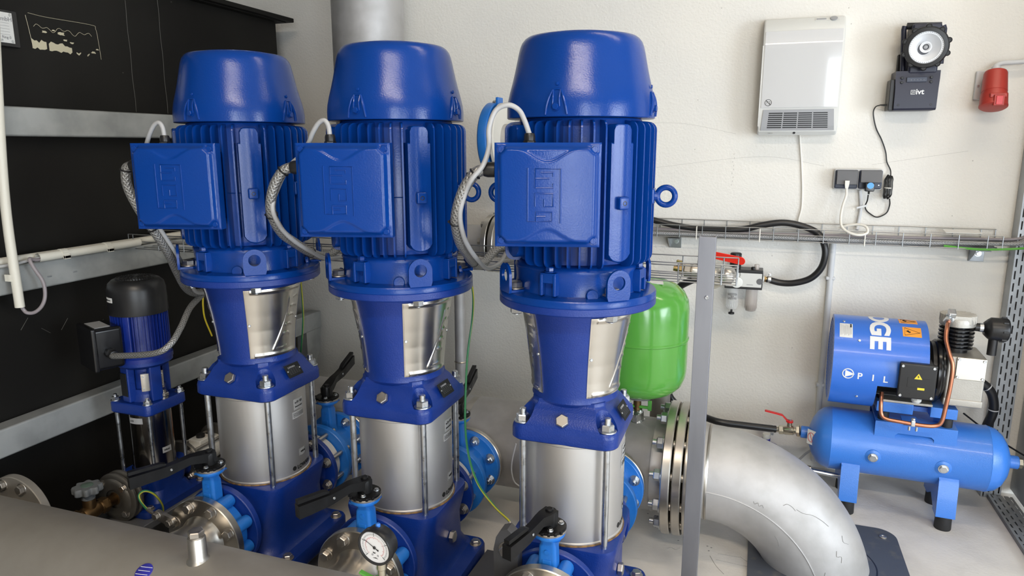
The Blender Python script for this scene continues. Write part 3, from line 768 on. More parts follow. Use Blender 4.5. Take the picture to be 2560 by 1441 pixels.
    # lifting brackets: an upright lug with a round eye on a bent foot
    for az in (-48, 42, 132, 222):
        a = math.radians(az); rad = V(math.cos(a), math.sin(a), 0); tan = V(-math.sin(a), math.cos(a), 0)
        b = B(); th = 0.006; o = P(az, 0.172, 0.901)
        # foot
        b.prism([(-0.022, 0), (0.022, 0), (0.022, -0.03), (0.012, -0.042), (-0.012, -0.042), (-0.022, -0.03)], o, tan, rad, (0, 0, 0.0055))
        # lug, built as a quad strip round the eye
        outer = []; inner = []; m_ = 32; R = 0.027; ri = 0.0145; cz = 0.036
        for k in range(m_):
            x = 2*PI*k/m_ - PI/2
            ox, oz = R*math.cos(x), cz + R*math.sin(x)
            if math.sin(x) < 0:
                sc = 1/max(abs(math.cos(x)), abs(math.sin(x))*R/(cz)) if True else 1
                ox = max(-R, min(R, R*math.cos(x)*sc)); oz = max(0.0, cz + R*math.sin(x)*sc)
            outer.append((ox, oz)); inner.append((ri*math.cos(x), cz + ri*math.sin(x)))
        for wv in (0, 1): pass
        rings_ = []
        for (pts, off) in ((outer, 0.0), (outer, th), (inner, th), (inner, 0.0)):
            rings_.append([b.bm.verts.new(o + tan*x + V(0, 0, 1)*z + rad*off) for x, z in pts])
        for q in range(4): b.bridge(rings_[q], rings_[(q+1) % 4])
        part('lifting_bracket', b, 'motor', t)
    # ---- drive end shield
    b = B()
    b.lathe([(0.140, 0.902), (0.139, 0.906), (0.137, 0.925), (0.139, 0.948), (0.141, 0.952), (0.139, 0.958), (0.130, 0.968)], c(0), (0, 0, 1), 96)
    for az in (-100, -10, 80, 170):
        a = math.radians(az); rad = V(math.cos(a), math.sin(a), 0); tan = V(-math.sin(a), math.cos(a), 0)
        for s in (-1, 1): b.box(P(az, 0.143, 0.927) + tan*s*0.015, (0.022, 0.007, 0.046), 0.002, Matrix.Rotation(a, 3, 'Z'))
        b.box(P(az, 0.143, 0.942), (0.020, 0.036, 0.022), 0.002, Matrix.Rotation(a, 3, 'Z'))
    for az in (-64, 26, 116, 206):
        b.lathe([(0.013, 0), (0.013, 0.006), (0.011, 0.008)], P(az, 0.143, 0.906) , P(az, 1, 0.25) - P(az, 0, 0), 16)
    es = part('end_shield', b, 'motor', t)
    for az in (-100, -10, 80, 170): put('bolt', bolt(0.009, 0.010, 'motor'), es, P(az, 0.143, 0.954), (0, 0, 1), .2)
    # ---- finned housing
    b = B(); b.lathe([(0.125, 0.958), (0.130, 0.966), (0.1315, 0.98), (0.1315, 1.262), (0.13, 1.266)], c(0), (0, 0, 1), 96)
    nf = 42; th = 0.0036
    prof = [(0.125, 0.962)] + [(0.1465 + 0.017*math.sin(x), 0.981 - 0.017*math.cos(x)) for x in [PI/2*k/5 for k in range(6)]] + [(0.1465 + 0.017*math.cos(x), 1.243 + 0.017*math.sin(x)) for x in [PI/2*k/5 for k in range(6)]] + [(0.125, 1.262)]
    pads = (-45, 45, 135, 225)
    for i in range(nf):
        az = 360*i/nf + 2
        if any(abs((az-p+180) % 360 - 180) < 9 for p in pads): continue
        a = math.radians(az); tan = V(-math.sin(a), math.cos(a), 0)
        A_ = [b.bm.verts.new(P(az, r, z) + tan*(th*(0.5 if r > .15 else 0.75))) for r, z in prof]
        B_ = [b.bm.verts.new(P(az, r, z) - tan*(th*(0.5 if r > .15 else 0.75))) for r, z in prof]
        b._face(A_); b._face(B_[::-1]); b.bridge(A_, B_)
    for z in (1.098,): b.lathe([(0.137, z-0.001), (0.1385, z), (0.137, z+0.001)], c(0), (0, 0, 1), 96, cap=(False, False))
    part('finned_housing', b, 'motor', t)
    for p in pads:
        a = math.radians(p); rad = V(math.cos(a), math.sin(a), 0); tan = V(-math.sin(a), math.cos(a), 0)
        b = B()
        w1, w2, RP = 0.0200, 0.0255, 0.1632
        ts = [-w2, -w1-0.0002, -w1, -0.017, -0.012, -0.006, 0.0, 0.006, 0.012, 0.017, w1, w1+0.0002, w2]
        def ztop(t_): t_ = abs(t_); return 1.217 if t_ > w1 else (1.253 if t_ < 0.010 else 1.243 + 0.010*math.sqrt(max(0, 1-((t_-0.010)/0.0101)**2)))
        def zbot(t_): t_ = abs(t_); return 0.977 + 0.020*(1-math.sqrt(max(0, 1-(t_/(w2+0.001))**2)))
        rr_ = lambda t_: math.sqrt(RP**2 - t_**2) + 0.0012*(1 - min(1, abs(t_)/0.004))
        b.loft([[c(z) + rad*q + tan*t_ for q, z in ((0.128, zbot(t_)), (rr_(t_)-0.003, zbot(t_)), (rr_(t_), zbot(t_)+0.003), (rr_(t_), ztop(t_)-0.003), (rr_(t_)-0.003, ztop(t_)), (0.128, ztop(t_)))] for t_ in ts])
        b.box(P(p, 0.166, 1.098), (0.020, 0.024, 0.026), 0.004, Matrix.Rotation(a, 3, 'Z'))
        pd = part('housing_pad', b, 'motor', t)
        b = B(); b.lathe([(0.0048, 0), (0.0048, 0.0008), (0.0032, 0.0009), (0.0030, -0.004), (0, -0.004)], P(p, 0.1756, 1.098), rad, 16); part('threaded_hole', b, 'black', pd)
    for s in (-1, 1):
        b = B(); o = c(1.106)
        b.cyl(o + V(s*0.155, 0, 0), o + V(s*0.172, 0, 0), 0.0125, 0.0085, n=18)
        b.tube([o + V(s*0.189 + 0.0185*math.cos(x), 0, 0.0185*math.sin(x)) for x in [2*PI*k/28 for k in range(28)]], 0.0062, n=12, closed=True, smooth=False)
        b.box(o + V(s*0.158, 0, 0), (0.016, 0.030, 0.034), 0.004)
        part('eye_bolt', b, 'motor', t)
    # ---- fan cowl
    b = B()
    cp = [(0.150, 1.267), (0.1565, 1.2665), (0.1580, 1.268), (0.1580, 1.288), (0.1565, 1.302), (0.1525, 1.320), (0.1470, 1.340), (0.1415, 1.362), (0.1372, 1.382), (0.1335, 1.400), (0.1305, 1.412), (0.1270, 1.421), (0.1210, 1.4285), (0.1150, 1.4325), (0.108, 1.4335), (0.104, 1.431), (0.0, 1.434)]
    b.lathe(cp, c(0), (0, 0, 1), 96)
    for r in (0.03, 0.045, 0.06, 0.075, 0.09): b.lathe([(r-0.002, 1.431), (r-0.002, 1.4365), (r+0.002, 1.4365), (r+0.002, 1.431)], c(0), (0, 0, 1), 48, cap=(False, False))
    cow = part('fan_cowl', b, 'motor', t)
    for az in (-94, -4, 86, 176):
        a = math.radians(az); rad = V(math.cos(a), math.sin(a), 0); tan = V(-math.sin(a), math.cos(a), 0)
        b = B()
        for s in (-1, 1):
            b.tube([P(az, 0.1570, 1.271) + tan*s*0.0225, P(az, 0.1580, 1.288) + tan*s*0.0195, P(az, 0.1570, 1.304) + tan*s*0.0145, P(az, 0.1535, 1.318) + tan*s*0.0085], [0.0026, 0.0032, 0.0030, 0.0020], n=8)
            b.tube([P(az, 0.1585, 1.286) + tan*s*0.0075, P(az, 0.1580, 1.302) + tan*s*0.0065, P(az, 0.1535, 1.318) + tan*s*0.0075], [0.0022, 0.0026, 0.0018], n=8)
        b.tube([P(az, 0.1535, 1.3185) - tan*0.0085, P(az, 0.1535, 1.3195), P(az, 0.1535, 1.3185) + tan*0.0085], 0.0020, n=6)
        b.lathe([(0.004, 0), (0.0035, 0.002), (0.001, 0.0025)], P(az, 0.1515, 1.330), rad, 12)
        part('screw_recess', b, 'motor', cow)
        put('bolt', bolt(0.0068, 0.006, 'motor'), cow, P(az, 0.158, 1.286), rad, .3)
    # ---- terminal box on the front, turned a little to the right
    bn = V(math.sin(math.radians(15)), -math.cos(math.radians(15)), 0); bt = V(math.cos(math.radians(15)), math.sin(math.radians(15)), 0)
    RB_ = Matrix.Rotation(math.radians(15), 3, 'Z')
    BE = -0.065
    BX = lambda x, dd, z: c(z) + bt*(BE + x) + bn*dd
    zc_ = 1.118
    b = B(); b.box(BX(0.004, 0.168, zc_), (0.150, 0.070, 0.166), 0.008, RB_); part('terminal_box', b, 'motor', t)
    W, H, F0 = 0.1005, 0.0985, 0.222
    def lid(u_, v_):
        x = (u_-0.5)*2*W; z = (v_-0.5)*2*H
        e = min(W-abs(x), H-abs(z)); h = 0.0
        if e < 0.004: h -= 0.0022*(1-e/0.004)**2
        cx, cz = W-abs(x), H-abs(z)
        corner = smooth(0.018, 0.027, math.hypot(cx, cz))
        bow = 0.0905 - 0.027*math.exp(-(x/0.038)**2)
        inner = smooth(0, 0.011, e-0.003)
        dome = 0.0095 + 0.0075*(1-(x/W)**2)
        h += dome*inner*corner - 0.0030*smooth(-0.0025, 0.0025, abs(z)-bow)*inner*corner
        return BX(x, F0 + h, zc_ + z)
    b = B(); n_ = 84; G = b.grid(lid, n_, n_)
    rim = [G[0][i] for i in range(n_+1)] + [G[j][n_] for j in range(1, n_+1)] + [G[n_][i] for i in range(n_-1, -1, -1)] + [G[j][0] for j in range(n_-1, 0, -1)]
    back = [b.bm.verts.new(v.co - bn*(0.026 - (F0 - (v.co - c(v.co.z)).dot(bn)))) for v in rim]
    b.bridge(rim, back); b._face(back)
    ld = part('terminal_box_lid', b, 'motor', t, ang=50)
    for sx in (-1, 1):
        for sz in (-1, 1): put('bolt', bolt(0.0066, 0.0040, 'motor', dome=True), ld, BX(sx*(W-0.0125), F0, zc_ + sz*(H-0.0125)), bn, .2*sx)
    # raised maker's mark on the lid, reading sideways
    b = B(); s_ = 0.0035
    ox, oz = -0.036, zc_ + 0.052
    def st(pts, w_=0.0016):
        b.tube([BX(ox + px*s_, F0 + 0.0095 + 0.0075*(1-((ox + px*s_)/W)**2) + 0.0003, oz - py*s_) for px, py in pts], w_, n=8, smooth=False)
    st([(0, 0), (0, 28.5), (13, 28.5), (13, 23.5), (4.5, 23.5), (4.5, 28.5)]); st([(4.5, 25.8), (9.5, 25.8)])
    st([(17.5, 29.5), (17.5, 0.5), (4, 0.5), (4, 10.5), (13.5, 10.5), (13.5, 8.3)])
    st([(4, 5.5), (11.5, 5.5)]); st([(13.5, 2.4), (13.5, 4.6)]); st([(13.5, 2.4), (7, 2.4)])
    st([(4, 20.5), (4, 13.5), (13.5, 13.5), (13.5, 20.5), (8.8, 20.5), (8.8, 16.6)])
    part('raised_logo', b, 'motor', ld)
    return t

def gland(b, p, d, r, L=0.03):
    """a cable gland: body, hexagon nut and domed cap along d from p"""
    p = V(p); d = V(d).normalized()
    b.cyl(p, p + d*(L*0.25), r*0.95, n=18)
    b.hexa(p + d*(L*0.25), d, r*1.16, L*0.35)
    b.lathe([(r, 0), (r, L*0.25), (r*0.85, L*0.4), (r*0.62, L*0.42)], p + d*(L*0.6), d, 18)
    return b
def pump_glands(t, X0):
    bn = V(math.sin(math.radians(15)), -math.cos(math.radians(15)), 0); bt = V(math.cos(math.radians(15)), math.sin(math.radians(15)), 0)
    BX = lambda x, dd, z: V(X0, PY, z) + bt*(-0.065 + x) + bn*dd
    b = B(); gland(b, BX(-0.071, 0.185, 1.165), -bt, 0.0150, 0.054); part('cable_gland', b, 'black', t)
    b = B(); gland(b, BX(-0.036, 0.185, 1.200), (0, 0, 1), 0.0110, 0.034); part('cable_gland', b, 'black', t)

pump = build_pump(-0.37)
pump_glands(pump, -0.37)
pump['label'] = 'large blue vertical pump nearest the steel post, rightmost of the row'
for x, lab in ((-0.815, 'large blue vertical pump in the middle of the row, behind the dial gauge'), (-1.262, 'large blue vertical pump beside the small black-capped pump')):
    c_ = copy_tree(pump); c_.location.x = x; c_['label'] = lab

# ================================================================ base frame, suction header, valves, discharge manifold
t = thing('base_frame', (-1.0, 1.53, 0), 'grey steel base frame under the row of pumps', 'frame')
for y in (1.405, 1.635):
    b = B(); b.box((-0.90, y, 0.053), (1.62, 0.075, 0.063), 0.005); part('rail', b, 'frame', t)
for x in (-1.55, -1.04, -0.59, -0.12):
    b = B(); b.box((x, 1.52, 0.05), (0.05, 0.155, 0.055), 0.004); part('cross_member', b, 'frame', t)
for x in (-1.6, -1.04, -0.59, -0.15):
    for y in (1.405, 1.635):
        b = B(); b.cyl((x, y, 0.0), (x, y, 0.022), 0.022, n=20); part('foot', b, 'rubber', t)
# sloped grey sheet bracket between the middle and right pump
t = thing('cable_bracket', (-0.6, 1.60, 0), 'folded dark grey sheet bracket on the floor between two pumps', 'bracket')
b = B()
pa, pb, pc = (-0.647,1.657,0.1), (-0.605,1.684,0.1), (-0.629,1.472,0.075)
b.prism([(0, 0), (0.075, 0), (0.075, -0.30), (0, -0.30)], pa, (1, 0, 0), (0, 1, -0.05), (0, 0, 0.004))
b.box((pa[0]+0.0375, pa[1]-0.15, 0.05), (0.07, 0.28, 0.085), 0.003)
part('sheet', b, 'spiral', t)

HY, HZ, HR = 1.04, 0.235, 0.1365
PXS = (-1.262, -0.815, -0.37)
t = thing('suction_header', (-0.9, HY, 0), 'thick dull steel header pipe crossing the lower left foreground', 'pipe')
b = B(); b.lathe([(0.0, -0.045), (0.06, -0.038), (0.105, -0.022), (HR-0.004, 0), (HR, 0.006), (HR, 1.98), (HR-0.004, 1.99), (0.105, 2.012), (0.06, 2.028), (0.0, 2.035)], (-1.84, HY, HZ), (1, 0, 0), 96, cap=(False, False)); part('header_pipe', b, 'header', t)
flb = bolt(0.0125, 0.0105)
for i, x in enumerate(PXS):
    b = B(); b.lathe([(0.070, 0.118), (0.066, 0.135), (0.061, 0.16), (0.058, 0.18), (0.0575, 0.205), (0.062, 0.215), (0.066, 0.225)], (x, HY, HZ), (0, 1, 0), 64, cap=(False, False)); part('branch_stub', b, 'flange', t)
    b = B(); b.disc((x, 1.264, HZ), (0, 1, 0), 0.110, 0.021, 72, 0.002, bore=0.055); fl = part('branch_flange', b, 'flange', t)
    ring_of('bolt', flb, fl, (x, 1.264, HZ), (0, -1, 0), 0.090, 8, PI/8)
# spare branch with blank flange, cut by the left edge of the photograph
b = B(); b.lathe([(0.070, 0.118), (0.060, 0.15), (0.0575, 0.205), (0.066, 0.225)], (-1.80, 0.97, HZ), (0, 1, 0), 48, cap=(False, False)); part('branch_stub', b, 'flange', t)
b = B(); b.disc((-1.805, 1.185, HZ+.01), (0, 1, 0), 0.110, 0.021, 72, 0.002); fl = part('blank_flange', b, 'header', t)
ring_of('bolt', flb, fl, (-1.805, 1.185, HZ+.01), (0, -1, 0), 0.090, 8, PI/8)
# threaded socket with hexagon plug on the top of the header
b = B(); b.lathe([(0.026, -0.004), (0.0215, 0.003), (0.0185, 0.008), (0.0180, 0.050), (0.0168, 0.052)], (-1.045, 1.03, 0.369), (0, 0, 1), 32); so = part('socket', b, 'flange', t)
b = B(); b.lathe([(0.0155, 0.050), (0.0155, 0.0545)], (-1.045, 1.03, 0.369), (0, 0, 1), 24); b.hexa((-1.045, 1.03, 0.4235), (0, 0, 1), 0.0165, 0.012); part('hexagon_plug', b, 'bolt', so)
so_ = V(-1.135, 0.975, HZ + math.sqrt(HR**2 - 0.065**2)); sn_ = V(0, -0.065, math.sqrt(HR**2 - 0.065**2)).normalized(); sv_ = sn_.cross(V(1, 0, 0))
b = B(); b.lathe([(0.0185, 0), (0.0185, 0.001), (0.0175, 0.0016)], so_, sn_, 32); em = part('round_sticker', b, 'bottle', t, 'round dark blue sticker with white lines')
b = B()
for k in (-1, 0, 1): b.tube([so_ + sn_*0.0019 + sv_*(0.008*k) - V(0.014, 0, 0), so_ + sn_*0.0019 + sv_*(0.008*k+.003) + V(0.014, 0, 0)], 0.0006, n=5)
part('sticker_lines', b, 'print_white', em)
for x in (-1.6, -0.6):
    b = B(); b.box((x, HY, 0.05), (0.05, 0.22, 0.10), 0.004); part('saddle', b, 'frame', t)

def lever(t, hub, d, L, rise, mname='lever', zl=0.0):
    """black locking lever: hub block, curved arm with deep grip, and the squeeze trigger above it"""
    hub = V(hub); d = V(d).normalized(); s = V(-d.y, d.x, 0); up = V(0, 0, 1)
    b = B()
    b.lathe([(0.0165, -0.006), (0.0175, 0.0), (0.0170, 0.026), (0.0150, 0.032)], hub, up, 24)
    b.lathe([(0.0085, 0.032), (0.0085, 0.0355), (0.007, 0.037)], hub, up, 16)
    path = [(-0.012, 0.020, 0.024, 0.032), (0.02, 0.022, 0.022, 0.030), (0.045, 0.024, 0.020, 0.022), (0.07, 0.018, 0.022, 0.020), (0.10, 0.012, 0.026, 0.020), (0.14, 0.010, 0.028, 0.021), (1.0, 0.008, 0.030, 0.021)]
    secs = []
    for (x, z, h, wd) in path:
        x = L if x == 1.0 else x*L/0.18
        c = hub + d*x + up*(z + rise*x/L)
        secs.append([c - s*wd/2 - up*h/2, c + s*wd/2 - up*h/2, c + s*wd/2 + up*h/2, c - s*wd/2 + up*h/2])
    b.loft(secs)
    arm = part('lever_arm', b, mname, t)
    b = B(); secs = []
    for (x, z, h, wd) in ((0.55, 0.030, 0.004, 0.012), (0.62, 0.032, 0.008, 0.013), (1.0, 0.031, 0.008, 0.013)):
        c = hub + d*(L*x) + up*(z + rise*x)
        secs.append([c - s*wd/2 - up*h/2, c + s*wd/2 - up*h/2, c + s*wd/2 + up*h/2, c - s*wd/2 + up*h/2])
    b.loft(secs); part('squeeze_trigger', b, mname, arm)
    put('rivet', screw(0.0032, 0.0015, 'zinc'), arm, hub + d*(L*0.50) + up*(0.015 + rise*.5) + s*0.0106, s)
    put('rivet', screw(0.0032, 0.0015, 'zinc'), arm, hub + d*(L*0.50) + up*(0.015 + rise*.5) - s*0.0106, -s)
    return arm
def valve_neck(t, x, y, z0, z1, m='valve'):
    b = B()
    b.loft([[(x+a, y+c_, z) for a, c_ in rrect(hx, hy, 0.008, 3)] for z, hx, hy in ((z0, 0.030, 0.020), (z0+0.02, 0.021, 0.018), (z1-0.03, 0.019, 0.017), (z1-0.022, 0.016, 0.015), (z1-0.012, 0.018, 0.017), (z1-0.006, 0.030, 0.030))])
    b.lathe([(0.0335, -0.006), (0.0345, -0.004), (0.0345, 0.001), (0.033, 0.003)], (x, y, z1), (0, 0, 1), 32)
    b.lathe([(0.0055, 0), (0.0055, 0.002), (0.003, 0.0022)], (x, y-0.0175, z1-0.040), (0, -1, 0), 14)
    b.box((x, y-0.018, (z0+z1)/2 - 0.02), (0.018, 0.004, 0.028), 0.001)
    part('stem_neck', b, m, t)
    b = B(); b.lathe([(0.0355, 0.003), (0.0365, 0.004), (0.0365, 0.008), (0.0355, 0.009)], (x, y, z1), (0, 0, 1), 40)
    pl = part('stop_plate', b, 'bolt', t)
    b = B(); b.lathe([(0.0360, 0.009), (0.0370, 0.010), (0.0370, 0.0145), (0.0350, 0.016)], (x, y, z1), (0, 0, 1), 40)
    for k in range(7): 
        a = 2*PI*(0.55+0.06*k); b.box((x+0.0365*math.cos(a), y+0.0365*math.sin(a), z1+0.012), (0.006, 0.006, 0.007), 0.001, Matrix.Rotation(a, 3, 'Z'))
    part('notched_disc', b, 'lever', t)
    for a in (-1.2, 1.9, 0.5): put('screw', bolt(0.0050, 0.004, 'zinc'), pl, (x+0.026*math.cos(a), y+0.026*math.sin(a), z1+0.016), (0, 0, 1), a)
# front valves, between suction header and pumps
fv = [(-1.262, (-0.50, -0.87, 0), 0.185, 'light blue lever valve in front of the pump beside the small black-capped pump'),
      (-0.815, (-0.50, -0.87, 0), 0.165, 'light blue lever valve just behind the dial gauge'),
      (-0.370, (-0.30, -0.95, 0), 0.150, 'light blue lever valve at the foot of the pump nearest the steel post')]
for x, d, L, lab in fv:
    t = thing('lever_valve', (x, 1.31, HZ-0.1), lab, 'valve', 'lever valves between header and pumps')
    b = B(); b.lathe([(0.056, 1.2865), (0.078, 1.2865), (0.082, 1.291), (0.082, 1.329), (0.078, 1.3335), (0.056, 1.3335)], (x, 0, HZ), (0, 1, 0), 64); part('valve_body', b, 'valve', t)
    for k in range(8):
        a = 2*PI*k/8 + PI/8
        b = B(); b.lathe([(0.0155, 1.288), (0.0165, 1.291), (0.0165, 1.329), (0.0155, 1.332)], (x + 0.090*math.cos(a), 0, HZ + 0.090*math.sin(a)), (0, 1, 0), 20)
        ca = V(math.cos(a), 0, math.sin(a)); b.box(V(x, 1.31, HZ) + ca*0.08, (0.022, 0.038, 0.026), 0.004, Matrix.Rotation(-a, 3, 'Y'))
        part('lug', b, 'valve', t)
    valve_neck(t, x, 1.31, 0.305, 0.408)
    lever(t, (x, 1.31, 0.424), d, L, 0.0)
# valves behind the pumps with flanges, and white check valves
MY, MZ, MR = 2.08, 0.235, 0.142
RXS = (-1.262, -0.805, -0.362)
rlab = ['behind the pump beside the small black-capped pump', 'behind the middle pump', 'behind the pump nearest the steel post']
for i, x in enumerate(RXS):
    px_ = PXS[i]
    t = thing('check_valve', (px_, 1.73, 0.15), 'white disc check valve clamped with long studs ' + rlab[i], 'valve', 'white check valves behind the pumps')
    b = B(); b.lathe([(0.050, 1.708), (0.080, 1.708), (0.083, 1.712), (0.083, 1.757), (0.080, 1.761), (0.050, 1.761)], (px_, 0, HZ), (0, 1, 0), 64); part('disc_body', b, 'disc', t)
    for k in range(8):
        a = 2*PI*k/8 + PI/8; p = V(px_ + 0.0925*math.cos(a), 1.668, HZ + 0.0925*math.sin(a))
        b = B(); b.cyl(p, p + V(0, 0.135, 0), 0.0072, n=12); sd = part('stud', b, 'bolt', t)
        put('nut', bolt(0.0125, 0.013), sd, p + V(0, 0.0165, 0), (0, -1, 0), a)
    t = thing('flanged_valve', (x, 1.83, 0.12), 'light blue flanged valve with raised black lever ' + rlab[i], 'valve', 'lever valves behind the pumps')
    b = B(); b.lathe([(0.055, 1.763), (0.108, 1.763), (0.110, 1.765), (0.110, 1.781), (0.108, 1.783), (0.085, 1.785), (0.073, 1.79), (0.073, 1.868), (0.085, 1.873), (0.108, 1.875), (0.110, 1.877), (0.110, 1.893), (0.108, 1.895), (0.055, 1.895)], (x, 0, HZ), (0, 1, 0), 72); part('valve_body', b, 'valve', t)
    valve_neck(t, x, 1.83, 0.295, 0.408)
    lever(t, (x, 1.83, 0.424), (-0.12, 0.99, 0), 0.19, 0.055)
    ring_of('nut', bolt(0.0125, 0.012, 'zinc', stud=0.008), t, (x, 1.8745, HZ), (0, -1, 0), 0.091, 8, PI/8)
t = thing('discharge_manifold', (-1.0, MY, 0), 'large stainless pipe lying behind the pumps, ending in a thick flange', 'pipe')
b = B(); b.lathe([(0.0, -0.04), (0.07, -0.032), (0.115, -0.016), (MR-0.003, 0), (MR, 0.004), (MR, 1.535), (MR+0.003, 1.54), (MR, 1.546), (MR, 1.575)], (-1.785, MY, MZ), (1, 0, 0), 96, cap=(False, True)); part('manifold_pipe', b, 'pipe', t)
b = B(); b.lathe([(MR+0.0004, 0), (MR+0.0004, 0.02)], (-0.86, MY, MZ), (1, 0, 0.0), 96, cap=(False, False)); part('weld_band', b, 'flange', t)
for x in RXS:
    b = B(); b.disc((x, 1.8965, HZ), (0, 1, 0), 0.111, 0.018, 64, 0.002); part('branch_flange', b, 'flange', t)
    b = B(); b.lathe([(0.062, 1.913), (0.058, 1.92), (0.0575, 1.93), (0.070, 1.965)], (x, 0, HZ), (0, 1, 0), 48, cap=(False, False)); part('branch_stub', b, 'pipe', t)
b = B(); b.disc((-0.207, MY, MZ), (1, 0, 0), 0.2025, 0.026, 120, 0.003); ef = part('end_flange', b, 'flange', t)
u_, v_, d_ = frame_of((-1, 0, 0))
for k in range(12):
    a = 2*PI*k/12 + PI/12; p = V(-0.207, MY, MZ) + u_*(0.1775*math.cos(a)) + v_*(0.1775*math.sin(a))
    put('nut', bolt(0.0175, 0.018, 'zinc', stud=0.014), ef, p, (-1, 0, 0), a)
for x in (-1.5, -0.6):
    b = B(); b.box((x, MY, 0.05), (0.05, 0.2, 0.10), 0.004); part('saddle', b, 'frame', t)
t = thing('spacer_ring', (-0.162, MY, 0.03), 'machined ring clamped between the two thick pipe flanges', 'ring')
b = B(); b.disc((-0.175, MY, MZ), (1, 0, 0), 0.2020, 0.025, 120, 0.003, bore=0.12); part('ring_plate', b, 'flange', t)
for k in range(12):
    a = 2*PI*k/12 + PI/12; p = V(-0.18, MY, MZ) + u_*(0.1775*math.cos(a)) + v_*(0.1775*math.sin(a))
    b = B(); b.cyl(p, p + V(0.037, 0, 0), 0.0125, n=12); part('bolt_shank', b, 'bolt', t)
t = thing('elbow_pipe', (0.2, MY, 0), 'big dull stainless elbow bending down into the floor', 'pipe')
RB = 0.335; XB = -0.085
b = B(); b.disc((-0.144, MY, MZ), (1, 0, 0), 0.2025, 0.026, 120, 0.003); part('elbow_flange', b, 'flange', t)
b = B()
n_ = 40; rings = []
def ering(c, ax):
    u = V(0, 1, 0); v = V(ax).cross(u)
    return [V(c) + u*(MR*math.cos(2*PI*k/96)) + v*(MR*math.sin(2*PI*k/96)) for k in range(96)]
rings.append(ering((-0.12, MY, MZ), (1, 0, 0)))
for k in range(n_+1):
    a = PI/2*k/n_
    rings.append(ering((XB + RB*math.sin(a), MY, MZ - RB + RB*math.cos(a)), (math.cos(a), 0, -math.sin(a))))
rings.append(ering((XB + RB, MY, MZ - RB - 0.12), (0, 0, -1)))
b.loft(rings); eb = part('elbow_bend', b, 'pipe', t)
def EP(a, ph, e=0.0006):   # a point on the elbow: a along the bend, ph around it (0 = towards the viewer, 90 = outer side)
    a = math.radians(a); ph = math.radians(ph); r = RB + (MR+e)*math.sin(ph)
    return V(XB + r*math.sin(a), MY - (MR+e)*math.cos(ph), MZ - RB + r*math.cos(a))
b = B()
for pts in ([(38, 28), (41, 30), (44, 36), (48, 40), (51, 42)], [(33, 22), (34, 26), (36, 27), (38, 26)], [(22, 8), (23, 6), (24, 9), (25, 6), (26, 9), (27, 7)], [(40, -12), (43, -14), (46, -18)], [(60, 34), (62, 31), (63, 36), (65, 33)], [(57, 50), (59, 47), (61, 52)], [(66, 12), (68, 10), (69, 14)]):
    b.tube([EP(a_, f_) for a_, f_ in pts], 0.0007, n=4, sub=3)
part('scuff_marks', b, 'scratch', eb, kind='stuff')
b = B()   # seam along the side facing the camera
pts = []
for k in range(n_+1):
    a = PI/2*k/n_
    pts.append((XB + RB*math.sin(a), MY - MR - 0.0002, MZ - RB + RB*math.cos(a)))
b.tube(pts, 0.0022, n=8, sub=2); part('seam_weld', b, 'pipe', eb)
b = B(); b.lathe([(MR+0.0005, 0.0), (MR+0.003, 0.004), (MR+0.0005, 0.008)], (XB-0.004, MY, MZ), (1, 0, 0), 96, cap=(False, False)); part('girth_weld', b, 'flange', eb)
# floor plate round the pipe
t = thing('floor_plate', (0.32, 2.0, 0), 'dark rounded floor plate around the foot of the elbow', 'plate')
b = B(); poly = [(x, y) for x, y in rrect(0.22, 0.33, 0.055, 8)]
b.prism(poly, (0.265, 2.0, 0.0005), (1, 0, 0), (0, 1, 0), (0, 0, 0.005)); part('plate', b, 'plate', t)
b = B(); b.lathe([(MR+0.006, 0.0056), (MR+0.010, 0.0058)], (XB+RB, MY, 0), (0, 0, 1), 64, cap=(False, False)); part('cut_edge', b, 'black', t)
for x, y in ((0.445, 2.275), (0.445, 1.72)): put('screw', screw(0.011, 0.004, 'bolt'), t, (x, y, 0.0055))

# ---------------------------------------------------------------- dial gauge on the header
t = thing('pressure_gauge', (-0.612, 1.03, 0.37), 'round dial pressure gauge with black case standing on the header', 'gauge')
gx, gy, gz = -0.612, 1.012, 0.497
b = B(); b.lathe([(0.012, -0.001), (0.012, 0.006), (0.010, 0.008)], (gx, 1.03, 0.370), (0, 0, 1), 20)
b.hexa((gx, 1.03, 0.378), (0, 0, 1), 0.0125, 0.018); b.lathe([(0.0085, 0.396), (0.0085, 0.412), (0.011, 0.414), (0.011, 0.424), (0.0075, 0.426), (0.0075, 0.44), (0.0095, 0.442), (0.0095, 0.462)], (gx, 1.03, 0), (0, 0, 1), 20); part('connector', b, 'brass', t)
b = B(); b.box((gx-0.026, 1.03, 0.418), (0.045, 0.010, 0.004), 0.001, Matrix.Rotation(0.3, 3, 'Y')); b.lathe([(0.009, 0), (0.009, 0.008)], (gx-0.006, 1.03, 0.414), (0, 0, 1), 16); part('green_handle', b, 'green', t, 'small green valve handle')
gd = V(-0.10, -1.0, -0.06).normalized(); gc = V(gx, gy, gz)
b = B(); b.lathe([(0.030, -0.024), (0.0325, -0.022), (0.0335, -0.010), (0.0360, -0.006), (0.0362, 0.004), (0.0350, 0.007), (0.0325, 0.007), (0.0315, 0.003), (0.0, 0.003)], gc, gd, 64); cs = part('case', b, 'black', t)
b = B(); b.lathe([(0.0, 0.0038), (0.0312, 0.0038), (0.0312, 0.003)], gc, gd, 64, cap=(False, False)); dl = part('dial_face', b, 'print_white', t)
gu = V(0, 0, 1).cross(gd).normalized(); gu = -gu if gu.x < 0 else gu; gv = (V(0, 0, 1) - gd*gd.z).normalized()
gp = lambda r, a, h=0.0042: gc + gu*(r*math.cos(a)) + gv*(r*math.sin(a)) + gd*h
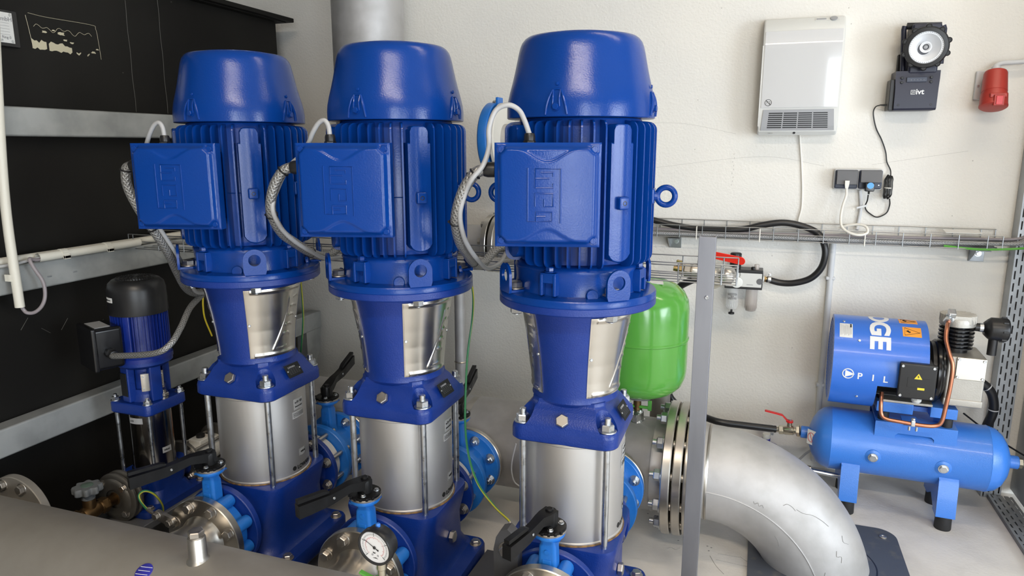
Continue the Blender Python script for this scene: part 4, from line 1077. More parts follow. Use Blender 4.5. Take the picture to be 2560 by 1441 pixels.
def tick(b, r0, r1, a, w_):
    s = gu*(-math.sin(a)) + gv*math.cos(a)
    b.loft([[gp(r0, a)-s*w_, gp(r0, a)+s*w_, gp(r0, a, .0046)+s*w_, gp(r0, a, .0046)-s*w_], [gp(r1, a)-s*w_, gp(r1, a)+s*w_, gp(r1, a, .0046)+s*w_, gp(r1, a, .0046)-s*w_]])
b = B(); b2 = B()
for k in range(41):
    a = math.radians(225 - 270*k/40)
    tick(b, 0.0245 if k % 10 else 0.0225, 0.0275 if k % 10 else 0.0290, a, 0.00016 if k % 10 else 0.0004)
    tick(b2, 0.0190 if k % 5 else 0.0175, 0.0210, a, 0.00014)
part('outer_scale', b, 'print_black', dl); part('red_scale', b2, 'print_red', dl)
fm = lambda dx, dy: (lambda x, y, z: gc + gu*(x+dx) + gv*(y+dy) + gd*(0.0042+z))
b = text_bm('bar', 0.0048, fm(-0.0045, -0.0125)); part('lettering', b, 'print_black', dl)
b = B()
for dx in (-0.006, 0.006): 
    b.tube([gc + gu*(dx + 0.0016*math.cos(x)) + gv*(-0.016 + 0.0016*math.sin(x)) + gd*0.0043 for x in [2*PI*k/12 for k in range(12)]], 0.0003, n=4, closed=True, smooth=False)
b.prism([(-0.006, 0), (0.001, 0.0018), (0.006, -0.0004), (0.001, 0.0002)], gc + gv*(-0.0225) + gd*0.0043, gu, gv, gd*0.0003)
part('maker_mark', b, 'print_black', dl)
b = B(); na = math.radians(150)
s = gu*(-math.sin(na)) + gv*math.cos(na)
b.loft([[gp(-0.010, na, .005)-s*0.0016, gp(-0.010, na, .005)+s*0.0016, gp(-0.010, na, .0056)+s*0.0016, gp(-0.010, na, .0056)-s*0.0016], [gp(-0.004, na, .005)-s*0.0006, gp(-0.004, na, .005)+s*0.0006, gp(-0.004, na, .0056)+s*0.0006, gp(-0.004, na, .0056)-s*0.0006], [gp(0.024, na, .005)-s*0.0002, gp(0.024, na, .005)+s*0.0002, gp(0.024, na, .0056)+s*0.0002, gp(0.024, na, .0056)-s*0.0002]])
b.lathe([(0.0028, 0.0045), (0.0028, 0.0062), (0.002, 0.0068)], gc, gd, 16); part('needle', b, 'print_black', dl)
b = B(); b.lathe([(0.0045, 0), (0.0045, 0.004), (0.003, 0.006)], gc + V(0, 0.010, 0.034), (0, 0, 1), 16); part('filler_plug', b, 'comp', cs, 'blue filler plug')

# ---------------------------------------------------------------- green vessel on the manifold
t = thing('expansion_vessel', (-0.305, MY, 0.375), 'glossy green expansion vessel behind the pump nearest the post', 'vessel')
vx = -0.303; VR = 0.138
pr = [(0.0, 0.455), (0.035, 0.457), (0.075, 0.466), (0.105, 0.480), (0.125, 0.500), (0.135, 0.525), (VR, 0.550), (VR, 0.640), (VR+.0022, 0.643), (VR+.0022, 0.647), (VR, 0.650), (VR, 0.735), (0.134, 0.762), (0.122, 0.786), (0.100, 0.805), (0.070, 0.817), (0.035, 0.823), (0.0, 0.824)]
b = B(); b.lathe(pr, (vx, MY, 0), (0, 0, 1), 96, cap=(False, False)); vb = part('vessel_shell', b, 'green', t)
b = B(); b.lathe([(0.05, 0.452), (0.052, 0.458), (0.03, 0.4585)], (vx, MY, 0), (0, 0, 1), 40); part('collar', b, 'zinc', t)
b = B(); b.prism([(-0.030, 0), (0.030, 0), (0.026, 0.02), (-0.02, 0.022)], (vx+0.035, MY-0.052, 0.8165), (1, 0, 0), (0, .93, 0.25), (0, 0, 0.002)); part('label', b, 'paper', t, 'white paper label')
b = B(); b.lathe([(0.014, 0.375), (0.014, 0.395), (0.0165, 0.396), (0.0165, 0.408), (0.012, 0.410), (0.012, 0.440), (0.016, 0.441), (0.016, 0.452)], (vx-0.005, MY, 0), (0, 0, 1), 24); part('nipple', b, 'bronze', t)
b = B(); b.box((vx+0.034, MY-0.005, 0.425), (0.012, 0.006, 0.034), 0.002); b.box((vx-0.04, MY-0.005, 0.422), (0.010, 0.006, 0.028), 0.002); b.cyl((vx-0.035, MY-0.005, 0.418), (vx+0.03, MY-0.005, 0.418), 0.005, n=10); part('green_handle', b, 'green', t)
b = B(); pts = [(0.030 + 0.010*math.sin(k*2.1), k) for k in range(1)]
b.lathe([(0.040, -0.020), (0.034, -0.004), (0.022, 0.008), (0.021, 0.032), (0.015, 0.038)], (vx-0.005, MY-0.008, 0.372), (0, -0.12, 1), 22)
for v in b.bm.verts: v.co += V(random.uniform(-1, 1), random.uniform(-1, 1), random.uniform(-1, 1))*0.003
part('foil_wrap', b, 'blob', t)

# ---------------------------------------------------------------- steel post
p0 = (-0.121,1.69,1.002); p1 = (-0.082,1.69,1.002)
t = thing('steel_post', ((p0[0]+p1[0])/2, 1.70, 0), 'upright raw steel channel post in front of the flange and elbow', 'post')
xa, xb = p0[0], p1[0]; zt_ = p0[2]
b = B()
b.box(((xa+xb)/2, 1.6915, zt_/2), (xb-xa, 0.003, zt_), 0.0008)
for x in (xa+0.0015, xb-0.0015): b.box((x, 1.706, zt_/2), (0.003, 0.030, zt_), 0.0008)
for x in (xa+0.006, xb-0.006): b.box((x, 1.7195, zt_/2), (0.010, 0.003, zt_), 0.0008)
part('channel', b, 'post', t)
b = B(); b.box(((xa+xb)/2, 1.71, 0.004), (0.09, 0.09, 0.007), 0.001); part('foot_plate', b, 'post', t)
o = (-0.096,1.69,0.857); put('screw', screw(0.005, 0.003), t, (o[0], 1.690, o[2]), (0, -1, 0))

# ---------------------------------------------------------------- pipes at the back wall
t = thing('riser_pipe', (-1.45, 2.5, 0.9), 'wide stainless pipe rising along the back wall', 'pipe')
b = B(); b.lathe([(0.068, 0.885), (0.068, 0.98), (0.1365, 1.15), (0.1365, 2.88)], (-1.449, 2.5, 0), (0, 0, 1), 72); part('riser', b, 'pipe', t)
b = B(); b.tube([(-1.449, 2.5, 0.99), (-1.449, 2.5, 0.95), (-1.43, 2.5, 0.88), (-1.36, 2.5, 0.845), (-1.28, 2.5, 0.845)], 0.068, n=36); b.cyl((-1.30, 2.5, 0.845), (-0.945, 2.5, 0.845), 0.068, n=40); part('horizontal_run', b, 'pipe', t)
for x in (-0.955, -0.927):
    b = B(); b.disc((x, 2.5, 0.845), (1, 0, 0), 0.110, 0.020, 64, 0.002); f_ = part('pipe_flange', b, 'flange', t)
    if x < -0.95: ring_of('bolt', bolt(0.013, 0.012), f_, (x, 2.5, 0.845), (-1, 0, 0), 0.090, 8, .2)
b = B(); b.cyl((-0.905, 2.5, 0.845), (-0.80, 2.5, 0.845), 0.060, n=40); b.tube([(-0.82, 2.5, 0.845), (-0.77, 2.5, 0.86), (-0.75, 2.5, 0.92), (-0.75, 2.5, 1.02)], 0.060, n=32); part('rising_bend', b, 'pipe', t)
t = thing('flow_meter', (-0.86, 2.5, 1.0), 'light blue round instrument body on the pipe behind the motors', 'flow meter')
b = B(); b.disc((-0.955, 2.5, 1.235), (1, 0, 0), 0.132, 0.038, 64, 0.006); b.box((-0.915, 2.5, 1.245), (0.012, 0.05, 0.28), 0.003); part('meter_body', b, 'valve', t)
b = B(); b.disc((-0.908, 2.5, 1.235), (1, 0, 0), 0.130, 0.016, 64, 0.003); part('rear_flange', b, 'disc', t)
b = B(); b.lathe([(0.055, 0), (0.055, 0.16)], (-0.892, 2.5, 1.235), (1, 0, 0), 32); b.tube([(-0.76, 2.5, 1.235), (-0.745, 2.5, 1.21), (-0.75, 2.5, 1.02)], 0.055, n=24); part('connecting_pipe', b, 'pipe', t)
put('bolt', bolt(0.010, 0.012), t, (-0.921, 2.49, 1.365), (-1, 0, 0))
t = thing('thin_pipe', (-0.92, 2.12, 0.37), 'slim stainless pipe rising from the manifold behind the middle pump', 'pipe')
q0 = (-0.955,2.2,0.727); q1 = (-0.941,2.2,0.348)
b = B(); b.cyl((q0[0], 2.2, 0.30), (q0[0], 2.2, 0.835), 0.0190, n=24); part('tube', b, 'pipe', t)
w0 = (-0.945,2.2,0.46); b = B(); b.lathe([(0.0195, -0.003), (0.022, 0), (0.0195, 0.003)], (q0[0], 2.2, w0[2]), (0, 0, 1), 24, cap=(False, False)); part('weld_bead', b, 'flange', t)
t = thing('vessel_riser', (-0.27, 2.3, 0.3), 'short brownish steel pipe standing behind the green vessel', 'pipe')
q = (-0.264,2.3,0.351); b = B(); b.cyl((q[0], 2.3, 0.10), (q[0], 2.3, 0.55), 0.033, n=32); part('tube', b, 'header', t)
b = B(); b.disc((q[0], 2.3, 0), (0, 0, 1), 0.05, 0.10, 32); part('foot', b, 'header', t)
# beige cone-shaped cap behind the lower tray
t = thing('plastic_funnel', (-0.33, 2.45, 0.7), 'beige cone-shaped cap above the green vessel, partly behind the mesh tray', 'cap')
q = (-0.343,2.5,0.768); b = B(); b.lathe([(0.030, -0.01), (0.075, 0.0), (0.078, 0.008), (0.070, 0.014), (0.020, 0.09), (0.016, 0.12)], (q[0]-0.02, 2.5, q[2]-0.05), (0, 0, 1), 32); part('cone', b, 'disc', t)
b = B(); b.cyl((q[0]-0.02, 2.52, q[2]-0.02), (q[0]-0.02, 2.75, q[2]-0.02), 0.012, n=12); part('wall_pin', b, 'disc', t)

# ================================================================ small jockey pump
JX, JY = -1.70, 1.545
t = thing('small_pump', (JX, JY, 0.14), 'small blue vertical pump with black cap and polished sleeve by the tank', 'pump')
c = lambda z: V(JX, JY, z)
def JP(az, r, z): a = math.radians(az); return V(JX + r*math.cos(a), JY + r*math.sin(a), z)
b = B(); b.loft([[(JX+x, JY+y, z) for x, y in rrect(0.088, 0.125, 0.02)] for z in (0.140, 0.160)])
b.loft([[(JX+x, JY+y, z) for x, y in rrect(hx, hx, r)] for z, hx, r in ((0.158, .075, .02), (0.19, .062, .03), (0.225, .068, .03), (0.240, .072, .028), (0.243, .070, .028))])
for s in (-1, 1): b.lathe([(0.034, 0.04), (0.036, 0.09), (0.040, 0.098)], (JX, JY, 0.205), (0, s, 0), 32)
part('pump_base', b, 'cast', t)
for sx in (-1, 1):
    for sy in (-1, 1): put('anchor_bolt', bolt(0.010, 0.008), t, (JX+sx*0.072, JY+sy*0.100, 0.160), (0, 0, 1), sx)
b = B(); b.lathe([(0.0635, 0.243), (0.0640, 0.250), (0.0605, 0.253), (0.0600, 0.430), (0.0625, 0.432), (0.0625, 0.440)], c(0), (0, 0, 1), 72); sl = part('outer_sleeve', b, 'mirror', t)
def jpatch(az0, z0, w, h, r=0.0604):
    b = B(); n = 8; b.loft([[JP(az0 + math.degrees((w*i/n)/r), r+dz, z) for dz, z in ((0, z0), (0.0004, z0), (0.0004, z0+h), (0, z0+h))] for i in range(n+1)]); return b
part('type_sticker', jpatch(-107, 0.402, 0.046, 0.018), 'greylabel', sl); part('badge_sticker', jpatch(-20, 0.300, 0.030, 0.018), 'greylabel', sl)
jm = lambda az0, z0: (lambda x, y, z: JP(az0 + math.degrees(x/0.0608), 0.0608 + z, z0 + y))
b = text_bm('e-SV', 0.008, jm(-103, 0.408)); part('lettering', b, 'print_black', sl)
b = text_bm('WRAS', 0.007, jm(-16, 0.306), 0.0002); part('lettering', b, 'print_black', sl)
for sx in (-1, 1):
    for sy in (-1, 1):
        b = B(); b.cyl((JX+sx*0.061, JY+sy*0.061, 0.235), (JX+sx*0.061, JY+sy*0.061, 0.48), 0.0058, n=12); rod = part('tie_rod', b, 'zinc', t)
        put('nut', bolt(0.0105, 0.010, 'zinc', stud=0.008), rod, (JX+sx*0.061, JY+sy*0.061, 0.470), (0, 0, 1), sx*.3+sy)
b = B(); b.loft([[(JX+x*k, JY+y*k, z) for x, y in rrect(0.076, 0.076, 0.018)] for z, k in ((0.436, .96), (0.440, 1), (0.464, 1), (0.470, .97))]); b.lathe([(0.058, 0.468), (0.052, 0.478), (0.050, 0.49)], c(0), (0, 0, 1), 40); part('pump_head', b, 'cast', t)
b = B(); b.hexa(JP(0, 0.062, 0.478), (0, 0, 1), 0.014, 0.010); b.lathe([(0.012, 0), (0.012, 0.006)], JP(0, 0.062, 0.470), (0, 0, 1), 20); b.lathe([(0.006, 0), (0.006, 0.008)], JP(0, 0.062, 0.488), (0, 0, 1), 12); part('vent_plug', b, 'bolt', t)
b = B()
for az in (-100, -20, 80, 160):
    a = math.radians(az); b.box(JP(az, 0.056, 0.53), (0.024, 0.034, 0.12), 0.004, Matrix.Rotation(a, 3, 'Z'))
b.lathe([(0.050, 0.475), (0.050, 0.505), (0.040, 0.506), (0.040, 0.570), (0.066, 0.572), (0.078, 0.582), (0.078, 0.592)], c(0), (0, 0, 1), 64); part('lantern', b, 'cast', t)
b = B(); n = 20; b.loft([[JP(-56 + 62*i/n, r, z) for r, z in ((0.048, 0.503), (0.061, 0.503), (0.061, 0.556), (0.048, 0.556))] for i in range(n+1)]); g = part('coupling_guard', b, 'guard', t)
for az in (-51, 1):
    for z in (0.512, 0.547): put('screw', screw(0.0025, 0.0015), g, JP(az, 0.061, z), JP(az, 1, 0)-JP(az, 0, 0))
b = B(); b.box(JP(-100, 0.0695, 0.525), (0.002, 0.028, 0.070), 0.0005, Matrix.Rotation(math.radians(-100), 3, 'Z')); part('name_plate', b, 'nameplate', t)
b = B(); b.lathe([(0.080, 0.592), (0.080, 0.604), (0.070, 0.612), (0.066, 0.62), (0.066, 0.735)], c(0), (0, 0, 1), 64)
for i in range(44):
    az = 360*i/44; a = math.radians(az)
    if -80 < az-360 < -62: continue
    b.box(JP(az, 0.0705, 0.672), (0.013, 0.0022, 0.126), 0, Matrix.Rotation(a, 3, 'Z'))
b.box(JP(-72, 0.068, 0.672), (0.018, 0.022, 0.13), 0.004, Matrix.Rotation(math.radians(-72), 3, 'Z'))
part('finned_housing', b, 'darkblue', t)
put('screw', screw(0.004, 0.006), t, JP(-72, 0.071, 0.606), (0, 0, 1))
b = B(); b.lathe([(0.0785, 0.733), (0.0790, 0.732), (0.0795, 0.735), (0.0792, 0.775), (0.0785, 0.803), (0.074, 0.820), (0.064, 0.830), (0.055, 0.832), (0.0, 0.834)], c(0), (0, 0, 1), 72); fc = part('fan_cap', b, 'black', t)
b = B()
for r in (0.012, 0.022, 0.032, 0.042, 0.052):
    for k in range(int(r*900)):
        a = 2*PI*k/int(r*900); b.box((JX+r*math.cos(a), JY+r*math.sin(a), 0.8345), (0.0022, 0.0045, 0.0025), 0, Matrix.Rotation(a, 3, 'Z'))
part('vent_grid', b, 'black', fc, kind='stuff')
b = B(); n = 6; b.loft([[JP(-120 + 23*i/n, r, z) for r, z in ((0.0790, 0.772), (0.0800, 0.772), (0.0800, 0.786), (0.0790, 0.786))] for i in range(n+1)]); st_ = part('arrow_label', b, 'paper', fc)
b = B(); b.prism([(0, 0), (0.005, 0.003), (0.005, 0.001), (0.022, 0.001), (0.022, -0.001), (0.005, -0.001), (0.005, -0.003)], JP(-150, 0.0800, 0.779), JP(-135, .08, 0)-JP(-150, .08, 0), (0, 0, 40), (JP(-141, 1, 0)-JP(-141, 0, 0))*0.0012)
for v in b.bm.verts: pass
bb = B(); bb.box(JP(-108, 0.0806, 0.779), (0.0008, 0.020, 0.0022), 0, Matrix.Rotation(math.radians(-108), 3, 'Z')); bb.box(JP(-116, 0.0806, 0.779), (0.0008, 0.005, 0.005), 0, Matrix.Rotation(math.radians(-116), 3, 'Z')); b.bm.free(); part('arrow_print', bb, 'print_black', st_)
ba = math.radians(-113); R_ = Matrix.Rotation(ba, 3, 'Z')
b = B(); b.box(JP(-113, 0.108, 0.652), (0.078, 0.118, 0.120), 0.010, R_, 3); tb = part('terminal_box', b, 'blackgloss', t)
b = B(); b.box(JP(-113, 0.144, 0.652), (0.014, 0.122, 0.124), 0.004, R_); part('box_lid', b, 'blackgloss', tb)
b = B(); b.box(JP(-113, 0.115, 0.7126), (0.040, 0.085, 0.001), 0.0003, R_); part('silver_label', b, 'greylabel', tb)
gp_ = JP(-113, 0.108, 0.640) + R_ @ V(0, 0.059, 0)
b = B(); gland(b, gp_, R_ @ V(0, 1, 0), 0.0125, 0.032); part('cable_gland', b, 'black', t)
# stand below it
t = thing('pump_stand', (-1.70, 1.5, 0), 'dark steel stand carrying the small pump', 'stand')
b = B(); b.box((JX, 1.53, 0.128), (0.20, 0.30, 0.022), 0.003); part('top_plate', b, 'frame', t)
for y in (1.42, 1.63):
    b = B(); b.box((JX, y, 0.058), (0.18, 0.03, 0.116), 0.002); part('cross_leg', b, 'frame', t)
b = B(); b.cyl((JX+0.005, 1.425, 0.0), (JX+0.005, 1.425, 0.0), .01) if False else b.box((JX+0.01, 1.385, 0.06), (0.055, 0.03, 0.10), 0.004); part('rubber_block', b, 'rubber', t)
# inlet: globe valve with grey handwheel and two round flanges
t = thing('inlet_valve', (JX, 1.33, 0.17), 'bronze valve with grey handwheel in front of the small pump', 'valve')
vz = 0.208
b = B(); b.lathe([(0.0150, 1.150), (0.0150, 1.262)], (JX, 0, vz), (0, 1, 0), 24); part('inlet_pipe', b, 'flange', t)
b = B(); b.lathe([(0.018, 0), (0.020, 0.004), (0.020, 0.022), (0.017, 0.028), (0.021, 0.036), (0.022, 0.060), (0.021, 0.072), (0.017, 0.080), (0.020, 0.086), (0.020, 0.104), (0.017, 0.108), (0.015, 0.130), (0.024, 0.134)], (JX, 1.260, vz), (0, 1, 0), 28)
b.hexa((JX, 1.264, vz), (0, 1, 0), 0.0235, 0.020); b.hexa((JX, 1.344, vz), (0, 1, 0), 0.0235, 0.020); b.lathe([(0.017, 0.0), (0.017, 0.035), (0.014, 0.045)], (JX, 1.312, vz), (0, 0, 1), 24); part('valve_body', b, 'bronze', t)
b = B(); b.lathe([(0.016, 0.040), (0.0175, 0.042), (0.0175, 0.062), (0.013, 0.064)], (JX, 1.312, vz), (0, 0, 1), 24)
lob = [( (0.0345 + 0.0042*math.cos(8*x))*math.cos(x), (0.0345 + 0.0042*math.cos(8*x))*math.sin(x)) for x in [2*PI*k/96 for k in range(96)]]
b.loft([[(JX+x*k, 1.312+y*k, vz+z) for x, y in lob] for z, k in ((0.060, .92), (0.063, 1), (0.077, 1), (0.081, .93))]); hw = part('handwheel', b, 'knob', t)
b = B(); b.lathe([(0.016, 0.0), (0.016, 0.0012), (0.014, 0.002)], (JX, 1.312, vz+0.081), (0, 0, 1), 28); part('green_cap', b, 'knobgreen', hw)
for y in (1.392, 1.413):
    b = B(); b.lathe([(0.020, 0), (0.060, 0.0), (0.070, 0.002), (0.0745, 0.006), (0.0745, 0.012), (0.072, 0.014), (0.02, 0.014)], (JX, y, vz), (0, 1, 0), 56); pf = part('pressed_flange', b, 'oldsteel', t)
    if y < 1.4:
        b = B(); b.lathe([(0.028, -0.004), (0.046, -0.008), (0.058, -0.004), (0.062, 0.001)], (JX, y, vz), (0, 1, 0), 48, cap=(False, False)); part('pressed_ridge', b, 'oldsteel', pf)
        ring_of('bolt', bolt(0.010, 0.008), pf, (JX, y, vz), (0, -1, 0), 0.055, 4, PI/4)
# outlet: white ball valve with orange lever
t = thing('outlet_valve', (JX, 1.75, 0.17), 'white ball valve with orange lever behind the small pump', 'valve')
b = B(); b.disc((JX, 1.645, vz), (0, 1, 0), 0.072, 0.014, 56, 0.003); f_ = part('front_flange', b, 'oldsteel', t); ring_of('nut', bolt(0.0105, 0.010, stud=0.008), f_, (JX, 1.645, vz), (0, -1, 0), 0.055, 4, PI/4)
b = B(); b.lathe([(0.034, 1.659), (0.040, 1.67), (0.042, 1.70), (0.042, 1.77), (0.038, 1.80)], (JX, 0, vz), (0, 1, 0), 40); b.box((JX, 1.735, vz+0.040), (0.05, 0.06, 0.022), 0.004); part('valve_body', b, 'disc', t)
for k in range(4):
    a = PI/4 + k*PI/2; b = B(); b.cyl((JX+0.053*math.cos(a), 1.65, vz+0.053*math.sin(a)), (JX+0.053*math.cos(a), 1.83, vz+0.053*math.sin(a)), 0.005, n=10); part('stud', b, 'bolt', t)
b = B(); b.lathe([(0.014, 0), (0.014, 0.010), (0.010, 0.012)], (JX, 1.735, vz+0.051), (0, 0, 1), 20); part('stem_cap', b, 'black', t)
b = B(); b.loft([[(JX+0.018-w_, 1.76, z), (JX+0.018+w_, 1.76, z), (JX+0.018+w_, 1.766, z), (JX+0.018-w_, 1.766, z)] for z, w_ in ((vz+0.055, 0.010), (vz+0.10, 0.008), (vz+0.135, 0.0055), (vz+0.14, 0.003))]); part('orange_lever', b, 'orangeplastic', t, 'orange lever')
b = B(); b.disc((JX, 1.80, vz), (0, 1, 0), 0.072, 0.014, 56, 0.003); part('rear_flange', b, 'oldsteel', t)
b = B(); b.cyl((JX, 1.814, vz), (JX, 1.93, vz+0.01), 0.030, n=28); part('outlet_pipe', b, 'pipe', t)

# ================================================================ compressor
KX, KY = 0.52, 2.505
t = thing('air_compressor', (KX, KY, 0), 'blue piston air compressor on a horizontal tank in the right corner', 'compressor')
TZ, TR = 0.222, 0.1055
b = B(); b.lathe([(0.0, 0), (0.03, 0.003), (0.06, 0.013), (0.085, 0.028), (0.099, 0.045), (TR, 0.066), (TR+0.0012, 0.069), (TR, 0.072), (TR, 0.522), (TR+0.0012, 0.525), (TR, 0.528), (0.099, 0.549), (0.085, 0.566), (0.06, 0.581), (0.03, 0.591), (0.0, 0.594)], (0.224, KY, TZ), (1, 0, 0), 96, cap=(False, False)); tk = part('air_tank', b, 'comp', t)
b = B(); b.lathe([(0.019, 0), (0.021, 0.002), (0.021, 0.03)], (0.200, KY, TZ+.005), (1, 0, 0), 28); part('socket', b, 'comp', tk)
b = B(); b.lathe([(0.019, 0), (0.021, -0.002), (0.021, -0.03)], (0.842, KY, TZ), (1, 0, 0), 28); part('socket', b, 'comp', tk)
b = B(); b.hexa((0.842, KY, TZ), (1, 0, 0), 0.017, 0.012); b.cyl((0.85, KY, TZ), (0.885, KY, TZ), 0.011, n=16); part('end_fitting', b, 'brass', t)
for px_, pz_ in (((0.419,2.408,0.214)), ((0.619,2.408,0.21)))  and [((0.419,2.408,0.214)[0], (0.419,2.408,0.214)[2]), ((0.619,2.408,0.21)[0], (0.619,2.408,0.21)[2])]:
    dz = max(-0.09, min(0.09, pz_ - TZ)); yy = KY - math.sqrt(TR**2 - dz**2); d = V(0, yy-KY, dz).normalized()
    b = B(); b.lathe([(0.027, -0.006), (0.024, 0.0), (0.018, 0.0022), (0.0165, 0.003)], (px_, yy, pz_), d, 32); part('plug_boss', b, 'comp', tk)
    b = B(); b.lathe([(0.0150, 0), (0.0150, 0.004)], V(px_, yy, pz_)+d*0.002, d, 24); b.hexa(V(px_, yy, pz_)+d*0.006, d, 0.0125, 0.006); part('hexagon_plug', b, 'zinc', tk)
# round prohibition sticker on the left dome
sp = V((0.222,2.42,0.24)); sp = V(0.234, 2.452, 0.232); sd = V(-0.62, -0.74, 0.05).normalized(); su = V(0, 0, 1); sw = sd.cross(su).normalized()*-1
b = B(); b.prism([(-0.016, -0.026), (0.016, -0.026), (0.016, 0.026), (-0.016, 0.026)], sp + sd*0.001, sw, su, sd*0.0012); stk = part('sticker', b, 'paper', t, 'white sticker with a red barred circle')
b = B(); b.tube([sp + sd*0.0026 + sw*(0.0125*math.cos(x)) + su*(0.0165*math.sin(x)) for x in [2*PI*k/28 for k in range(28)]], 0.0009, n=6, closed=True, smooth=False); b.tube([sp + sd*0.0026 + sw*(-0.006) + su*0.014, sp + sd*0.0026 + sw*0.006 - su*0.014], 0.0009, n=6); part('barred_circle', b, 'print_red', stk)
def cleg(x0, x1):
    b = B()
    b.prism([(2.392, 0.046), (2.402, 0.160), (2.418, 0.185), (2.423, 0.185), (2.409, 0.156), (2.398, 0.046)], (x0, 0, 0), (0, 1, 0), (0, 0, 1), (x1-x0, 0, 0))
    b.prism([(2.392, 0.046), (2.450, 0.046), (2.450, 0.050), (2.392, 0.050)], (x0, 0, 0), (0, 1, 0), (0, 0, 1), (x1-x0, 0, 0))
    b.prism([(2.618, 0.046), (2.608, 0.160), (2.592, 0.185), (2.587, 0.185), (2.601, 0.156), (2.612, 0.046)], (x0, 0, 0), (0, 1, 0), (0, 0, 1), (x1-x0, 0, 0))
    b.prism([(2.395, 0.048), (2.44, 0.050), (2.50, 0.082), (2.56, 0.050), (2.615, 0.048), (2.605, 0.17), (2.56, 0.135), (2.505, 0.118), (2.45, 0.135), (2.405, 0.17)], (x0, 0, 0), (0, 1, 0), (0, 0, 1), (0.004, 0, 0))
    lg = part('tank_leg', b, 'comp', t)
    for y in (2.415, 2.595):
        b = B(); b.lathe([(0.0235, 0), (0.0245, 0.003), (0.0235, 0.046)], ((x0+x1)/2, y, 0), (0, 0, 1), 28); part('rubber_foot', b, 'rubber', lg)
cleg(0.330, 0.385); cleg(0.613, 0.668)
sad = [(.418, .332), (.650, .332), (.650, .238), (.588, .238), (.588, .292), (.580, .300), (.486, .300), (.478, .292), (.478, .242), (.418, .242)]
b = B()
for y in (2.418, 2.588): b.prism(sad, (0, y, 0), (1, 0, 0), (0, 0, 1), (0, 0.004, 0))
b.box((0.534, 2.505, 0.332), (0.232, 0.174, 0.004), 0.001); part('saddle', b, 'comp', t)
for x in (0.442, 0.622):
    for y in (2.446, 2.565):
        b = B(); b.lathe([(0.0165, 0.334), (0.0165, 0.362)], (x, y, 0), (0, 0, 1), 24); part('rubber_mount', b, 'rubber', t)
b = B()
b.box((0.470, 2.505, 0.380), (0.105, 0.15, 0.034), 0.002); b.box((0.608, 2.505, 0.380), (0.075, 0.15, 0.034), 0.002); b.box((0.53, 2.52, 0.372), (0.21, 0.10, 0.016), 0.001); part('motor_carrier', b, 'comp', t)
b = B(); b.box((0.50, 2.49, 0.401), (0.15, 0.12, 0.008), 0.001); part('motor_foot', b, 'alu', t)
# motor with fins inside the cover
MZ2, MR2 = 0.507, 0.148
b = B(); b.lathe([(0.075, 0.33), (0.082, 0.335), (0.082, 0.555), (0.095, 0.562), (0.095, 0.575)], (0, KY, MZ2-0.01), (1, 0, 0), 48)
for k in range(24):
    a = 2*PI*k/24; b.box((0.45, KY + 0.086*math.cos(a), MZ2-0.01 + 0.086*math.sin(a)), (0.19, 0.018, 0.003), 0, Matrix.Rotation(a, 3, 'X'))
part('motor', b, 'black', t)
# sheet cover with stepped opening
b = B()
def cp_(x, th, r): a = math.radians(th); return V(x, KY - r*math.cos(a), MZ2 + r*math.sin(a))
def sector(x0, x1, a0, a1, n):
    for i in range(n):
        th0 = a0 + (a1-a0)*i/n; th1 = a0 + (a1-a0)*(i+1)/n
        yield x0, x1, th0, th1
cells = {}
def vert(x, th, r):
    k = (round(x, 4), round(th % 360, 3), r)
    if k not in cells: cells[k] = b.bm.verts.new(cp_(x, th, r))
    return cells[k]
xs = [0.272, 0.338, 0.405, 0.440, 0.475, 0.508, 0.541]
lim = [None, None, (-16, 190), (-16, 190), (17, 170), (17, 170)]
step = 3; faces = set()
for i in range(6):
    for th in range(-90, 270, step):
        l = lim[i]
        a0, a1 = th, th+step
        if l and not (a0 >= l[0]-1.6 and a1 <= l[1]+1.6): continue
        faces.add((i, a0))
for (i, a0) in faces:
    for r, fl_ in ((MR2, 0), (MR2-0.003, 1)):
        q = [vert(xs[i], a0, r), vert(xs[i+1], a0, r), vert(xs[i+1], a0+step, r), vert(xs[i], a0+step, r)]
        b._face(q if fl_ else q[::-1])
    nb = {'l': (i-1, a0), 'r': (i+1, a0), 'd': (i, a0-step), 'u': (i, a0+step)}
    def has(k):
        return k in faces or (k[0], k[1]+360) in faces or (k[0], k[1]-360) in faces
    for side, (p, q) in {'l': ((xs[i], a0), (xs[i], a0+step)), 'r': ((xs[i+1], a0), (xs[i+1], a0+step)), 'd': ((xs[i], a0), (xs[i+1], a0)), 'u': ((xs[i], a0+step), (xs[i+1], a0+step))}.items():
        if not has(nb[side]): b._face((vert(*p, MR2), vert(*q, MR2), vert(*q, MR2-0.003), vert(*p, MR2-0.003)))
cov = part('motor_cover', b, 'compcowl', t, ang=40)
b = B(); b.lathe([(MR2-0.002, 0.0), (MR2-0.012, -0.002), (MR2-0.012, 0.003), (MR2-0.004, 0.004)], (0.272, KY, MZ2), (1, 0, 0), 72, cap=(False, False))
for k in range(26):
    z = -0.130 + 0.0104*k; h = math.sqrt(max(0, 0.137**2 - z*z)); b.box((0.274, KY, MZ2+z), (0.006, 2*h, 0.0026), 0, Matrix.Rotation(0.3, 3, 'Y'))
part('intake_louvre', b, 'compcowl', t, kind='stuff')
b = B(); b.disc((0.285, KY, MZ2), (1, 0, 0), 0.14, 0.003, 48, 0.0005); part('inner_disc', b, 'black', t)
def cmap(x0, th0, rot=0, r=MR2):   # rot=1: text runs downwards, letters upright towards +x
    if rot: return lambda x, y, z: cp_(x0 + y, th0 - math.degrees(x/r), r + 0.0002 + z)
    return lambda x, y, z: cp_(x0 + x, th0 + math.degrees(y/r), r + 0.0002 + z)
bg = cmap(0.378, 126, 1)
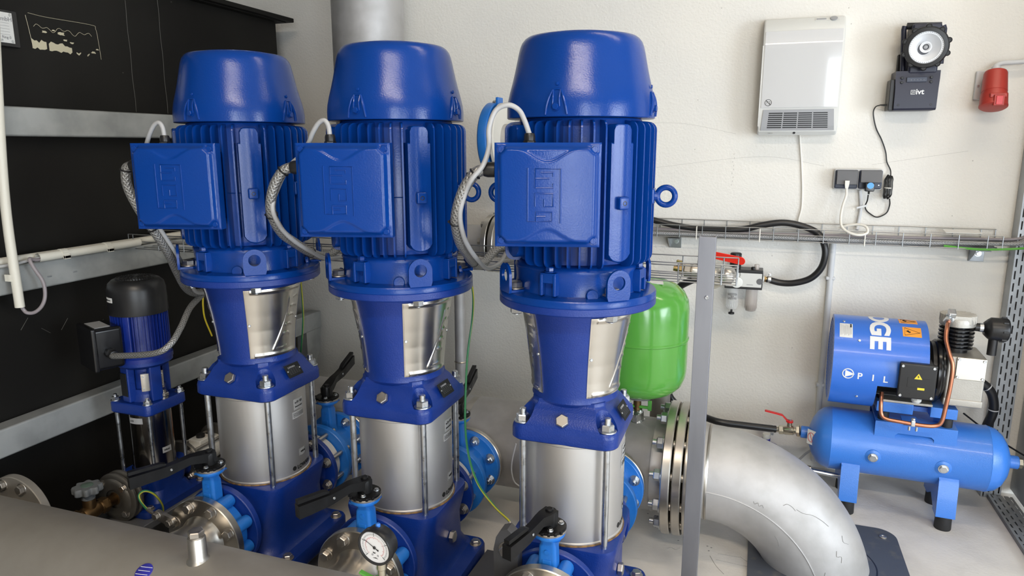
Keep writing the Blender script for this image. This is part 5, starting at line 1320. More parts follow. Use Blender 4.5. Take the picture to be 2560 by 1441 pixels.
b = text_bm('BOGE', 0.078, lambda x, y, z: bg(x*1.22, y, z), 0.0030, cuts=4, spacing=0.97); part('lettering', b, 'print_white', cov, 'large white lettering')
for ch, x_ in (('P', 0.345), ('1', 0.383), ('L', 0.418)):
    b = text_bm(ch, 0.029, cmap(x_, -8.0 - (x_-0.345)*14), 0.0006, cuts=2); part('lettering', b, 'print_white', cov)
em = cmap(0.318, -2.5)
b = B(); b.tube([em(0.0155*math.cos(x), 0.0155*math.sin(x), 0) for x in [2*PI*k/40 for k in range(40)]], 0.0017, n=6, closed=True, smooth=False); part('round_emblem', b, 'print_white', cov)
b = B(); pts = [(-0.008, -0.0115), (0.0195, 0.0), (-0.008, 0.0115)]; 
b.loft([[em(x, y, 0) for x, y in pts], [em(x, y, 0.0008) for x, y in pts]]); part('emblem_triangle', b, 'print_white', cov)
def csheet(x0, x1, a0, a1, th=0.0005, n=10):
    b = B(); b.loft([[cp_(x, a0+(a1-a0)*i/n, r) for x, r in ((x0, MR2), (x0, MR2+th), (x1, MR2+th), (x1, MR2))] for i in range(n+1)]); return b
ls = part('service_label', csheet(0.287, 0.325, 43, 66), 'paper', cov)
b = B()
for k in range(9):
    x = 0.291 + 0.0037*k; m0, m1 = 46 + (k % 3), 64 - (k*5 % 4); b.tube([cp_(x, m0+(m1-m0)*i/6, MR2+0.0008) for i in range(7)], 0.00035, n=4)
part('label_print', b, 'print_grey', ls)
b = text_bm('BOGE', 0.0055, cmap(0.318, 65, 1), 0.0004, th=0.0012); part('lettering', b, 'print_black', ls)
for x0, a0, nm in ((0.468, 52, 0), (0.462, 78, 1)):
    w = part('warning_sticker', csheet(x0, x0+0.052, a0, a0+17), 'orange', cov, 'orange warning sticker')
    b = B(); q = [cp_(x0+0.006, a0+2, MR2+.0009), cp_(x0+0.006, a0+15, MR2+.0009), cp_(x0+0.048, a0+7, MR2+.0009)]; b.tube(q, 0.0009, n=5, closed=True, smooth=False); b.tube([cp_(x0+.012+.003*k, a0+8+1.5*math.sin(k*2), MR2+.0009) for k in range(4)], 0.0022, n=5); part('warning_symbol', b, 'print_black', w)
for x, th in ((0.345, 40), (0.352, -36), (0.30, 70)): put('screw', screw(0.0042, 0.003), cov, cp_(x, th, MR2), cp_(0, th, 1)-cp_(0, th, 0))
# black terminal box
b = B(); b.box((0.508, 2.392, 0.503), (0.096, 0.10, 0.106), 0.006); tb = part('terminal_box', b, 'black', t)
b = B(); b.box((0.508, 2.342, 0.503), (0.102, 0.014, 0.112), 0.005); b.box((0.512, 2.3345, 0.500), (0.06, 0.001, 0.030), 0.0004); ld = part('box_lid', b, 'black', tb)
for sx in (-1, 1):
    for sz in (-1, 1): put('screw', screw(0.0045, 0.0025), ld, (0.508+sx*0.042, 2.335, 0.503+sz*0.047), (0, -1, 0))
b = B(); b.prism([(-0.011, 0), (0.011, 0), (0, 0.018)], (0.510, 2.3345, 0.512), (1, 0, 0), (0, 0, 1), (0, -0.0006, 0)); ws = part('warning_sticker', b, 'yellow', tb, 'yellow triangle sticker with a flash')
b = B(); b.prism([(0.001, 0.014), (-0.003, 0.007), (0.0, 0.007), (-0.001, 0.002), (0.003, 0.009), (0.0, 0.009)], (0.510, 2.3338, 0.512), (1, 0, 0), (0, 0, 1), (0, -0.0004, 0)); part('flash_symbol', b, 'print_black', ws)
b = B(); b.box((0.520, 2.3342, 0.482), (0.019, 0.0008, 0.007)); part('yellow_label', b, 'yellow', tb)
b = B(); b.hexa((0.518, 2.375, 0.450), (0, 0, -1), 0.0165, 0.014); b.lathe([(0.0145, 0.014), (0.0145, 0.020), (0.009, 0.026)], (0.518, 2.375, 0.450), (0, 0, -1), 20); part('cable_gland', b, 'white', t)
# bell housing, crankcase, cylinder, head
b = B(); b.disc((0.572, KY, 0.497), (1, 0, 0), 0.103, 0.016, 64, 0.004); b.disc((0.588, KY, 0.497), (1, 0, 0), 0.092, 0.010, 64, 0.003); part('bell_flange', b, 'blackgloss', t)
b = B(); b.box((0.652, KY-0.005, 0.492), (0.104, 0.15, 0.158), 0.006); b.box((0.652, KY-0.005, 0.4235), (0.108, 0.155, 0.025), 0.005); ck = part('crankcase', b, 'alu', t)
b = B(); b.box((0.662, 2.421, 0.536), (0.080, 0.006, 0.070), 0.002); part('side_cover', b, 'aluplate', ck)
for sx in (-1, 1):
    for sz in (-1, 1): put('screw', screw(0.0048, 0.003), ck, (0.662+sx*0.033, 2.418, 0.536+sz*0.028), (0, -1, 0))
b = B(); b.lathe([(0.036, 0.568), (0.036, 0.655)], (0.628, KY, 0), (0, 0, 1), 40)
for k in range(6): b.lathe([(0.034, 0.583+0.012*k), (0.0495, 0.5845+0.012*k), (0.0495, 0.588+0.012*k), (0.034, 0.590+0.012*k)], (0.628, KY, 0), (0, 0, 1), 48)
part('finned_cylinder', b, 'blackgloss', t)
b = B(); b.lathe([(0.047, 0.654), (0.050, 0.656), (0.050, 0.672), (0.047, 0.680), (0.0, 0.682)], (0.628, KY, 0), (0, 0, 1), 40)
for k in range(9):
    y = -0.042 + 0.0105*k; h = math.sqrt(0.051**2 - y*y); b.box((0.628, KY+y, 0.678), (2*h, 0.0045, 0.026), 0.0015)
part('cylinder_head', b, 'alu', t)
b = B(); b.hexa((0.600, 2.470, 0.672), (0, 0, 1), 0.014, 0.022); b.box((0.600, 2.455, 0.700), (0.020, 0.026, 0.018), 0.002, Matrix.Rotation(0.5, 3, 'X')); b.hexa((0.592, 2.448, 0.682), (-0.3, -1, -0.4), 0.013, 0.016); part('elbow_fitting', b, 'zinc', t)
b = B(); cpts = [(0.590, 2.440, 0.678), (0.583, 2.410, 0.660), (0.580, 2.385, 0.630), (0.588, 2.360, 0.595), (0.598, 2.348, 0.560), (0.598, 2.345, 0.500), (0.593, 2.345, 0.430), (0.588, 2.345, 0.385), (0.575, 2.345, 0.368), (0.540, 2.345, 0.363), (0.48, 2.350, 0.364), (0.440, 2.355, 0.366), (0.425, 2.360, 0.378), (0.421, 2.365, 0.410), (0.423, 2.39, 0.44)]
b.tube(cpts, 0.0062, n=14); part('copper_pipe', b, 'copper', t)
b = B(); b.box((0.512, 2.40, 0.352), (0.045, 0.09, 0.003), 0.001); part('clamp_tab', b, 'comp', t)
b = B(); b.box((0.512, 2.348, 0.366), (0.012, 0.016, 0.020), 0.002); b.hexa((0.512, 2.350, 0.375), (0, 0, 1), 0.006, 0.006)
for x in (0.506, 0.526): b.cyl((x, 2.362, 0.336), (x, 2.362, 0.352), 0.004, n=10)
part('pipe_clamp', b, 'zinc', t)
b = B(); b.cyl((0.676, KY, 0.652), (0.705, KY, 0.652), 0.013, n=20); b.lathe([(0.020, 0.700), (0.030, 0.710), (0.036, 0.718), (0.036, 0.742), (0.038, 0.744), (0.038, 0.758), (0.033, 0.764)], (0, KY, 0.650), (1, 0, 0), 40)
for k in range(8): a = 2*PI*k/8; b.box((0.751, KY+0.038*math.cos(a), 0.650+0.038*math.sin(a)), (0.014, 0.006, 0.006), 0.001)
b.lathe([(0.013, 0), (0.013, 0.06)], (0.728, KY-0.005, 0.628), (0, 0, -1), 20); part('intake_filter', b, 'black', t)
b = B(); b.lathe([(0.0142, 0), (0.0142, 0.010)], (0.688, KY, 0.652), (1, 0, 0), 20); part('hose_clip', b, 'zinc', t)
t.rotation_euler.z = -0.045
# black hose at the back of the compressor with grey ties
t = thing('drop_hose', (0.76, 2.6, 0.1), 'black hose with two grey ties dropping behind the compressor tank', 'hose')
b = B(); hp = [(0.700, 2.56, 0.455), (0.735, 2.57, 0.450), (0.770, 2.58, 0.415), (0.785, 2.59, 0.355), (0.775, 2.60, 0.29), (0.765, 2.62, 0.20), (0.76, 2.64, 0.08)]; b.tube(hp, 0.0145, n=16); part('hose_tube', b, 'hose', t)
for p, d in (((0.755, 2.576, 0.436), (0.7, .1, -0.6)), ((0.784, 2.588, 0.358), (0, .1, -1))):
    b = B(); b.lathe([(0.0155, -0.002), (0.016, 0), (0.0155, 0.002)], p, d, 20, cap=(False, False)); part('cable_tie', b, 'greycable', t)
# ball valve and hose on the left end of the compressor tank
t = thing('tank_ball_valve', (0.14, 2.52, 0.23), 'brass ball valve with bent red lever at the left end of the compressor tank', 'valve')
va = V(0.198, 2.523, 0.228); vb_ = V((0.113,2.535,0.218)); vd = (vb_ - va).normalized(); 
b = B(); b.hexa(va, vd, 0.0205, 0.012); b.lathe([(0.013, 0.012), (0.013, 0.020), (0.0165, 0.022), (0.0170, 0.050), (0.014, 0.055), (0.0125, 0.062)], va, vd, 24); b.hexa(va+vd*0.054, vd, 0.0165, 0.016); b.cyl(va+vd*0.07, va+vd*0.080, 0.010, n=16); b.cyl(va+vd*0.036+V(0, 0, 0.01), va+vd*0.036+V(0, 0, 0.03), 0.0085, n=16); part('valve_body', b, 'brass', t)
b = B(); q = va+vd*0.036+V(0, 0, 0.030); b.lathe([(0.012, 0), (0.012, 0.006)], q, (0, 0, 1), 20)
sec = []
for p, w_ in ((q+V(0.006, 0, 0.004), 0.009), (q+V(-0.008, 0, 0.005), 0.009), (q+V(-0.026, -0.002, 0.024), 0.006), (q+V(-0.045, -0.003, 0.028), 0.006), (q+V(-0.082, -0.004, 0.034), 0.006), (q+V(-0.085, -0.004, 0.034), 0.003)): sec.append([p+V(0, -w_, -0.0022), p+V(0, w_, -0.0022), p+V(0, w_, 0.0022), p+V(0, -w_, 0.0022)])
b.loft(sec); part('red_lever', b, 'redlever', t, 'bent red lever')
b = B(); b.hexa(q+V(0, 0, 0.006), (0, 0, 1), 0.006, 0.005); part('lever_nut', b, 'zinc', t)
t = thing('tank_hose', (0, 2.5, 0.25), 'black rubber hose running from behind the post to the compressor ball valve', 'hose')
he = va+vd*0.080
b = B(); b.tube([(-0.219,2.55,0.251), (-0.129,2.52,0.238), (-0.071,2.5,0.233), (0.011,2.515,0.226), he - vd*0.0 , ], 0.0125, n=18); part('hose_tube', b, 'hose', t)
b = B(); b.lathe([(0.0138, 0.0), (0.0142, 0.001), (0.0142, 0.011), (0.0138, 0.012)], he+vd*0.006, vd, 24); b.box(he+vd*0.012+V(0, 0, -0.017), (0.010, 0.010, 0.010), 0.001); part('hose_clip', b, 'zinc', t)
# lower drain valve
t = thing('drain_valve', (0.2, 2.55, 0.07), 'brass drain valve with red handle and chrome tube below the compressor tank', 'valve')
da = V((0.337,2.5,0.088)); dbp = V((0.241,2.5,0.096)); dd = (dbp-da).normalized()
b = B(); b.cyl(da, dbp, 0.0085, n=20); b.tube([da - dd*0.002, da - dd*0.02, da - dd*0.035 + V(0, 0, 0.012), da - dd*0.04 + V(0, 0, 0.04)], 0.0115, n=16); part('chrome_tube', b, 'zinc', t)
b = B(); b.hexa(dbp, dd, 0.0155, 0.014); b.lathe([(0.013, 0.014), (0.0165, 0.018), (0.0165, 0.042), (0.012, 0.047)], dbp, dd, 24); b.hexa(dbp+dd*0.047, dd, 0.0145, 0.014); b.cyl(dbp+dd*0.06, dbp+dd*0.085, 0.009, n=16); b.cyl(dbp+dd*0.03, dbp+dd*0.03+V(0, -0.024, -0.004), 0.007, n=14); part('valve_body', b, 'brass', t)
b = B(); q = dbp+dd*0.030+V(0, -0.024, -0.004); b.lathe([(0.0125, 0), (0.0130, 0.004), (0.010, 0.007)], q, (0, -1, 0), 20); b.loft([[q+dd*x+V(0, -0.003, z-h), q+dd*x+V(0, -0.003, z+h), q+dd*x+V(0, -0.006, z+h), q+dd*x+V(0, -0.006, z-h)] for x, z, h in ((0, 0, 0.009), (0.025, 0.006, 0.006), (0.07, 0.012, 0.006))]); part('red_handle', b, 'redlever', t)
b = B(); b.lathe([(0.004, 0), (0.004, 0.003)], q+V(0, -0.007, 0), (0, -1, 0), 12); part('handle_screw', b, 'zinc', t)
# bottle against the wall
t = thing('plastic_bottle', (0.1, 2.69, 0), 'blue plastic bottle with printed labels on the floor behind the elbow', 'bottle')
b = B()
b.loft([[(0.095+x*k*1.0, 2.69+y*k, z) for x, y in rrect(0.050, 0.032, 0.018, 5)] for z, k in ((0.0, .94), (0.006, 1), (0.060, 1), (0.078, .96), (0.090, .8), (0.098, .5), (0.102, .3), (0.118, .3))]); part('bottle_body', b, 'bottle', t)
b = B(); b.cyl((0.095, 2.69, 0.117), (0.095, 2.69, 0.135), 0.014, n=20); part('cap', b, 'white', t)
b = B(); b.box((0.108, 2.6575, 0.062), (0.024, 0.0008, 0.022)); part('label', b, 'paper', t); b = B(); b.box((0.132, 2.6577, 0.045), (0.020, 0.0008, 0.016)); part('label', b, 'print_grey', t)
b = B(); b.tube([(0.259,2.7,0.09), (0.239,2.7,0.071), (0.211,2.66,0.057), (0.182,2.62,0.054)], 0.0045, n=10); solo('floor_cable', b, 'greycable', 'short grey cable on the floor beside the blue bottle', 'cable')
b = B(); b.tube([(0.72, 2.66, 0.31), (0.80, 2.60, 0.26), (0.86, 2.52, 0.24), (0.895, 2.40, 0.245)], 0.003, n=8); solo('thin_black_cable', b, 'blackcable', 'thin black cable running behind the compressor to the enclosure', 'cable')

# ================================================================ mesh cable trays
WY = 2.75
def tray(name, label, x0, x1, yf, yb, z0, h, pitch, zb_extra=0.0, off=0.0, brackets=()):
    t = thing(name, ((x0+x1)/2, yb, z0), label, 'cable tray')
    r = 0.0017
    longs = [(yf, z0+h), (yf, z0+h*0.5), (yf, z0), (yf+(yb-yf)/3, z0), (yf+2*(yb-yf)/3, z0), (yb, z0), (yb, z0+h*0.5), (yb, z0+h+zb_extra)]
    for y, z in longs:
        b = B(); b.cyl((x0, y, z), (x1, y, z), r, n=6); part('long_wire', b, 'wire', t)
    n = int((x1-x0-off)/pitch) + 1
    b = B(); b.tube([(0, yf-r, z0+h), (0, yf-r, z0-r), (0, yb+r, z0-r), (0, yb+r, z0+h+zb_extra)], r, n=6, smooth=False)
    me = b.mesh('cross_wire'); me.materials.append(M['wire'])
    for i in range(n):
        o = put('cross_wire', me, t, (x0 + off + i*pitch, 0, 0)); 
        o.rotation_euler = (0, 0, 0)
    for x in (x0+0.001, x1-0.001):
        o = put('cross_wire', me, t, (x, 0, 0)); o.rotation_euler = (0, 0, 0)
    return t
ut = tray('upper_cable_tray', 'long galvanised mesh cable tray fixed along the back wall', -1.03, 0.765, 2.655, 2.738, 0.879, 0.044, 0.082, 0.014, 0.03)
lt = tray('lower_cable_tray', 'galvanised mesh cable tray running behind the motors to the post', -1.905, -0.031, 1.722, 1.825, 0.886, 0.046, 0.101, 0.003, 0.02)
def zbracket(x, z, m='wire'):
    b = B(); b.box((x, WY-0.003, z), (0.046, 0.004, 0.045), 0.001); b.box((x, WY-0.040, z+0.022), (0.046, 0.075, 0.003), 0.001); b.prism([(0, 0), (-0.072, 0.0), (-0.060, -0.012), (0, -0.045)], (x-0.022, WY-0.001, z+0.022), (0, 1, 0), (0, 0, 1), (0.003, 0, 0))
    p_ = part('wall_bracket', b, m, ut)
    put('screw', bolt(0.008, 0.006, 'zinc'), p_, (x+0.004, WY-0.006, z+0.004), (0, -1, 0))
q = (-0.284,2.74,0.846); zbracket(q[0], 0.848)
q = (0.719,2.74,0.845); zbracket(q[0], 0.848, 'galvbright')
# cables bundled in the upper tray
cols = ['traycable', 'traycable', 'greycable', 'greycable', 'traycable', 'mauvecable', 'greycable']
ys = [2.668, 2.682, 2.697, 2.711, 2.725, 2.690, 2.704]
zs = [0.889, 0.889, 0.888, 0.888, 0.889, 0.901, 0.901]
nms = ['grey braided cable lying frontmost in the wall tray', 'grey braided cable lying second from the front in the wall tray', 'smooth grey cable lying third from the front in the wall tray', 'smooth grey cable lying fourth from the front in the wall tray', 'grey braided cable lying against the wall side of the tray', 'mauve grey cable lying on top of the cables in the wall tray', 'smooth grey cable lying on top of the bundle in the wall tray']
for i in range(7):
    b = B(); pts = []
    for k in range(13):
        x = -1.02 + 1.82*k/12
        pts.append((x, ys[i] + 0.004*math.sin(k*1.3+i*2), zs[i] + 0.003*math.sin(k*0.9+i)*(1 if i > 4 else 0.3) + (0.010*smooth(10, 12, k))))
    pts.append((0.845, 2.66 + 0.004*i, 0.912 + 0.003*i)); pts.append((0.90, 2.60+.004*i, 0.925+.003*i))
    b.tube(pts, 0.0062 if i in (0, 1, 4) else 0.0052, n=10)
    solo('tray_cable', b, cols[i], nms[i], 'cable', 'cables in the wall tray')
for x in (0.02, 0.36, -0.2):
    b = B(); b.tube([(x, 2.650, 0.873), (x, 2.650, 0.918), (x, 2.664, 0.921)], 0.0022, n=6, smooth=False); part('cable_tie', b, 'whitecable', ut)
b = B(); b.box((0.655, 2.69, 0.931), (0.105, 0.05, 0.0016), 0.0004, Matrix.Rotation(0.12, 3, 'X')); solo('tray_label_card', b, 'paper', 'small white card lying on the cables at the right of the wall tray', 'card')
b = B(); b.tube([(0.60, 2.662, 0.884), (0.70, 2.655, 0.878), (0.80, 2.65, 0.885), (0.86, 2.62, 0.90)], 0.004, n=8); solo('green_wire', b, 'green', 'green wire under the cables at the right end of the wall tray', 'wire')
t = thing('cable_grommet', (0.85, 2.67, 0.88), 'black rubber edging where the cables enter the enclosure', 'grommet')
b = B(); b.box((0.866, 2.66, 0.952), (0.05, 0.03, 0.014), 0.004); part('upper_pad', b, 'rubber', t)
b = B(); b.box((0.862, 2.655, 0.872), (0.05, 0.03, 0.016), 0.004); part('lower_pad', b, 'rubber', t)
# cables in the lower tray
for i in range(5):
    b = B(); pts = []
    for k in range(11):
        x = -1.80 + 1.15*k/10
        pts.append((x, 1.742 + 0.017*i + 0.003*math.sin(k*1.7+i), 0.8965 + 0.003*abs(math.sin(k*.8+i*1.5))))
    if i < 3: pts += [(-0.60, 1.755+.012*i, 0.905), (-0.52, 1.775+.012*i, 0.900), (-0.40, 1.79+.01*i, 0.897)]
    b.tube(pts, 0.0058, n=10)
    solo('motor_cable', b, 'traycable' if i % 2 else 'greycable', ['smooth grey cable frontmost in the tray behind the motors', 'grey braided cable second from the front behind the motors', 'smooth grey cable in the middle of the tray behind the motors', 'grey braided cable second from the back behind the motors', 'smooth grey cable rearmost in the tray behind the motors'][i], 'cable', 'cables in the tray behind the motors')

# ================================================================ braided conduits and sensor cables of the motors
def ties(t, pts, r):
    for (p, d) in pts:
        b = B(); b.lathe([(r, -0.002), (r+0.0012, -0.001), (r+0.0012, 0.001), (r, 0.002)], p, d, 20, cap=(False, False)); b.box(V(p)+V(-r-0.002, -0.002, 0), (0.005, 0.004, 0.005), 0.001)
        part('cable_tie', b, 'black', t)
def conduit(name, label, X0, rel, tie_idx, sens):
    t = thing(name, (X0-0.2, 1.28, 0.9), label, 'cable')
    pts = [V(X0+x, y, z) for x, y, z in rel]
    b = B(); b.tube(pts, 0.0112, n=16, sub=8); part('braided_sleeve', b, 'hosebraid', t)
    ties(t, [(pts[i], pts[i+1]-pts[i-1]) for i in tie_idx], 0.0125)
    sp_ = [V(X0+x, y, z) for x, y, z in sens]
    b = B(); b.tube(sp_, 0.0052, n=12, sub=8); part('sensor_cable', b, 'greycable', t, 'thin smooth grey cable')
    return t
relc = [(-0.136, 1.292, 1.165), (-0.152, 1.286, 1.157), (-0.172, 1.282, 1.130), (-0.187, 1.284, 1.095), (-0.200, 1.300, 1.060), (-0.212, 1.345, 1.015), (-0.226, 1.41, 0.983), (-0.245, 1.50, 0.945), (-0.262, 1.60, 0.922), (-0.250, 1.70, 0.950), (-0.19, 1.765, 0.918), (-0.09, 1.785, 0.903), (0.02, 1.785, 0.900)]
sens3 = [(-0.050, 1.315, 1.232), (-0.43,1.314,1.259), (-0.441,1.312,1.278), (-0.46,1.305,1.287), (-0.483,1.3,1.277), (-0.494,1.292,1.244), (-0.492,1.285,1.207), (-0.501,1.275,1.173), (-0.521,1.268,1.148)]
sens3 = [sens3[0]] + [(x+0.37, y, z) for x, y, z in sens3[1:]] + [(-0.182, 1.266, 1.118), (-0.196, 1.270, 1.075), (-0.203, 1.300, 1.03), (-0.212, 1.355, 0.992), (-0.226, 1.44, 0.953), (-0.243, 1.54, 0.918), (-0.248, 1.64, 0.915), (-0.235, 1.71, 0.945), (-0.16, 1.77, 0.908), (-0.05, 1.765, 0.906)]
sens3 = sens3[:9] + [(x+0.013, y+0.012, z+0.004) for x, y, z in sens3[9:]]
sens = [(-0.050, 1.315, 1.232), (-0.052, 1.314, 1.252), (-0.060, 1.313, 1.263), (-0.074, 1.312, 1.258), (-0.090, 1.312, 1.238), (-0.104, 1.314, 1.215), (-0.128, 1.318, 1.19), (-0.155, 1.310, 1.165), (-0.176, 1.300, 1.125)] + sens3[10:]
for X0, lab, nm, sn in ((-0.37, 'braided metal conduit curving down from the motor nearest the post', 'motor_conduit', sens3), (-0.815, 'braided metal conduit curving down from the middle motor', 'motor_conduit', sens)):
    conduit(nm, lab, X0, relc, (1, 4, 7), sn)
rel1 = [(-0.136, 1.292, 1.165), (-0.150, 1.290, 1.155), (-0.157, 1.296, 1.115), (-0.150, 1.315, 1.06), (-0.140, 1.34, 1.01), (-0.150, 1.39, 0.945), (-0.185, 1.45, 0.88), (-0.235, 1.53, 0.815), (-0.255, 1.60, 0.790), (-0.245, 1.70, 0.80), (-0.20, 1.76, 0.86), (-0.14, 1.775, 0.90), (-0.06, 1.775, 0.902)]
sens1 = sens[:6] + [(-0.125, 1.32, 1.185), (-0.138, 1.315, 1.14), (-0.142, 1.315, 1.09), (-0.130, 1.34, 1.03), (-0.128, 1.37, 0.98), (-0.142, 1.42, 0.92), (-0.175, 1.48, 0.86), (-0.225, 1.55, 0.805), (-0.242, 1.62, 0.79), (-0.22, 1.71, 0.81), (-0.13, 1.76, 0.905), (-0.05, 1.76, 0.905)]
conduit('motor_conduit', 'braided metal conduit hanging from the motor beside the tank', -1.262, rel1, (1, 4), sens1)
# conduit of the small pump
t = thing('small_pump_conduit', (-1.6, 1.5, 0.6), 'braided grey conduit from the small pump up to the blue flange', 'cable')
b = B(); b.tube([gp_ + (R_ @ V(0, 1, 0))*0.026, gp_ + (R_ @ V(0, 1, 0))*0.045, (-1.504,1.4,0.663), (-1.466,1.42,0.686), (-1.474,1.47,0.72), (-1.494,1.53,0.761), (-1.514,1.6,0.783)], 0.0085, n=14, sub=8); part('braided_sleeve', b, 'hosebraid', t)
# earth wires
b = B(); b.tube([(-1.509,1.6,0.783), (-1.513,1.6,0.751), (-1.529,1.62,0.705), (-1.546,1.66,0.641)], 0.0024, n=8); solo('earth_wire', b, 'yellow', 'short yellow wire beside the lantern of the pump next to the tank', 'wire')
b = B(); b.tube([(-1.212,1.66,0.83), (-1.218,1.67,0.763), (-1.228,1.68,0.701), (-1.258,1.7,0.595), (-1.282,1.72,0.536)], 0.0026, n=8); solo('earth_wire', b, 'earth', 'green and yellow earth wire between the first two large pumps', 'wire')
t = thing('long_earth_wire', (-0.7, 1.6, 0.35), 'long green and yellow earth wire hanging from the middle motor to the bracket', 'wire')
b = B(); b.tube([(-0.679,1.64,0.873), (-0.682,1.66,0.821), (-0.694,1.68,0.756), (-0.699,1.66,0.673), (-0.689,1.62,0.598), (-0.667,1.56,0.513), (-0.633,1.5,0.456), (-0.589,1.45,0.413), (-0.529,1.4,0.391), (-0.482,1.36,0.388), (-0.475,1.355,0.385)], 0.0028, n=8, sub=8); part('wire', b, 'earth', t)
e1 = V((-0.475,1.355,0.385)); e2 = V((-0.469,1.345,0.375))
b = B(); b.tube([e1, (e1+e2)/2, e2], [0.003, 0.004, 0.0045], n=8); b.lathe([(0.006, 0), (0.006, 0.003)], e2, (0, -1, 0.2), 14); part('cable_lug', b, 'bolt', t)
t = thing('small_earth_wire', (-1.45, 1.25, 0.3), 'green and yellow earth wire looping onto the first branch flange', 'wire')
b = B(); b.tube([(-1.426,1.255,0.295), (-1.45,1.26,0.31), (-1.459,1.265,0.325), (-1.449,1.275,0.333), (-1.447,1.3,0.312), (-1.445,1.32,0.272), (-1.456,1.33,0.232)], 0.0030, n=8, sub=8); part('wire', b, 'earth', t)
e1 = V((-1.426,1.255,0.295)); e2 = V((-1.399,1.25,0.291))
b = B(); b.tube([e1, (e1+e2)/2, e2], [0.0032, 0.0045, 0.004], n=8); part('cable_lug', b, 'bolt', t)
def lugbar(name, label, c0, c1):
    t = thing(name, c0, label, 'bracket')
    c0 = V(c0); c1 = V(c1); d = (c1-c0); n_ = V(0, 1, 0)
    u = d.normalized(); v = u.cross(n_).normalized()
    b = B(); R = 0.0125; pts = [(-R*math.cos(a), -R*math.sin(a)) if False else (R*math.cos(a), R*math.sin(a)) for a in [PI/2 + PI*k/10 for k in range(11)]] 
    pts += [(d.length + R*math.cos(a), R*math.sin(a)) for a in [-PI/2 + PI*k/10 for k in range(11)]]
    b.prism(pts, c0, u, v, (0, 0.010, 0)); part('strap', b, 'bolt', t)
    for p in (c0, c1): put('bolt', bolt(0.0095, 0.008), t, p, (0, -1, 0), .3)
    return t
lugbar('earthing_strap', 'steel strap with two hexagon bolts beside the first branch flange', (-1.384,1.245,0.291), (-1.344,1.245,0.279))
t = thing('earthing_bracket', (-0.46, 1.3, 0.3), 'dark grey cast bracket with hexagon bolt left of the front lever valve', 'bracket')
cb = V((-0.467,1.3,0.357))
b = B(); poly = [(-0.022, -0.20), (0.030, -0.20), (0.030, 0.0), (0.020, 0.03), (0.006, 0.042), (-0.010, 0.036), (-0.020, 0.02), (-0.026, -0.01)]
b.prism(poly, cb, (1, 0, 0), (0, 0, 1), (0, 0.03, 0)); part('casting', b, 'spiral', t)
put('bolt', bolt(0.0135, 0.012), t, cb + V(0.004, 0, -0.005), (0, -1, 0), .4)
# thin clear cable on the manifold
b = B(); b.tube([(-0.645,1.9,0.318), (-0.657,1.9,0.264), (-0.659,1.9,0.224), (-0.65,1.9,0.192), (-0.632,1.9,0.179)], 0.0022, n=8); solo('sensor_wire', b, 'greytube', 'thin white sensor wire hanging in front of the big manifold', 'wire')

# ================================================================ fan heater
t = thing('fan_heater', (0.12, WY, 1.25), 'white wall fan heater with glossy front and silver outlet grille', 'heater')
hx0, hx1, hz0, hz1 = -0.0125, 0.244, 1.2475, 1.645
HYF = 2.665
hc = (hx0+hx1)/2; hw_ = (hx1-hx0)/2
prof = [(WY-0.001, hz0+0.004), (HYF+0.020, hz0), (HYF+0.008, hz0+0.012), (HYF+0.0045, hz0+0.03), (HYF, hz0+0.11), (HYF-0.001, hz0+0.20), (HYF, hz0+0.30), (HYF+0.006, hz0+0.345), (HYF+0.018, hz0+0.372), (HYF+0.035, hz0+0.388), (WY-0.001, hz1)]
b = B(); b.prism([(y, z) for y, z in prof], (hx0, 0, 0), (0, 1, 0), (0, 0, 1), (hx1-hx0, 0, 0))
bmesh.ops.bevel(b.bm, geom=[e for e in b.bm.edges if all(abs(v.co.x-hx0) < 1e-5 for v in e.verts) or all(abs(v.co.x-hx1) < 1e-5 for v in e.verts)], offset=0.007, segments=4, affect='EDGES', profile=0.5, clamp_overlap=True)
part('housing', b, 'white', t, ang=30)
def fy(z):
    for (y0, z0), (y1, z1) in zip(prof[1:], prof[2:]):
        if z0 <= z <= z1: return y0 + (y1-y0)*(z-z0)/(z1-z0)
    return HYF
b = B(); z0, z1 = hz0+0.093, hz0+0.345
G = b.grid(lambda u, v: V(hx0+0.007 + (hx1-hx0-0.014)*u, fy(z0+(z1-z0)*v) - 0.002 - 0.0016*(1-(2*u-1)**4), z0+(z1-z0)*v), 24, 40)
b2_ = [[b.bm.verts.new((v.co.x, v.co.y+0.0025, v.co.z)) for v in (row[0], row[-1])] for row in G]
for j in range(40): b._face((G[j][0], G[j+1][0], b2_[j+1][0], b2_[j][0])); b._face((G[j][-1], b2_[j][1], b2_[j+1][1], G[j+1][-1]))
part('glass_front', b, 'whitegloss', t, ang=60)
b = B(); gz0, gz1 = hz0+0.016, hz0+0.086
def gg(u, v): 
    z = gz0+(gz1-gz0)*v; ins = 0.006*(v) ; return V(hx0+0.010+ins + (hx1-hx0-0.020-2*ins)*u, fy(z) - 0.0030, z)
sx_ = []
cols_ = [0.0, 0.085] + [0.085+0.83*k/4 for k in (1, 2, 3, 4)] + [1.0]
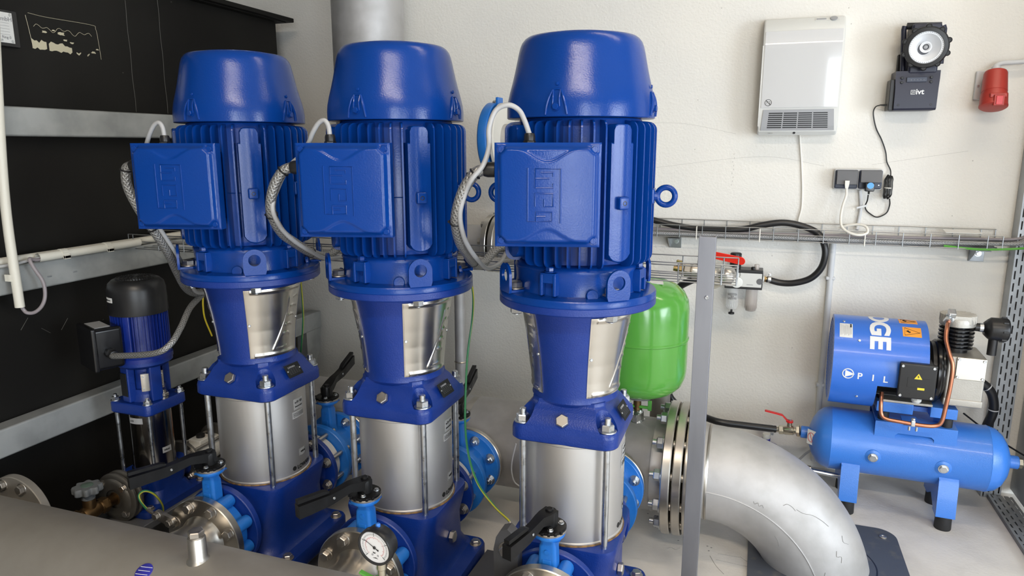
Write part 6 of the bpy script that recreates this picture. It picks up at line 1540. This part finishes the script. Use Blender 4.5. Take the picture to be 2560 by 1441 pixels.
# plate with open slots: solid strips round nine rows of openings
rows = [(0.11 + 0.098*k, 0.11 + 0.098*k + 0.060) for k in range(8)]
def gstrip(u0, u1, v0, v1):
    p = [gg(u0, v0), gg(u1, v0), gg(u1, v1), gg(u0, v1)]; o = V(0, 0.0015, 0)
    b.loft([p, [q+o for q in p]])
gstrip(0, 1, 0, 0.11)
for (a0, a1), nxt in zip(rows, [r_[0] for r_ in rows[1:]] + [1.0]):
    gstrip(0, 1, a1, nxt)
    gstrip(0, 0.085, a0, a1); gstrip(0.915, 1, a0, a1)
    for k in (1, 2, 3): u = 0.085+0.83*k/4; gstrip(u-0.008, u+0.008, a0, a1)
gr_ = part('outlet_grille', b, 'silverplastic', t)
b = B(); 
p = [gg(0.06, 0.08), gg(0.94, 0.08), gg(0.94, 0.92), gg(0.06, 0.92)]; b.loft([[q+V(0, 0.0017, 0) for q in p], [q+V(0, 0.0024, 0) for q in p]]); part('slot_shade', b, 'black', gr_)  # black sheet before the housing stands for shade inside the slots
zt = hz0+0.380
b = B(); b.box((hc+0.070, fy(zt)-0.001, zt), (0.076, 0.002, 0.014), 0.001, Matrix.Rotation(-0.9, 3, 'X')); pn = part('control_panel', b, 'white', t)
b = B(); b.box((hc+0.052, fy(zt)-0.002, zt+.001), (0.030, 0.002, 0.007), 0.0005, Matrix.Rotation(-0.9, 3, 'X')); part('display', b, 'silverplastic', pn)
b = B(); b.lathe([(0.012, 0), (0.012, 0.002), (0.006, 0.003)], (hc+0.090, fy(zt)-0.002, zt+.001), (0, -0.6, 0.8), 24); part('control_knob', b, 'silverplastic', pn)
sc_ = V(hx0+0.030, fy(hz0+0.104)-0.0042, hz0+0.110)
b = B(); b.tube([sc_ + V(0.0105*math.cos(x), 0, 0.0105*math.sin(x)) for x in [2*PI*k/28 for k in range(28)]], 0.0007, n=5, closed=True, smooth=False); b.tube([sc_ + V(-0.007, 0, 0.007), sc_ + V(0.007, 0, -0.007)], 0.0008, n=5); b.tube([sc_ + V(-0.005, 0, -0.004), sc_ + V(-0.004, 0, 0.004), sc_ + V(0.005, 0, 0.004), sc_+V(0.005, 0, -0.004)], 0.0004, n=4, smooth=False); part('do_not_cover_symbol', b, 'print_black', t)
b = B(); b.lathe([(0.0045, 0), (0.0040, 0.002), (0.002, 0.0015)], (hc-0.007, fy(hz0+0.008)-0.0, hz0+0.008), (0, -1, -0.3), 16); part('screw_recess', b, 'black', t)
b = text_bm('1500 W', 0.005, plane_map((hx0+0.035, fy(hz0+0.009)-0.0005, hz0+0.005), (1, 0, 0), (0, -0.3, 1), (0, -1, -.3))); part('lettering', b, 'print_grey', t)
b = B(); b.tube([(0.131,2.742,1.248), (0.143,2.746,1.162), (0.154,2.746,1.063), (0.157,2.745,0.991), (0.151,2.742,0.939), (0.10+0.08, 2.735, 0.92)], 0.0032, n=8, sub=8)
solo('heater_cable', b, 'whitecable', 'white cable running down the wall from the fan heater', 'cable')

# ================================================================ emergency hand lamp
t = thing('emergency_lamp', (0.52, WY, 1.30), 'dark hand lamp with round reflector in its wall charging holder', 'lamp')
LY = 2.655
a0 = V((0.406,2.655,1.449)); a1 = V((0.53,2.655,1.452)); a2 = V((0.526,2.655,1.318)); a3 = V((0.401,2.655,1.325))
b = B()
cx_ = (a0.x+a1.x)/2; wz0, wz1 = a3.z, a0.z; hw2 = (a1.x-a0.x)/2
b.loft([[V(cx_+sx*hw2*k, y, wz0+dz) for sx, y, dz in ((-1, LY+yo, z_), (1, LY+yo, z_), (1, WY-0.001, z_), (-1, WY-0.001, z_))] for k, yo, z_ in ((0.98, 0.004, 0.0), (0.99, 0.0, 0.006), (1.0, 0.0, (wz1-wz0)*0.55), (1.03, 0.004, (wz1-wz0)*0.8), (1.03, 0.006, wz1-wz0))]); part('holder', b, 'lampbody', t)
b = B(); b.box((cx_-hw2-0.006, WY-0.045, (wz0+wz1)/2-0.012), (0.016, 0.07, (wz1-wz0)*0.8), 0.002); b.box((cx_, WY-0.012, wz1+0.02), (hw2*1.7, 0.022, 0.08), 0.003); part('wall_bracket', b, 'black', t)
b = B(); b.box((cx_-0.003, LY-0.001, wz1-0.028), (0.058, 0.003, 0.015), 0.0012); pn = part('indicator_strip', b, 'slateplastic', t)
for k in range(5):
    b = B(); b.lathe([(0.0011, 0), (0.0011, 0.001)], (cx_-0.019+0.009*k, LY-0.0025, wz1-0.029), (0, -1, 0), 8); part('indicator', b, 'print_grey', pn)
for sx in (-1, 1):
    for dz in (0.022, 0.036): put('button', screw(0.0042, 0.003, 'black'), t, (cx_+sx*0.042-0.003, LY-0.0002, wz1-dz), (0, -1, 0))
    put('rivet', screw(0.0038, 0.0022, 'black'), t, (cx_+sx*0.047-0.002, LY+0.0015, wz0+0.017), (0, -1, 0))
b = text_bm('ivt', 0.024, plane_map((cx_-0.002, LY-0.0006, wz0+0.050), (1, 0, 0), (0, 0, 1), (0, -1, 0)), 0.0005); part('lettering', b, 'print_white', t)
b = B(); qx = cx_-0.016
for p0_, p1_ in (((0, 0), (0.012, 0)), ((0.012, 0), (0.012, 0.013)), ((0.012, 0.013), (0, 0.013)), ((0, 0.013), (0, 0)), ((0.002, 0.002), (0.010, 0.011)), ((0.002, 0.008), (0.006, 0.011)), ((0.006, 0.002), (0.010, 0.006))): b.tube([V(qx+p0_[0], LY-0.0008, wz0+0.050+p0_[1]), V(qx+p1_[0], LY-0.0008, wz0+0.050+p1_[1])], 0.0007, n=5)
part('square_emblem', b, 'print_white', t)
# head
hc0 = V((0.477,2.63,1.517)); hd_ = V(-0.12, -1, -0.16).normalized(); R0 = 0.0635; KS = 0.83
ks = lambda pr: [(r*KS, h*KS) for r, h in pr]
b = B(); b.lathe([(0.026, -0.070), (0.042, -0.062), (0.052, -0.042), (0.056, -0.022), (0.058, -0.012), (R0-0.004, -0.010), (R0, -0.006), (R0, 0.010), (R0-0.004, 0.015), (R0-0.014, 0.016), (R0-0.016, 0.008)], hc0, hd_, 64, cap=(True, False))
hu, hv, _ = frame_of(hd_)
for k in range(10):
    a = 2*PI*k/10+.3; b.lathe([(0.0075, -0.008), (0.009, -0.004), (0.009, 0.010), (0.006, 0.013)], hc0 + hu*((R0-0.001)*math.cos(a)) + hv*((R0-0.001)*math.sin(a)), hd_, 14)
hdp = part('lamp_head', b, 'black', t)
b = B(); b.lathe(ks([(0.0, -0.040), (0.014, -0.038), (0.030, -0.028), (0.044, -0.008), (0.050, 0.006)]), hc0, hd_, 56, cap=(False, False)); part('reflector', b, 'reflector', hdp)
b = B(); b.lathe(ks([(0.049, 0.006), (0.050, 0.0125), (0.0600, 0.0125), (0.0600, 0.008)]), hc0, hd_, 72, cap=(False, False)); part('ribbed_ring', b, 'lampring', hdp)
b = B(); b.lathe(ks([(0.008, -0.040), (0.008, -0.018), (0.005, -0.008), (0, -0.006)]), hc0, hd_, 16); part('bulb', b, 'silverplastic', hdp)
b = B(); b.lathe(ks([(0.0, 0.0150), (0.0600, 0.0150), (0.0600, 0.0165), (0.0, 0.0170)]), hc0, hd_, 48, cap=(False, False)); part('front_lens', b, 'lens', hdp)
b = B()
for k in range(48):
    a = 2*PI*k/48; b.lathe([(0.0012, 0), (0.0012, 0.001)], hc0 + hd_*(0.0108) + hu*(0.0455*math.cos(a)) + hv*(0.0455*math.sin(a)), hd_, 5)
part('ring_facets', b, 'silverplastic', hdp, kind='stuff')
b = B(); b.lathe(ks([(0.012, -0.030), (0.020, -0.020), (0.021, -0.014), (0.016, -0.010), (0.011, -0.016)]), hc0, hd_, 24, cap=(False, False)); part('lamp_collar', b, 'reflector', hdp)
b = B(); b.box((cx_+0.012, 2.70, (wz1+1.585)/2), (0.085, 0.085, 1.585-wz1+0.02), 0.008)
k0_ = V((0.42,2.69,1.592)); k1_ = V((0.53,2.69,1.589)); kl = V((0.427,2.69,1.452)); kr = V((0.535,2.69,1.471))
b.tube([kl, V(k0_.x-0.002, 2.69, k0_.z-0.01), k0_], 0.008, n=10, smooth=False); b.tube([kr, V(k1_.x+0.004, 2.69, k1_.z-0.01), k1_], 0.008, n=10, smooth=False)
bd = part('lamp_body', b, 'lampbody', t)
b = B(); b.cyl(k0_ + V(0.006, 0, 0), k1_ - V(0.006, 0, 0), 0.0105, n=18); part('carry_grip', b, 'rubber', t)
# charger cable
t = thing('charger_cable', (0.45, 2.74, 1.2), 'thin black charger cable with a bundled coil beside the double socket', 'cable')
b = B(); b.tube([(0.398,2.7,1.346), (0.388,2.71,1.345), (0.375,2.72,1.346)], [0.0042, 0.0038, 0.002], n=10, smooth=False); b.tube([(0.375,2.72,1.346), (0.363,2.735,1.34), (0.36,2.742,1.318), (0.373,2.744,1.271), (0.394,2.744,1.231), (0.41,2.744,1.191), (0.417,2.744,1.157), (0.43,2.742,1.13), (0.432,2.735,1.11)], 0.0019, n=8, sub=8); part('upper_run', b, 'blackcable', t)
cc = V((0.425,2.725,1.069))
for k in range(7):
    b = B(); oy = 0.005*(k % 3 - 1); ox = (k-3)*0.0028
    pts = []
    for j in range(16):
        a = 2*PI*j/16; wv = 0.006 + 0.0025*math.cos(2*a)
        pts.append(cc + V(ox + wv*math.cos(a)*(0.55 if abs(math.sin(a)) < .4 else 1), oy + 0.002*math.sin(3*a), (0.036+0.002*(k % 3))*math.sin(a) + 0.002*(k % 4)))
    b.tube(pts, 0.0019, n=6, closed=True, sub=4); part('coil_turn', b, 'blackcable', t)
b = B(); b.lathe([(0.0125, -0.0015), (0.013, 0), (0.0125, 0.0015)], cc + V(0, 0, 0.000), (0.05, 0, 1), 18, cap=(False, False)); part('rubber_band', b, 'whitecable', t)
b = B(); b.tube([(0.435,2.73,1.031), (0.439,2.74,1.011), (0.434,2.742,0.985), (0.419,2.743,0.971), (0.401,2.743,0.966), (0.381,2.742,0.977), (0.367,2.74,0.99), (0.362,2.735,1.005), (0.365,2.72,1.024), (0.364,2.705,1.044)], 0.0022, n=8, sub=8); part('lower_run', b, 'blackcable', t)
b = B(); b.box((0.351,2.728,1.002), (0.034, 0.002, 0.007), 0.0005, Matrix.Rotation(-0.28, 3, 'Y')); part('cable_tag', b, 'silverstrap', t)
# double socket
t = thing('double_socket', (0.335, WY, 1.05), 'grey two-gang surface socket with two hinged lids below the lamp', 'socket')
s0 = V((0.253,2.72,1.13)); s1 = V((0.407,2.72,1.063)); sxm = (s0.x+s1.x)/2; szm = (s0.z+s1.z)/2; sw_ = (s1.x-s0.x); sh_ = (s0.z-s1.z)
b = B(); b.box((sxm, 2.736, szm), (sw_, 0.026, sh_+0.004), 0.006); part('back_box', b, 'greytube', t)
for k in (-1, 1):
    b = B(); b.box((sxm+k*sw_*0.245, 2.721, szm), (sw_*0.475, 0.014, sh_*0.96), 0.005); part('insert', b, 'slateplastic', t)
    b = B(); b.box((sxm+k*sw_*0.245+0.001, 2.706, szm+sh_*(0.10 if k < 0 else 0.16)), (sw_*0.43, 0.006, sh_*(0.72 if k < 0 else 0.62)), 0.002, Matrix.Rotation(-0.16 if k > 0 else -0.08, 3, 'X')); part('hinged_lid', b, 'greyplastic', t)
put('screw', screw(0.0022, 0.001), t, (sxm+sw_*0.42, 2.7135, szm-sh_*0.28), (0, -1, 0))
b = B(); q = V((0.293,2.695,1.079)); b.loft([[q+V(-0.0065*k, -0.006, z), q+V(0.0065*k, -0.006, z), q+V(0.0065*k, 0.006, z), q+V(-0.0065*k, 0.006, z)] for z, k in ((0.014, 1.1), (0, 1), (-0.012, 0.7))])
b.tube([q+V(0, 0, -0.010), (0.294,2.695,1.041), (0.286,2.69,1.006), (0.282,2.68,0.965), (0.287,2.665,0.935), (0.312,2.65,0.917), (0.343,2.645,0.912), (0.365,2.65,0.92), (0.362,2.66,0.938), (0.341,2.67,0.945), (0.307,2.68,0.94), (0.277,2.69,0.926)], 0.0045, n=10, sub=8)
solo('white_plug_cable', b, 'whitecable', 'white plug with a thick white cable looping over the wall tray', 'cable')
t = thing('charger_plug', (0.37, 2.70, 1.05), 'small black charger plug with a sky blue sticker in the double socket', 'plug')
q = V((0.363,2.69,1.072)); b = B(); b.box(q, (0.029, 0.034, 0.028), 0.003); b.cyl(q+V(0, 0, -0.013), q+V(0, 0, -0.024), 0.004, 0.0028, n=12); part('plug_body', b, 'blackgloss', t)
b = B(); b.lathe([(0.0105, 0), (0.0105, 0.0006)], q+V(0.001, -0.0172, 0.006), (0, -1, 0), 28); part('sticker', b, 'lightblue', t)
b = B(); b.tube([(0.342,2.743,1.058), (0.35,2.742,0.997), (0.346,2.742,0.94), (0.343,2.735,0.92)], 0.0055, n=10); solo('socket_feed_cable', b, 'greytube', 'pale grey cable running down the wall from the double socket', 'cable')
# red industrial socket at the right
t = thing('red_power_socket', (0.70, WY, 1.32), 'red round three-phase wall socket at the right of the wall', 'socket')
q0 = V((0.65,2.74,1.449)); q1 = V((0.739,2.74,1.359))
b = B(); b.box(((q0.x+q1.x)/2, 2.742, (q0.z+q1.z)/2), (q1.x-q0.x, 0.014, q0.z-q1.z), 0.003); part('mounting_plate', b, 'greytube', t)
c0 = V((0.694,2.7,1.439)); c1 = V((0.689,2.66,1.328)); d = (c1-c0).normalized(); L = (c1-c0).length
b = B(); b.lathe([(0.030, -0.002), (0.0325, 0.004), (0.0355, L*0.55), (0.034, L*0.56), (0.034, L*0.62), (0.0375, L*0.63), (0.0385, L*0.90), (0.0375, L*0.93)], c0, d, 48); b.box(c0.lerp(c1, 0.45)+V(0, 0.035, 0), (0.05, 0.03, 0.07), 0.004); part('socket_body', b, 'red', t)
b = B(); b.lathe([(0.0395, L*0.925), (0.0395, L*0.965), (0.034, L*1.0), (0.010, L*1.01)], c0, d, 48); b.box(c0.lerp(c1, 0.80)+V(0.004, -0.038, 0), (0.030, 0.012, 0.034), 0.003); b.box(c0.lerp(c1, 0.66)+V(0.002, -0.036, 0), (0.046, 0.012, 0.014), 0.003); part('hinged_cap', b, 'red', t)
b = B(); b.box(c0.lerp(c1, 0.80)+V(0.004, -0.0455, 0), (0.018, 0.002, 0.026), 0.001); part('cap_latch', b, 'redlever', t)
b = B(); b.lathe([(0.013, 0), (0.013, 0.012)], c0-d*0.006, -d, 20); part('cable_entry', b, 'greytube', t)
put('screw', screw(0.004, 0.003), t, (q0.x+0.008, 2.735, (q0.z+q1.z)/2-0.002), (0, -1, 0))
b = B(); b.tube([c0-d*0.016, (0.695,2.71,1.46), (0.712,2.715,1.469), (0.745,2.72,1.471), (0.783,2.72,1.474), (0.813,2.72,1.488)], 0.0075, n=12, sub=8); solo('socket_cable', b, 'greytube', 'thick pale grey cable arriving at the red socket from the right', 'cable')
# wall conduit
t = thing('wall_conduit', (0.28, 2.74, 0.1), 'pale grey upright conduit clipped to the wall beside the compressor', 'conduit')
w0 = (0.27,2.74,0.863); w1 = (0.291,2.74,0.302); 
b = B(); b.cyl((w0[0]+0.002, 2.7385, 0.03), (w0[0]+0.002, 2.7385, 0.885), 0.0105, n=18); part('tube', b, 'greytube', t)
for (px_, py_) in (((0.267,2.74,0.741), 0), ((0.279,2.74,0.336), 0)):
    b = B(); b.box((w0[0]+0.002, 2.739, px_[2]), (0.031, 0.020, 0.013), 0.004); part('clip', b, 'greytube', t)

# ================================================================ air treatment unit with hoses and ball valve
t = thing('filter_regulator', (-0.02, 2.68, 0.6), 'white and black air filter regulator with two clear bowls on the wall', 'air unit')
FY = 2.655
def FP(x, y, yy=FY): return None
f0 = V((-0.039,2.65,0.759)); f1 = V((0.039,2.65,0.704)); g0 = V((-0.088,2.65,0.764)); 
xL, xM, xR = g0.x, f0.x, f1.x; zb, zt2 = f1.z, f0.z
b = B(); b.box(((xL+xM)/2, 2.69, (zb+zt2)/2), (xM-xL-0.001, 0.07, zt2-zb), 0.002); part('filter_body', b, 'white', t)
b = B(); b.box(((xM+xR)/2, 2.69, (zb+zt2)/2), (xR-xM-0.001, 0.07, zt2-zb), 0.002); part('lubricator_body', b, 'white', t)
b = B(); b.box(((xL+xR)/2, 2.69, zt2+0.003), (xR-xL+0.004, 0.072, 0.012), 0.002); part('top_plate', b, 'black', t)
b = B(); b.box(((xL+xR)/2, 2.69, zb-0.003), (xR-xL+0.004, 0.072, 0.009), 0.002); b.box((xR+0.001, 2.69, (zb+zt2)/2), (0.003, 0.072, zt2-zb), 0.001); part('bottom_plate', b, 'black', t)
for x in (xM-0.004, xR-0.008): 
    b = B(); b.lathe([(0.011, 0), (0.011, 0.001)], (x, 2.6548, (zb+zt2)/2-0.004), (0, -1, 0), 24); part('port_cover', b, 'greyplastic', t)
b = B(); b.lathe([(0.0015, 0), (0.0015, 0.001)], (xM+0.003, 2.6548, zt2-0.010), (0, -1, 0), 8); b.box(((xM+xR)/2-0.002, 2.6545, zb+0.010), (0.022, 0.0006, 0.002)); part('small_print', b, 'print_grey', t)
kx = (-0.057,2.69,0.798)[0]; ka = (-0.059,2.69,0.825)[2]
b = B(); b.lathe([(0.020, zt2+0.008), (0.020, zt2+0.022), (0.0175, zt2+0.024), (0.0185, zt2+0.030), (0.0200, ka-0.008), (0.0190, ka-0.002), (0.016, ka)], (kx, 2.69, 0), (0, 0, 1), 32)
for k in range(20): a = 2*PI*k/20; b.box((kx+0.0195*math.cos(a), 2.69+0.0195*math.sin(a), (zt2+ka)/2+0.008), (0.0015, 0.0025, ka-zt2-0.022), 0.0005, Matrix.Rotation(a, 3, 'Z'))
part('regulator_knob', b, 'black', t)
dx_ = (0.015,2.68,0.781)[0]
b = B(); b.lathe([(0.0085, zt2+0.008), (0.0085, zt2+0.016), (0.006, zt2+0.018)], (dx_-0.008, 2.68, 0), (0, 0, 1), 20); part('black_cap', b, 'black', t)
b = B(); b.lathe([(0.0085, zt2+0.008), (0.0088, zt2+0.026), (0.0080, zt2+0.028), (0, zt2+0.029)], (dx_+0.003, 2.68, 0), (0, 0, 1), 20); part('sight_dome', b, 'smokebowl', t)
for xx, m_, dr in (((-0.061,2.69,0.662)[0], 'bowl', True), ((0.006,2.69,0.667)[0], 'smokebowl', False)):
    zz = zb - 0.008; L = 0.088 if not dr else 0.085
    b = B(); b.lathe([(0.0205, 0), (0.0210, -0.01), (0.0215, -0.05), (0.0210, -L+0.012), (0.018, -L+0.003), (0.010, -L)], (xx, 2.69, zz), (0, 0, 1), 40, cap=(False, True))
    for k in range(18): a = 2*PI*k/18; b.box((xx+0.0212*math.cos(a), 2.69+0.0212*math.sin(a), zz-0.058), (0.001, 0.002, 0.034), 0, Matrix.Rotation(a, 3, 'Z'))
    bw = part('clear_bowl', b, m_, t)
    if dr:
        b = B(); b.lathe([(0.0, -0.024), (0.016, -0.026), (0.017, -0.030), (0.006, -0.033), (0.006, -0.040), (0.015, -0.042), (0.016, -0.046), (0.0, -0.048)], (xx, 2.69, zz), (0, 0, 1), 28, cap=(False, False)); part('separator', b, 'black', bw)
        b = B(); b.lathe([(0.004, -L), (0.004, -L-0.010), (0.011, -L-0.012), (0.011, -L-0.018), (0.009, -L-0.019)], (xx, 2.69, zz), (0, 0, 1), 24); part('drain_screw', b, 'black', bw)
    else:
        b = B(); b.lathe([(0.0185, -L+0.020), (0.0185, -L+0.012), (0.016, -L+0.005), (0.006, -L+0.003)], (xx, 2.69, zz), (0, 0, 1), 28); part('oil_residue', b, 'oil', bw)
b = B(); q = V(xR+0.002, 2.69, (zb+zt2)/2+0.001); b.cyl(q, q+V(0.006, 0, 0), 0.012, n=20); part('outlet_socket', b, 'white', t)
b = B(); b.hexa(q+V(0.006, 0, 0), (1, 0, 0), 0.0115, 0.006); b.cyl(q+V(0.012, 0, 0), q+V(0.02, 0, 0), 0.008, n=16); part('hose_barb', b, 'yellowbrass', t)
t = thing('curved_air_hose', (0.2, 2.69, 0.75), 'thick black air hose curving from the filter unit up into the wall tray', 'hose')
b = B(); b.tube([q+V(0.014, 0, 0), (0.102,2.69,0.722), (0.149,2.685,0.725), (0.2,2.68,0.745), (0.232,2.675,0.784), (0.242,2.67,0.831), (0.236,2.672,0.87), (0.215,2.685,0.906), (0.167,2.69,0.929), (0.099,2.69,0.941), (0.026,2.69,0.93), (-0.049,2.69,0.911), (-0.176,2.69,0.906), (-0.279,2.69,0.917), (-0.384,2.69,0.938), (-0.46, 2.70, 0.935), (-0.62, 2.70, 0.915), (-0.80, 2.70, 0.912), (-0.98, 2.70, 0.912)], 0.0118, n=16, sub=8); part('hose_tube', b, 'hose', t)
b = B(); b.lathe([(0.0130, 0), (0.0134, 0.001), (0.0134, 0.010), (0.0130, 0.011)], q+V(0.018, 0, 0), (1, 0, 0), 24); b.box(q+V(0.024, 0, 0.017), (0.010, 0.008, 0.009), 0.001); b.cyl(q+V(0.018, 0, 0.022), q+V(0.030, 0, 0.022), 0.0035, n=10); part('hose_clip', b, 'zinc', t)
t = thing('air_ball_valve', (-0.15, 2.35, 0.8), 'nickel ball valve with bright red lever and silver dome behind the post', 'valve')
v0 = V((-0.237,2.35,0.811)); v1 = V((-0.046,2.35,0.794)); d = (v1-v0).normalized()
b = B(); b.lathe([(0.009, -0.008), (0.009, 0.0), (0.012, 0.0), (0.012, 0.010)], v0, d, 16); b.hexa(v0+d*0.010, d, 0.020, 0.016); b.box(v0+V(0.012, 0, 0.024), (0.022, 0.016, 0.008), 0.001, Matrix.Rotation(0.2, 3, 'Y')); part('brass_union', b, 'yellowbrass', t)
b = B(); b.hexa(v0+d*0.028, d, 0.026, 0.020); b.lathe([(0.018, 0.048), (0.026, 0.054), (0.027, 0.10), (0.020, 0.112), (0.017, 0.13)], v0, d, 32); b.cyl(v0+d*0.078, v0+d*0.078+V(0, 0, 0.038), 0.010, n=18); part('valve_body', b, 'flange', t)
dm = V((-0.08,2.35,0.796)); 
b = B(); b.lathe([(0.014, -0.02), (0.026, -0.015), (0.031, -0.004), (0.0315, 0.010), (0.028, 0.022), (0.020, 0.031), (0.008, 0.035), (0, 0.0355)], dm, (0.95, -0.1, 0.12), 40); part('silver_dome', b, 'dome', t)
b = B(); b.lathe([(0.018, 0), (0.018, 0.004), (0.012, 0.006)], (-0.042,2.34,0.779), (0.2, -1, -0.1), 28); part('white_disc', b, 'white', t)
b = B(); b.tube([dm + V(0.02, 0, 0), V(xL-0.03, 2.50, (zb+zt2)/2), V(xL+0.004, 2.69, (zb+zt2)/2)], 0.011, n=14); part('connecting_pipe', b, 'brass', t)
l0 = V((-0.155,2.33,0.871)); l1 = V((-0.033,2.3,0.856))
lu = (l1-l0).normalized(); lv = V(0, -0.35, 0.94).normalized(); lw = lu.cross(lv).normalized()
b = B(); L = (l1-l0).length; Rr = 0.0135; pts = [(-0.01, -0.010)] + [(L + Rr*math.cos(a), Rr*math.sin(a)) for a in [-PI/2 + PI*k/12 for k in range(13)]] + [(-0.01, 0.014)]
b.prism(pts, l0, lu, lv, lw*0.003); rl = part('red_lever', b, 'redbright', t, 'bright red flat lever')
b = B(); b.box(l0+lu*(L*0.78)-lw*0.0008, (0.010, 0.002, 0.005), 0.0004); part('lever_print', b, 'print_black', rl)
t = thing('short_air_hose', (-0.2, 2.38, 0.75), 'short black hose leaving the ball valve behind the green vessel', 'hose')
b = B(); b.tube([(-0.157,2.36,0.789), (-0.185,2.37,0.772), (-0.225,2.39,0.744), (-0.266,2.42,0.695), (-0.294,2.45,0.607), (-0.294,2.5,0.445), (-0.261,2.54,0.305), (-0.219,2.55,0.251)], 0.0125, n=14, sub=8); part('hose_tube', b, 'hose', t)
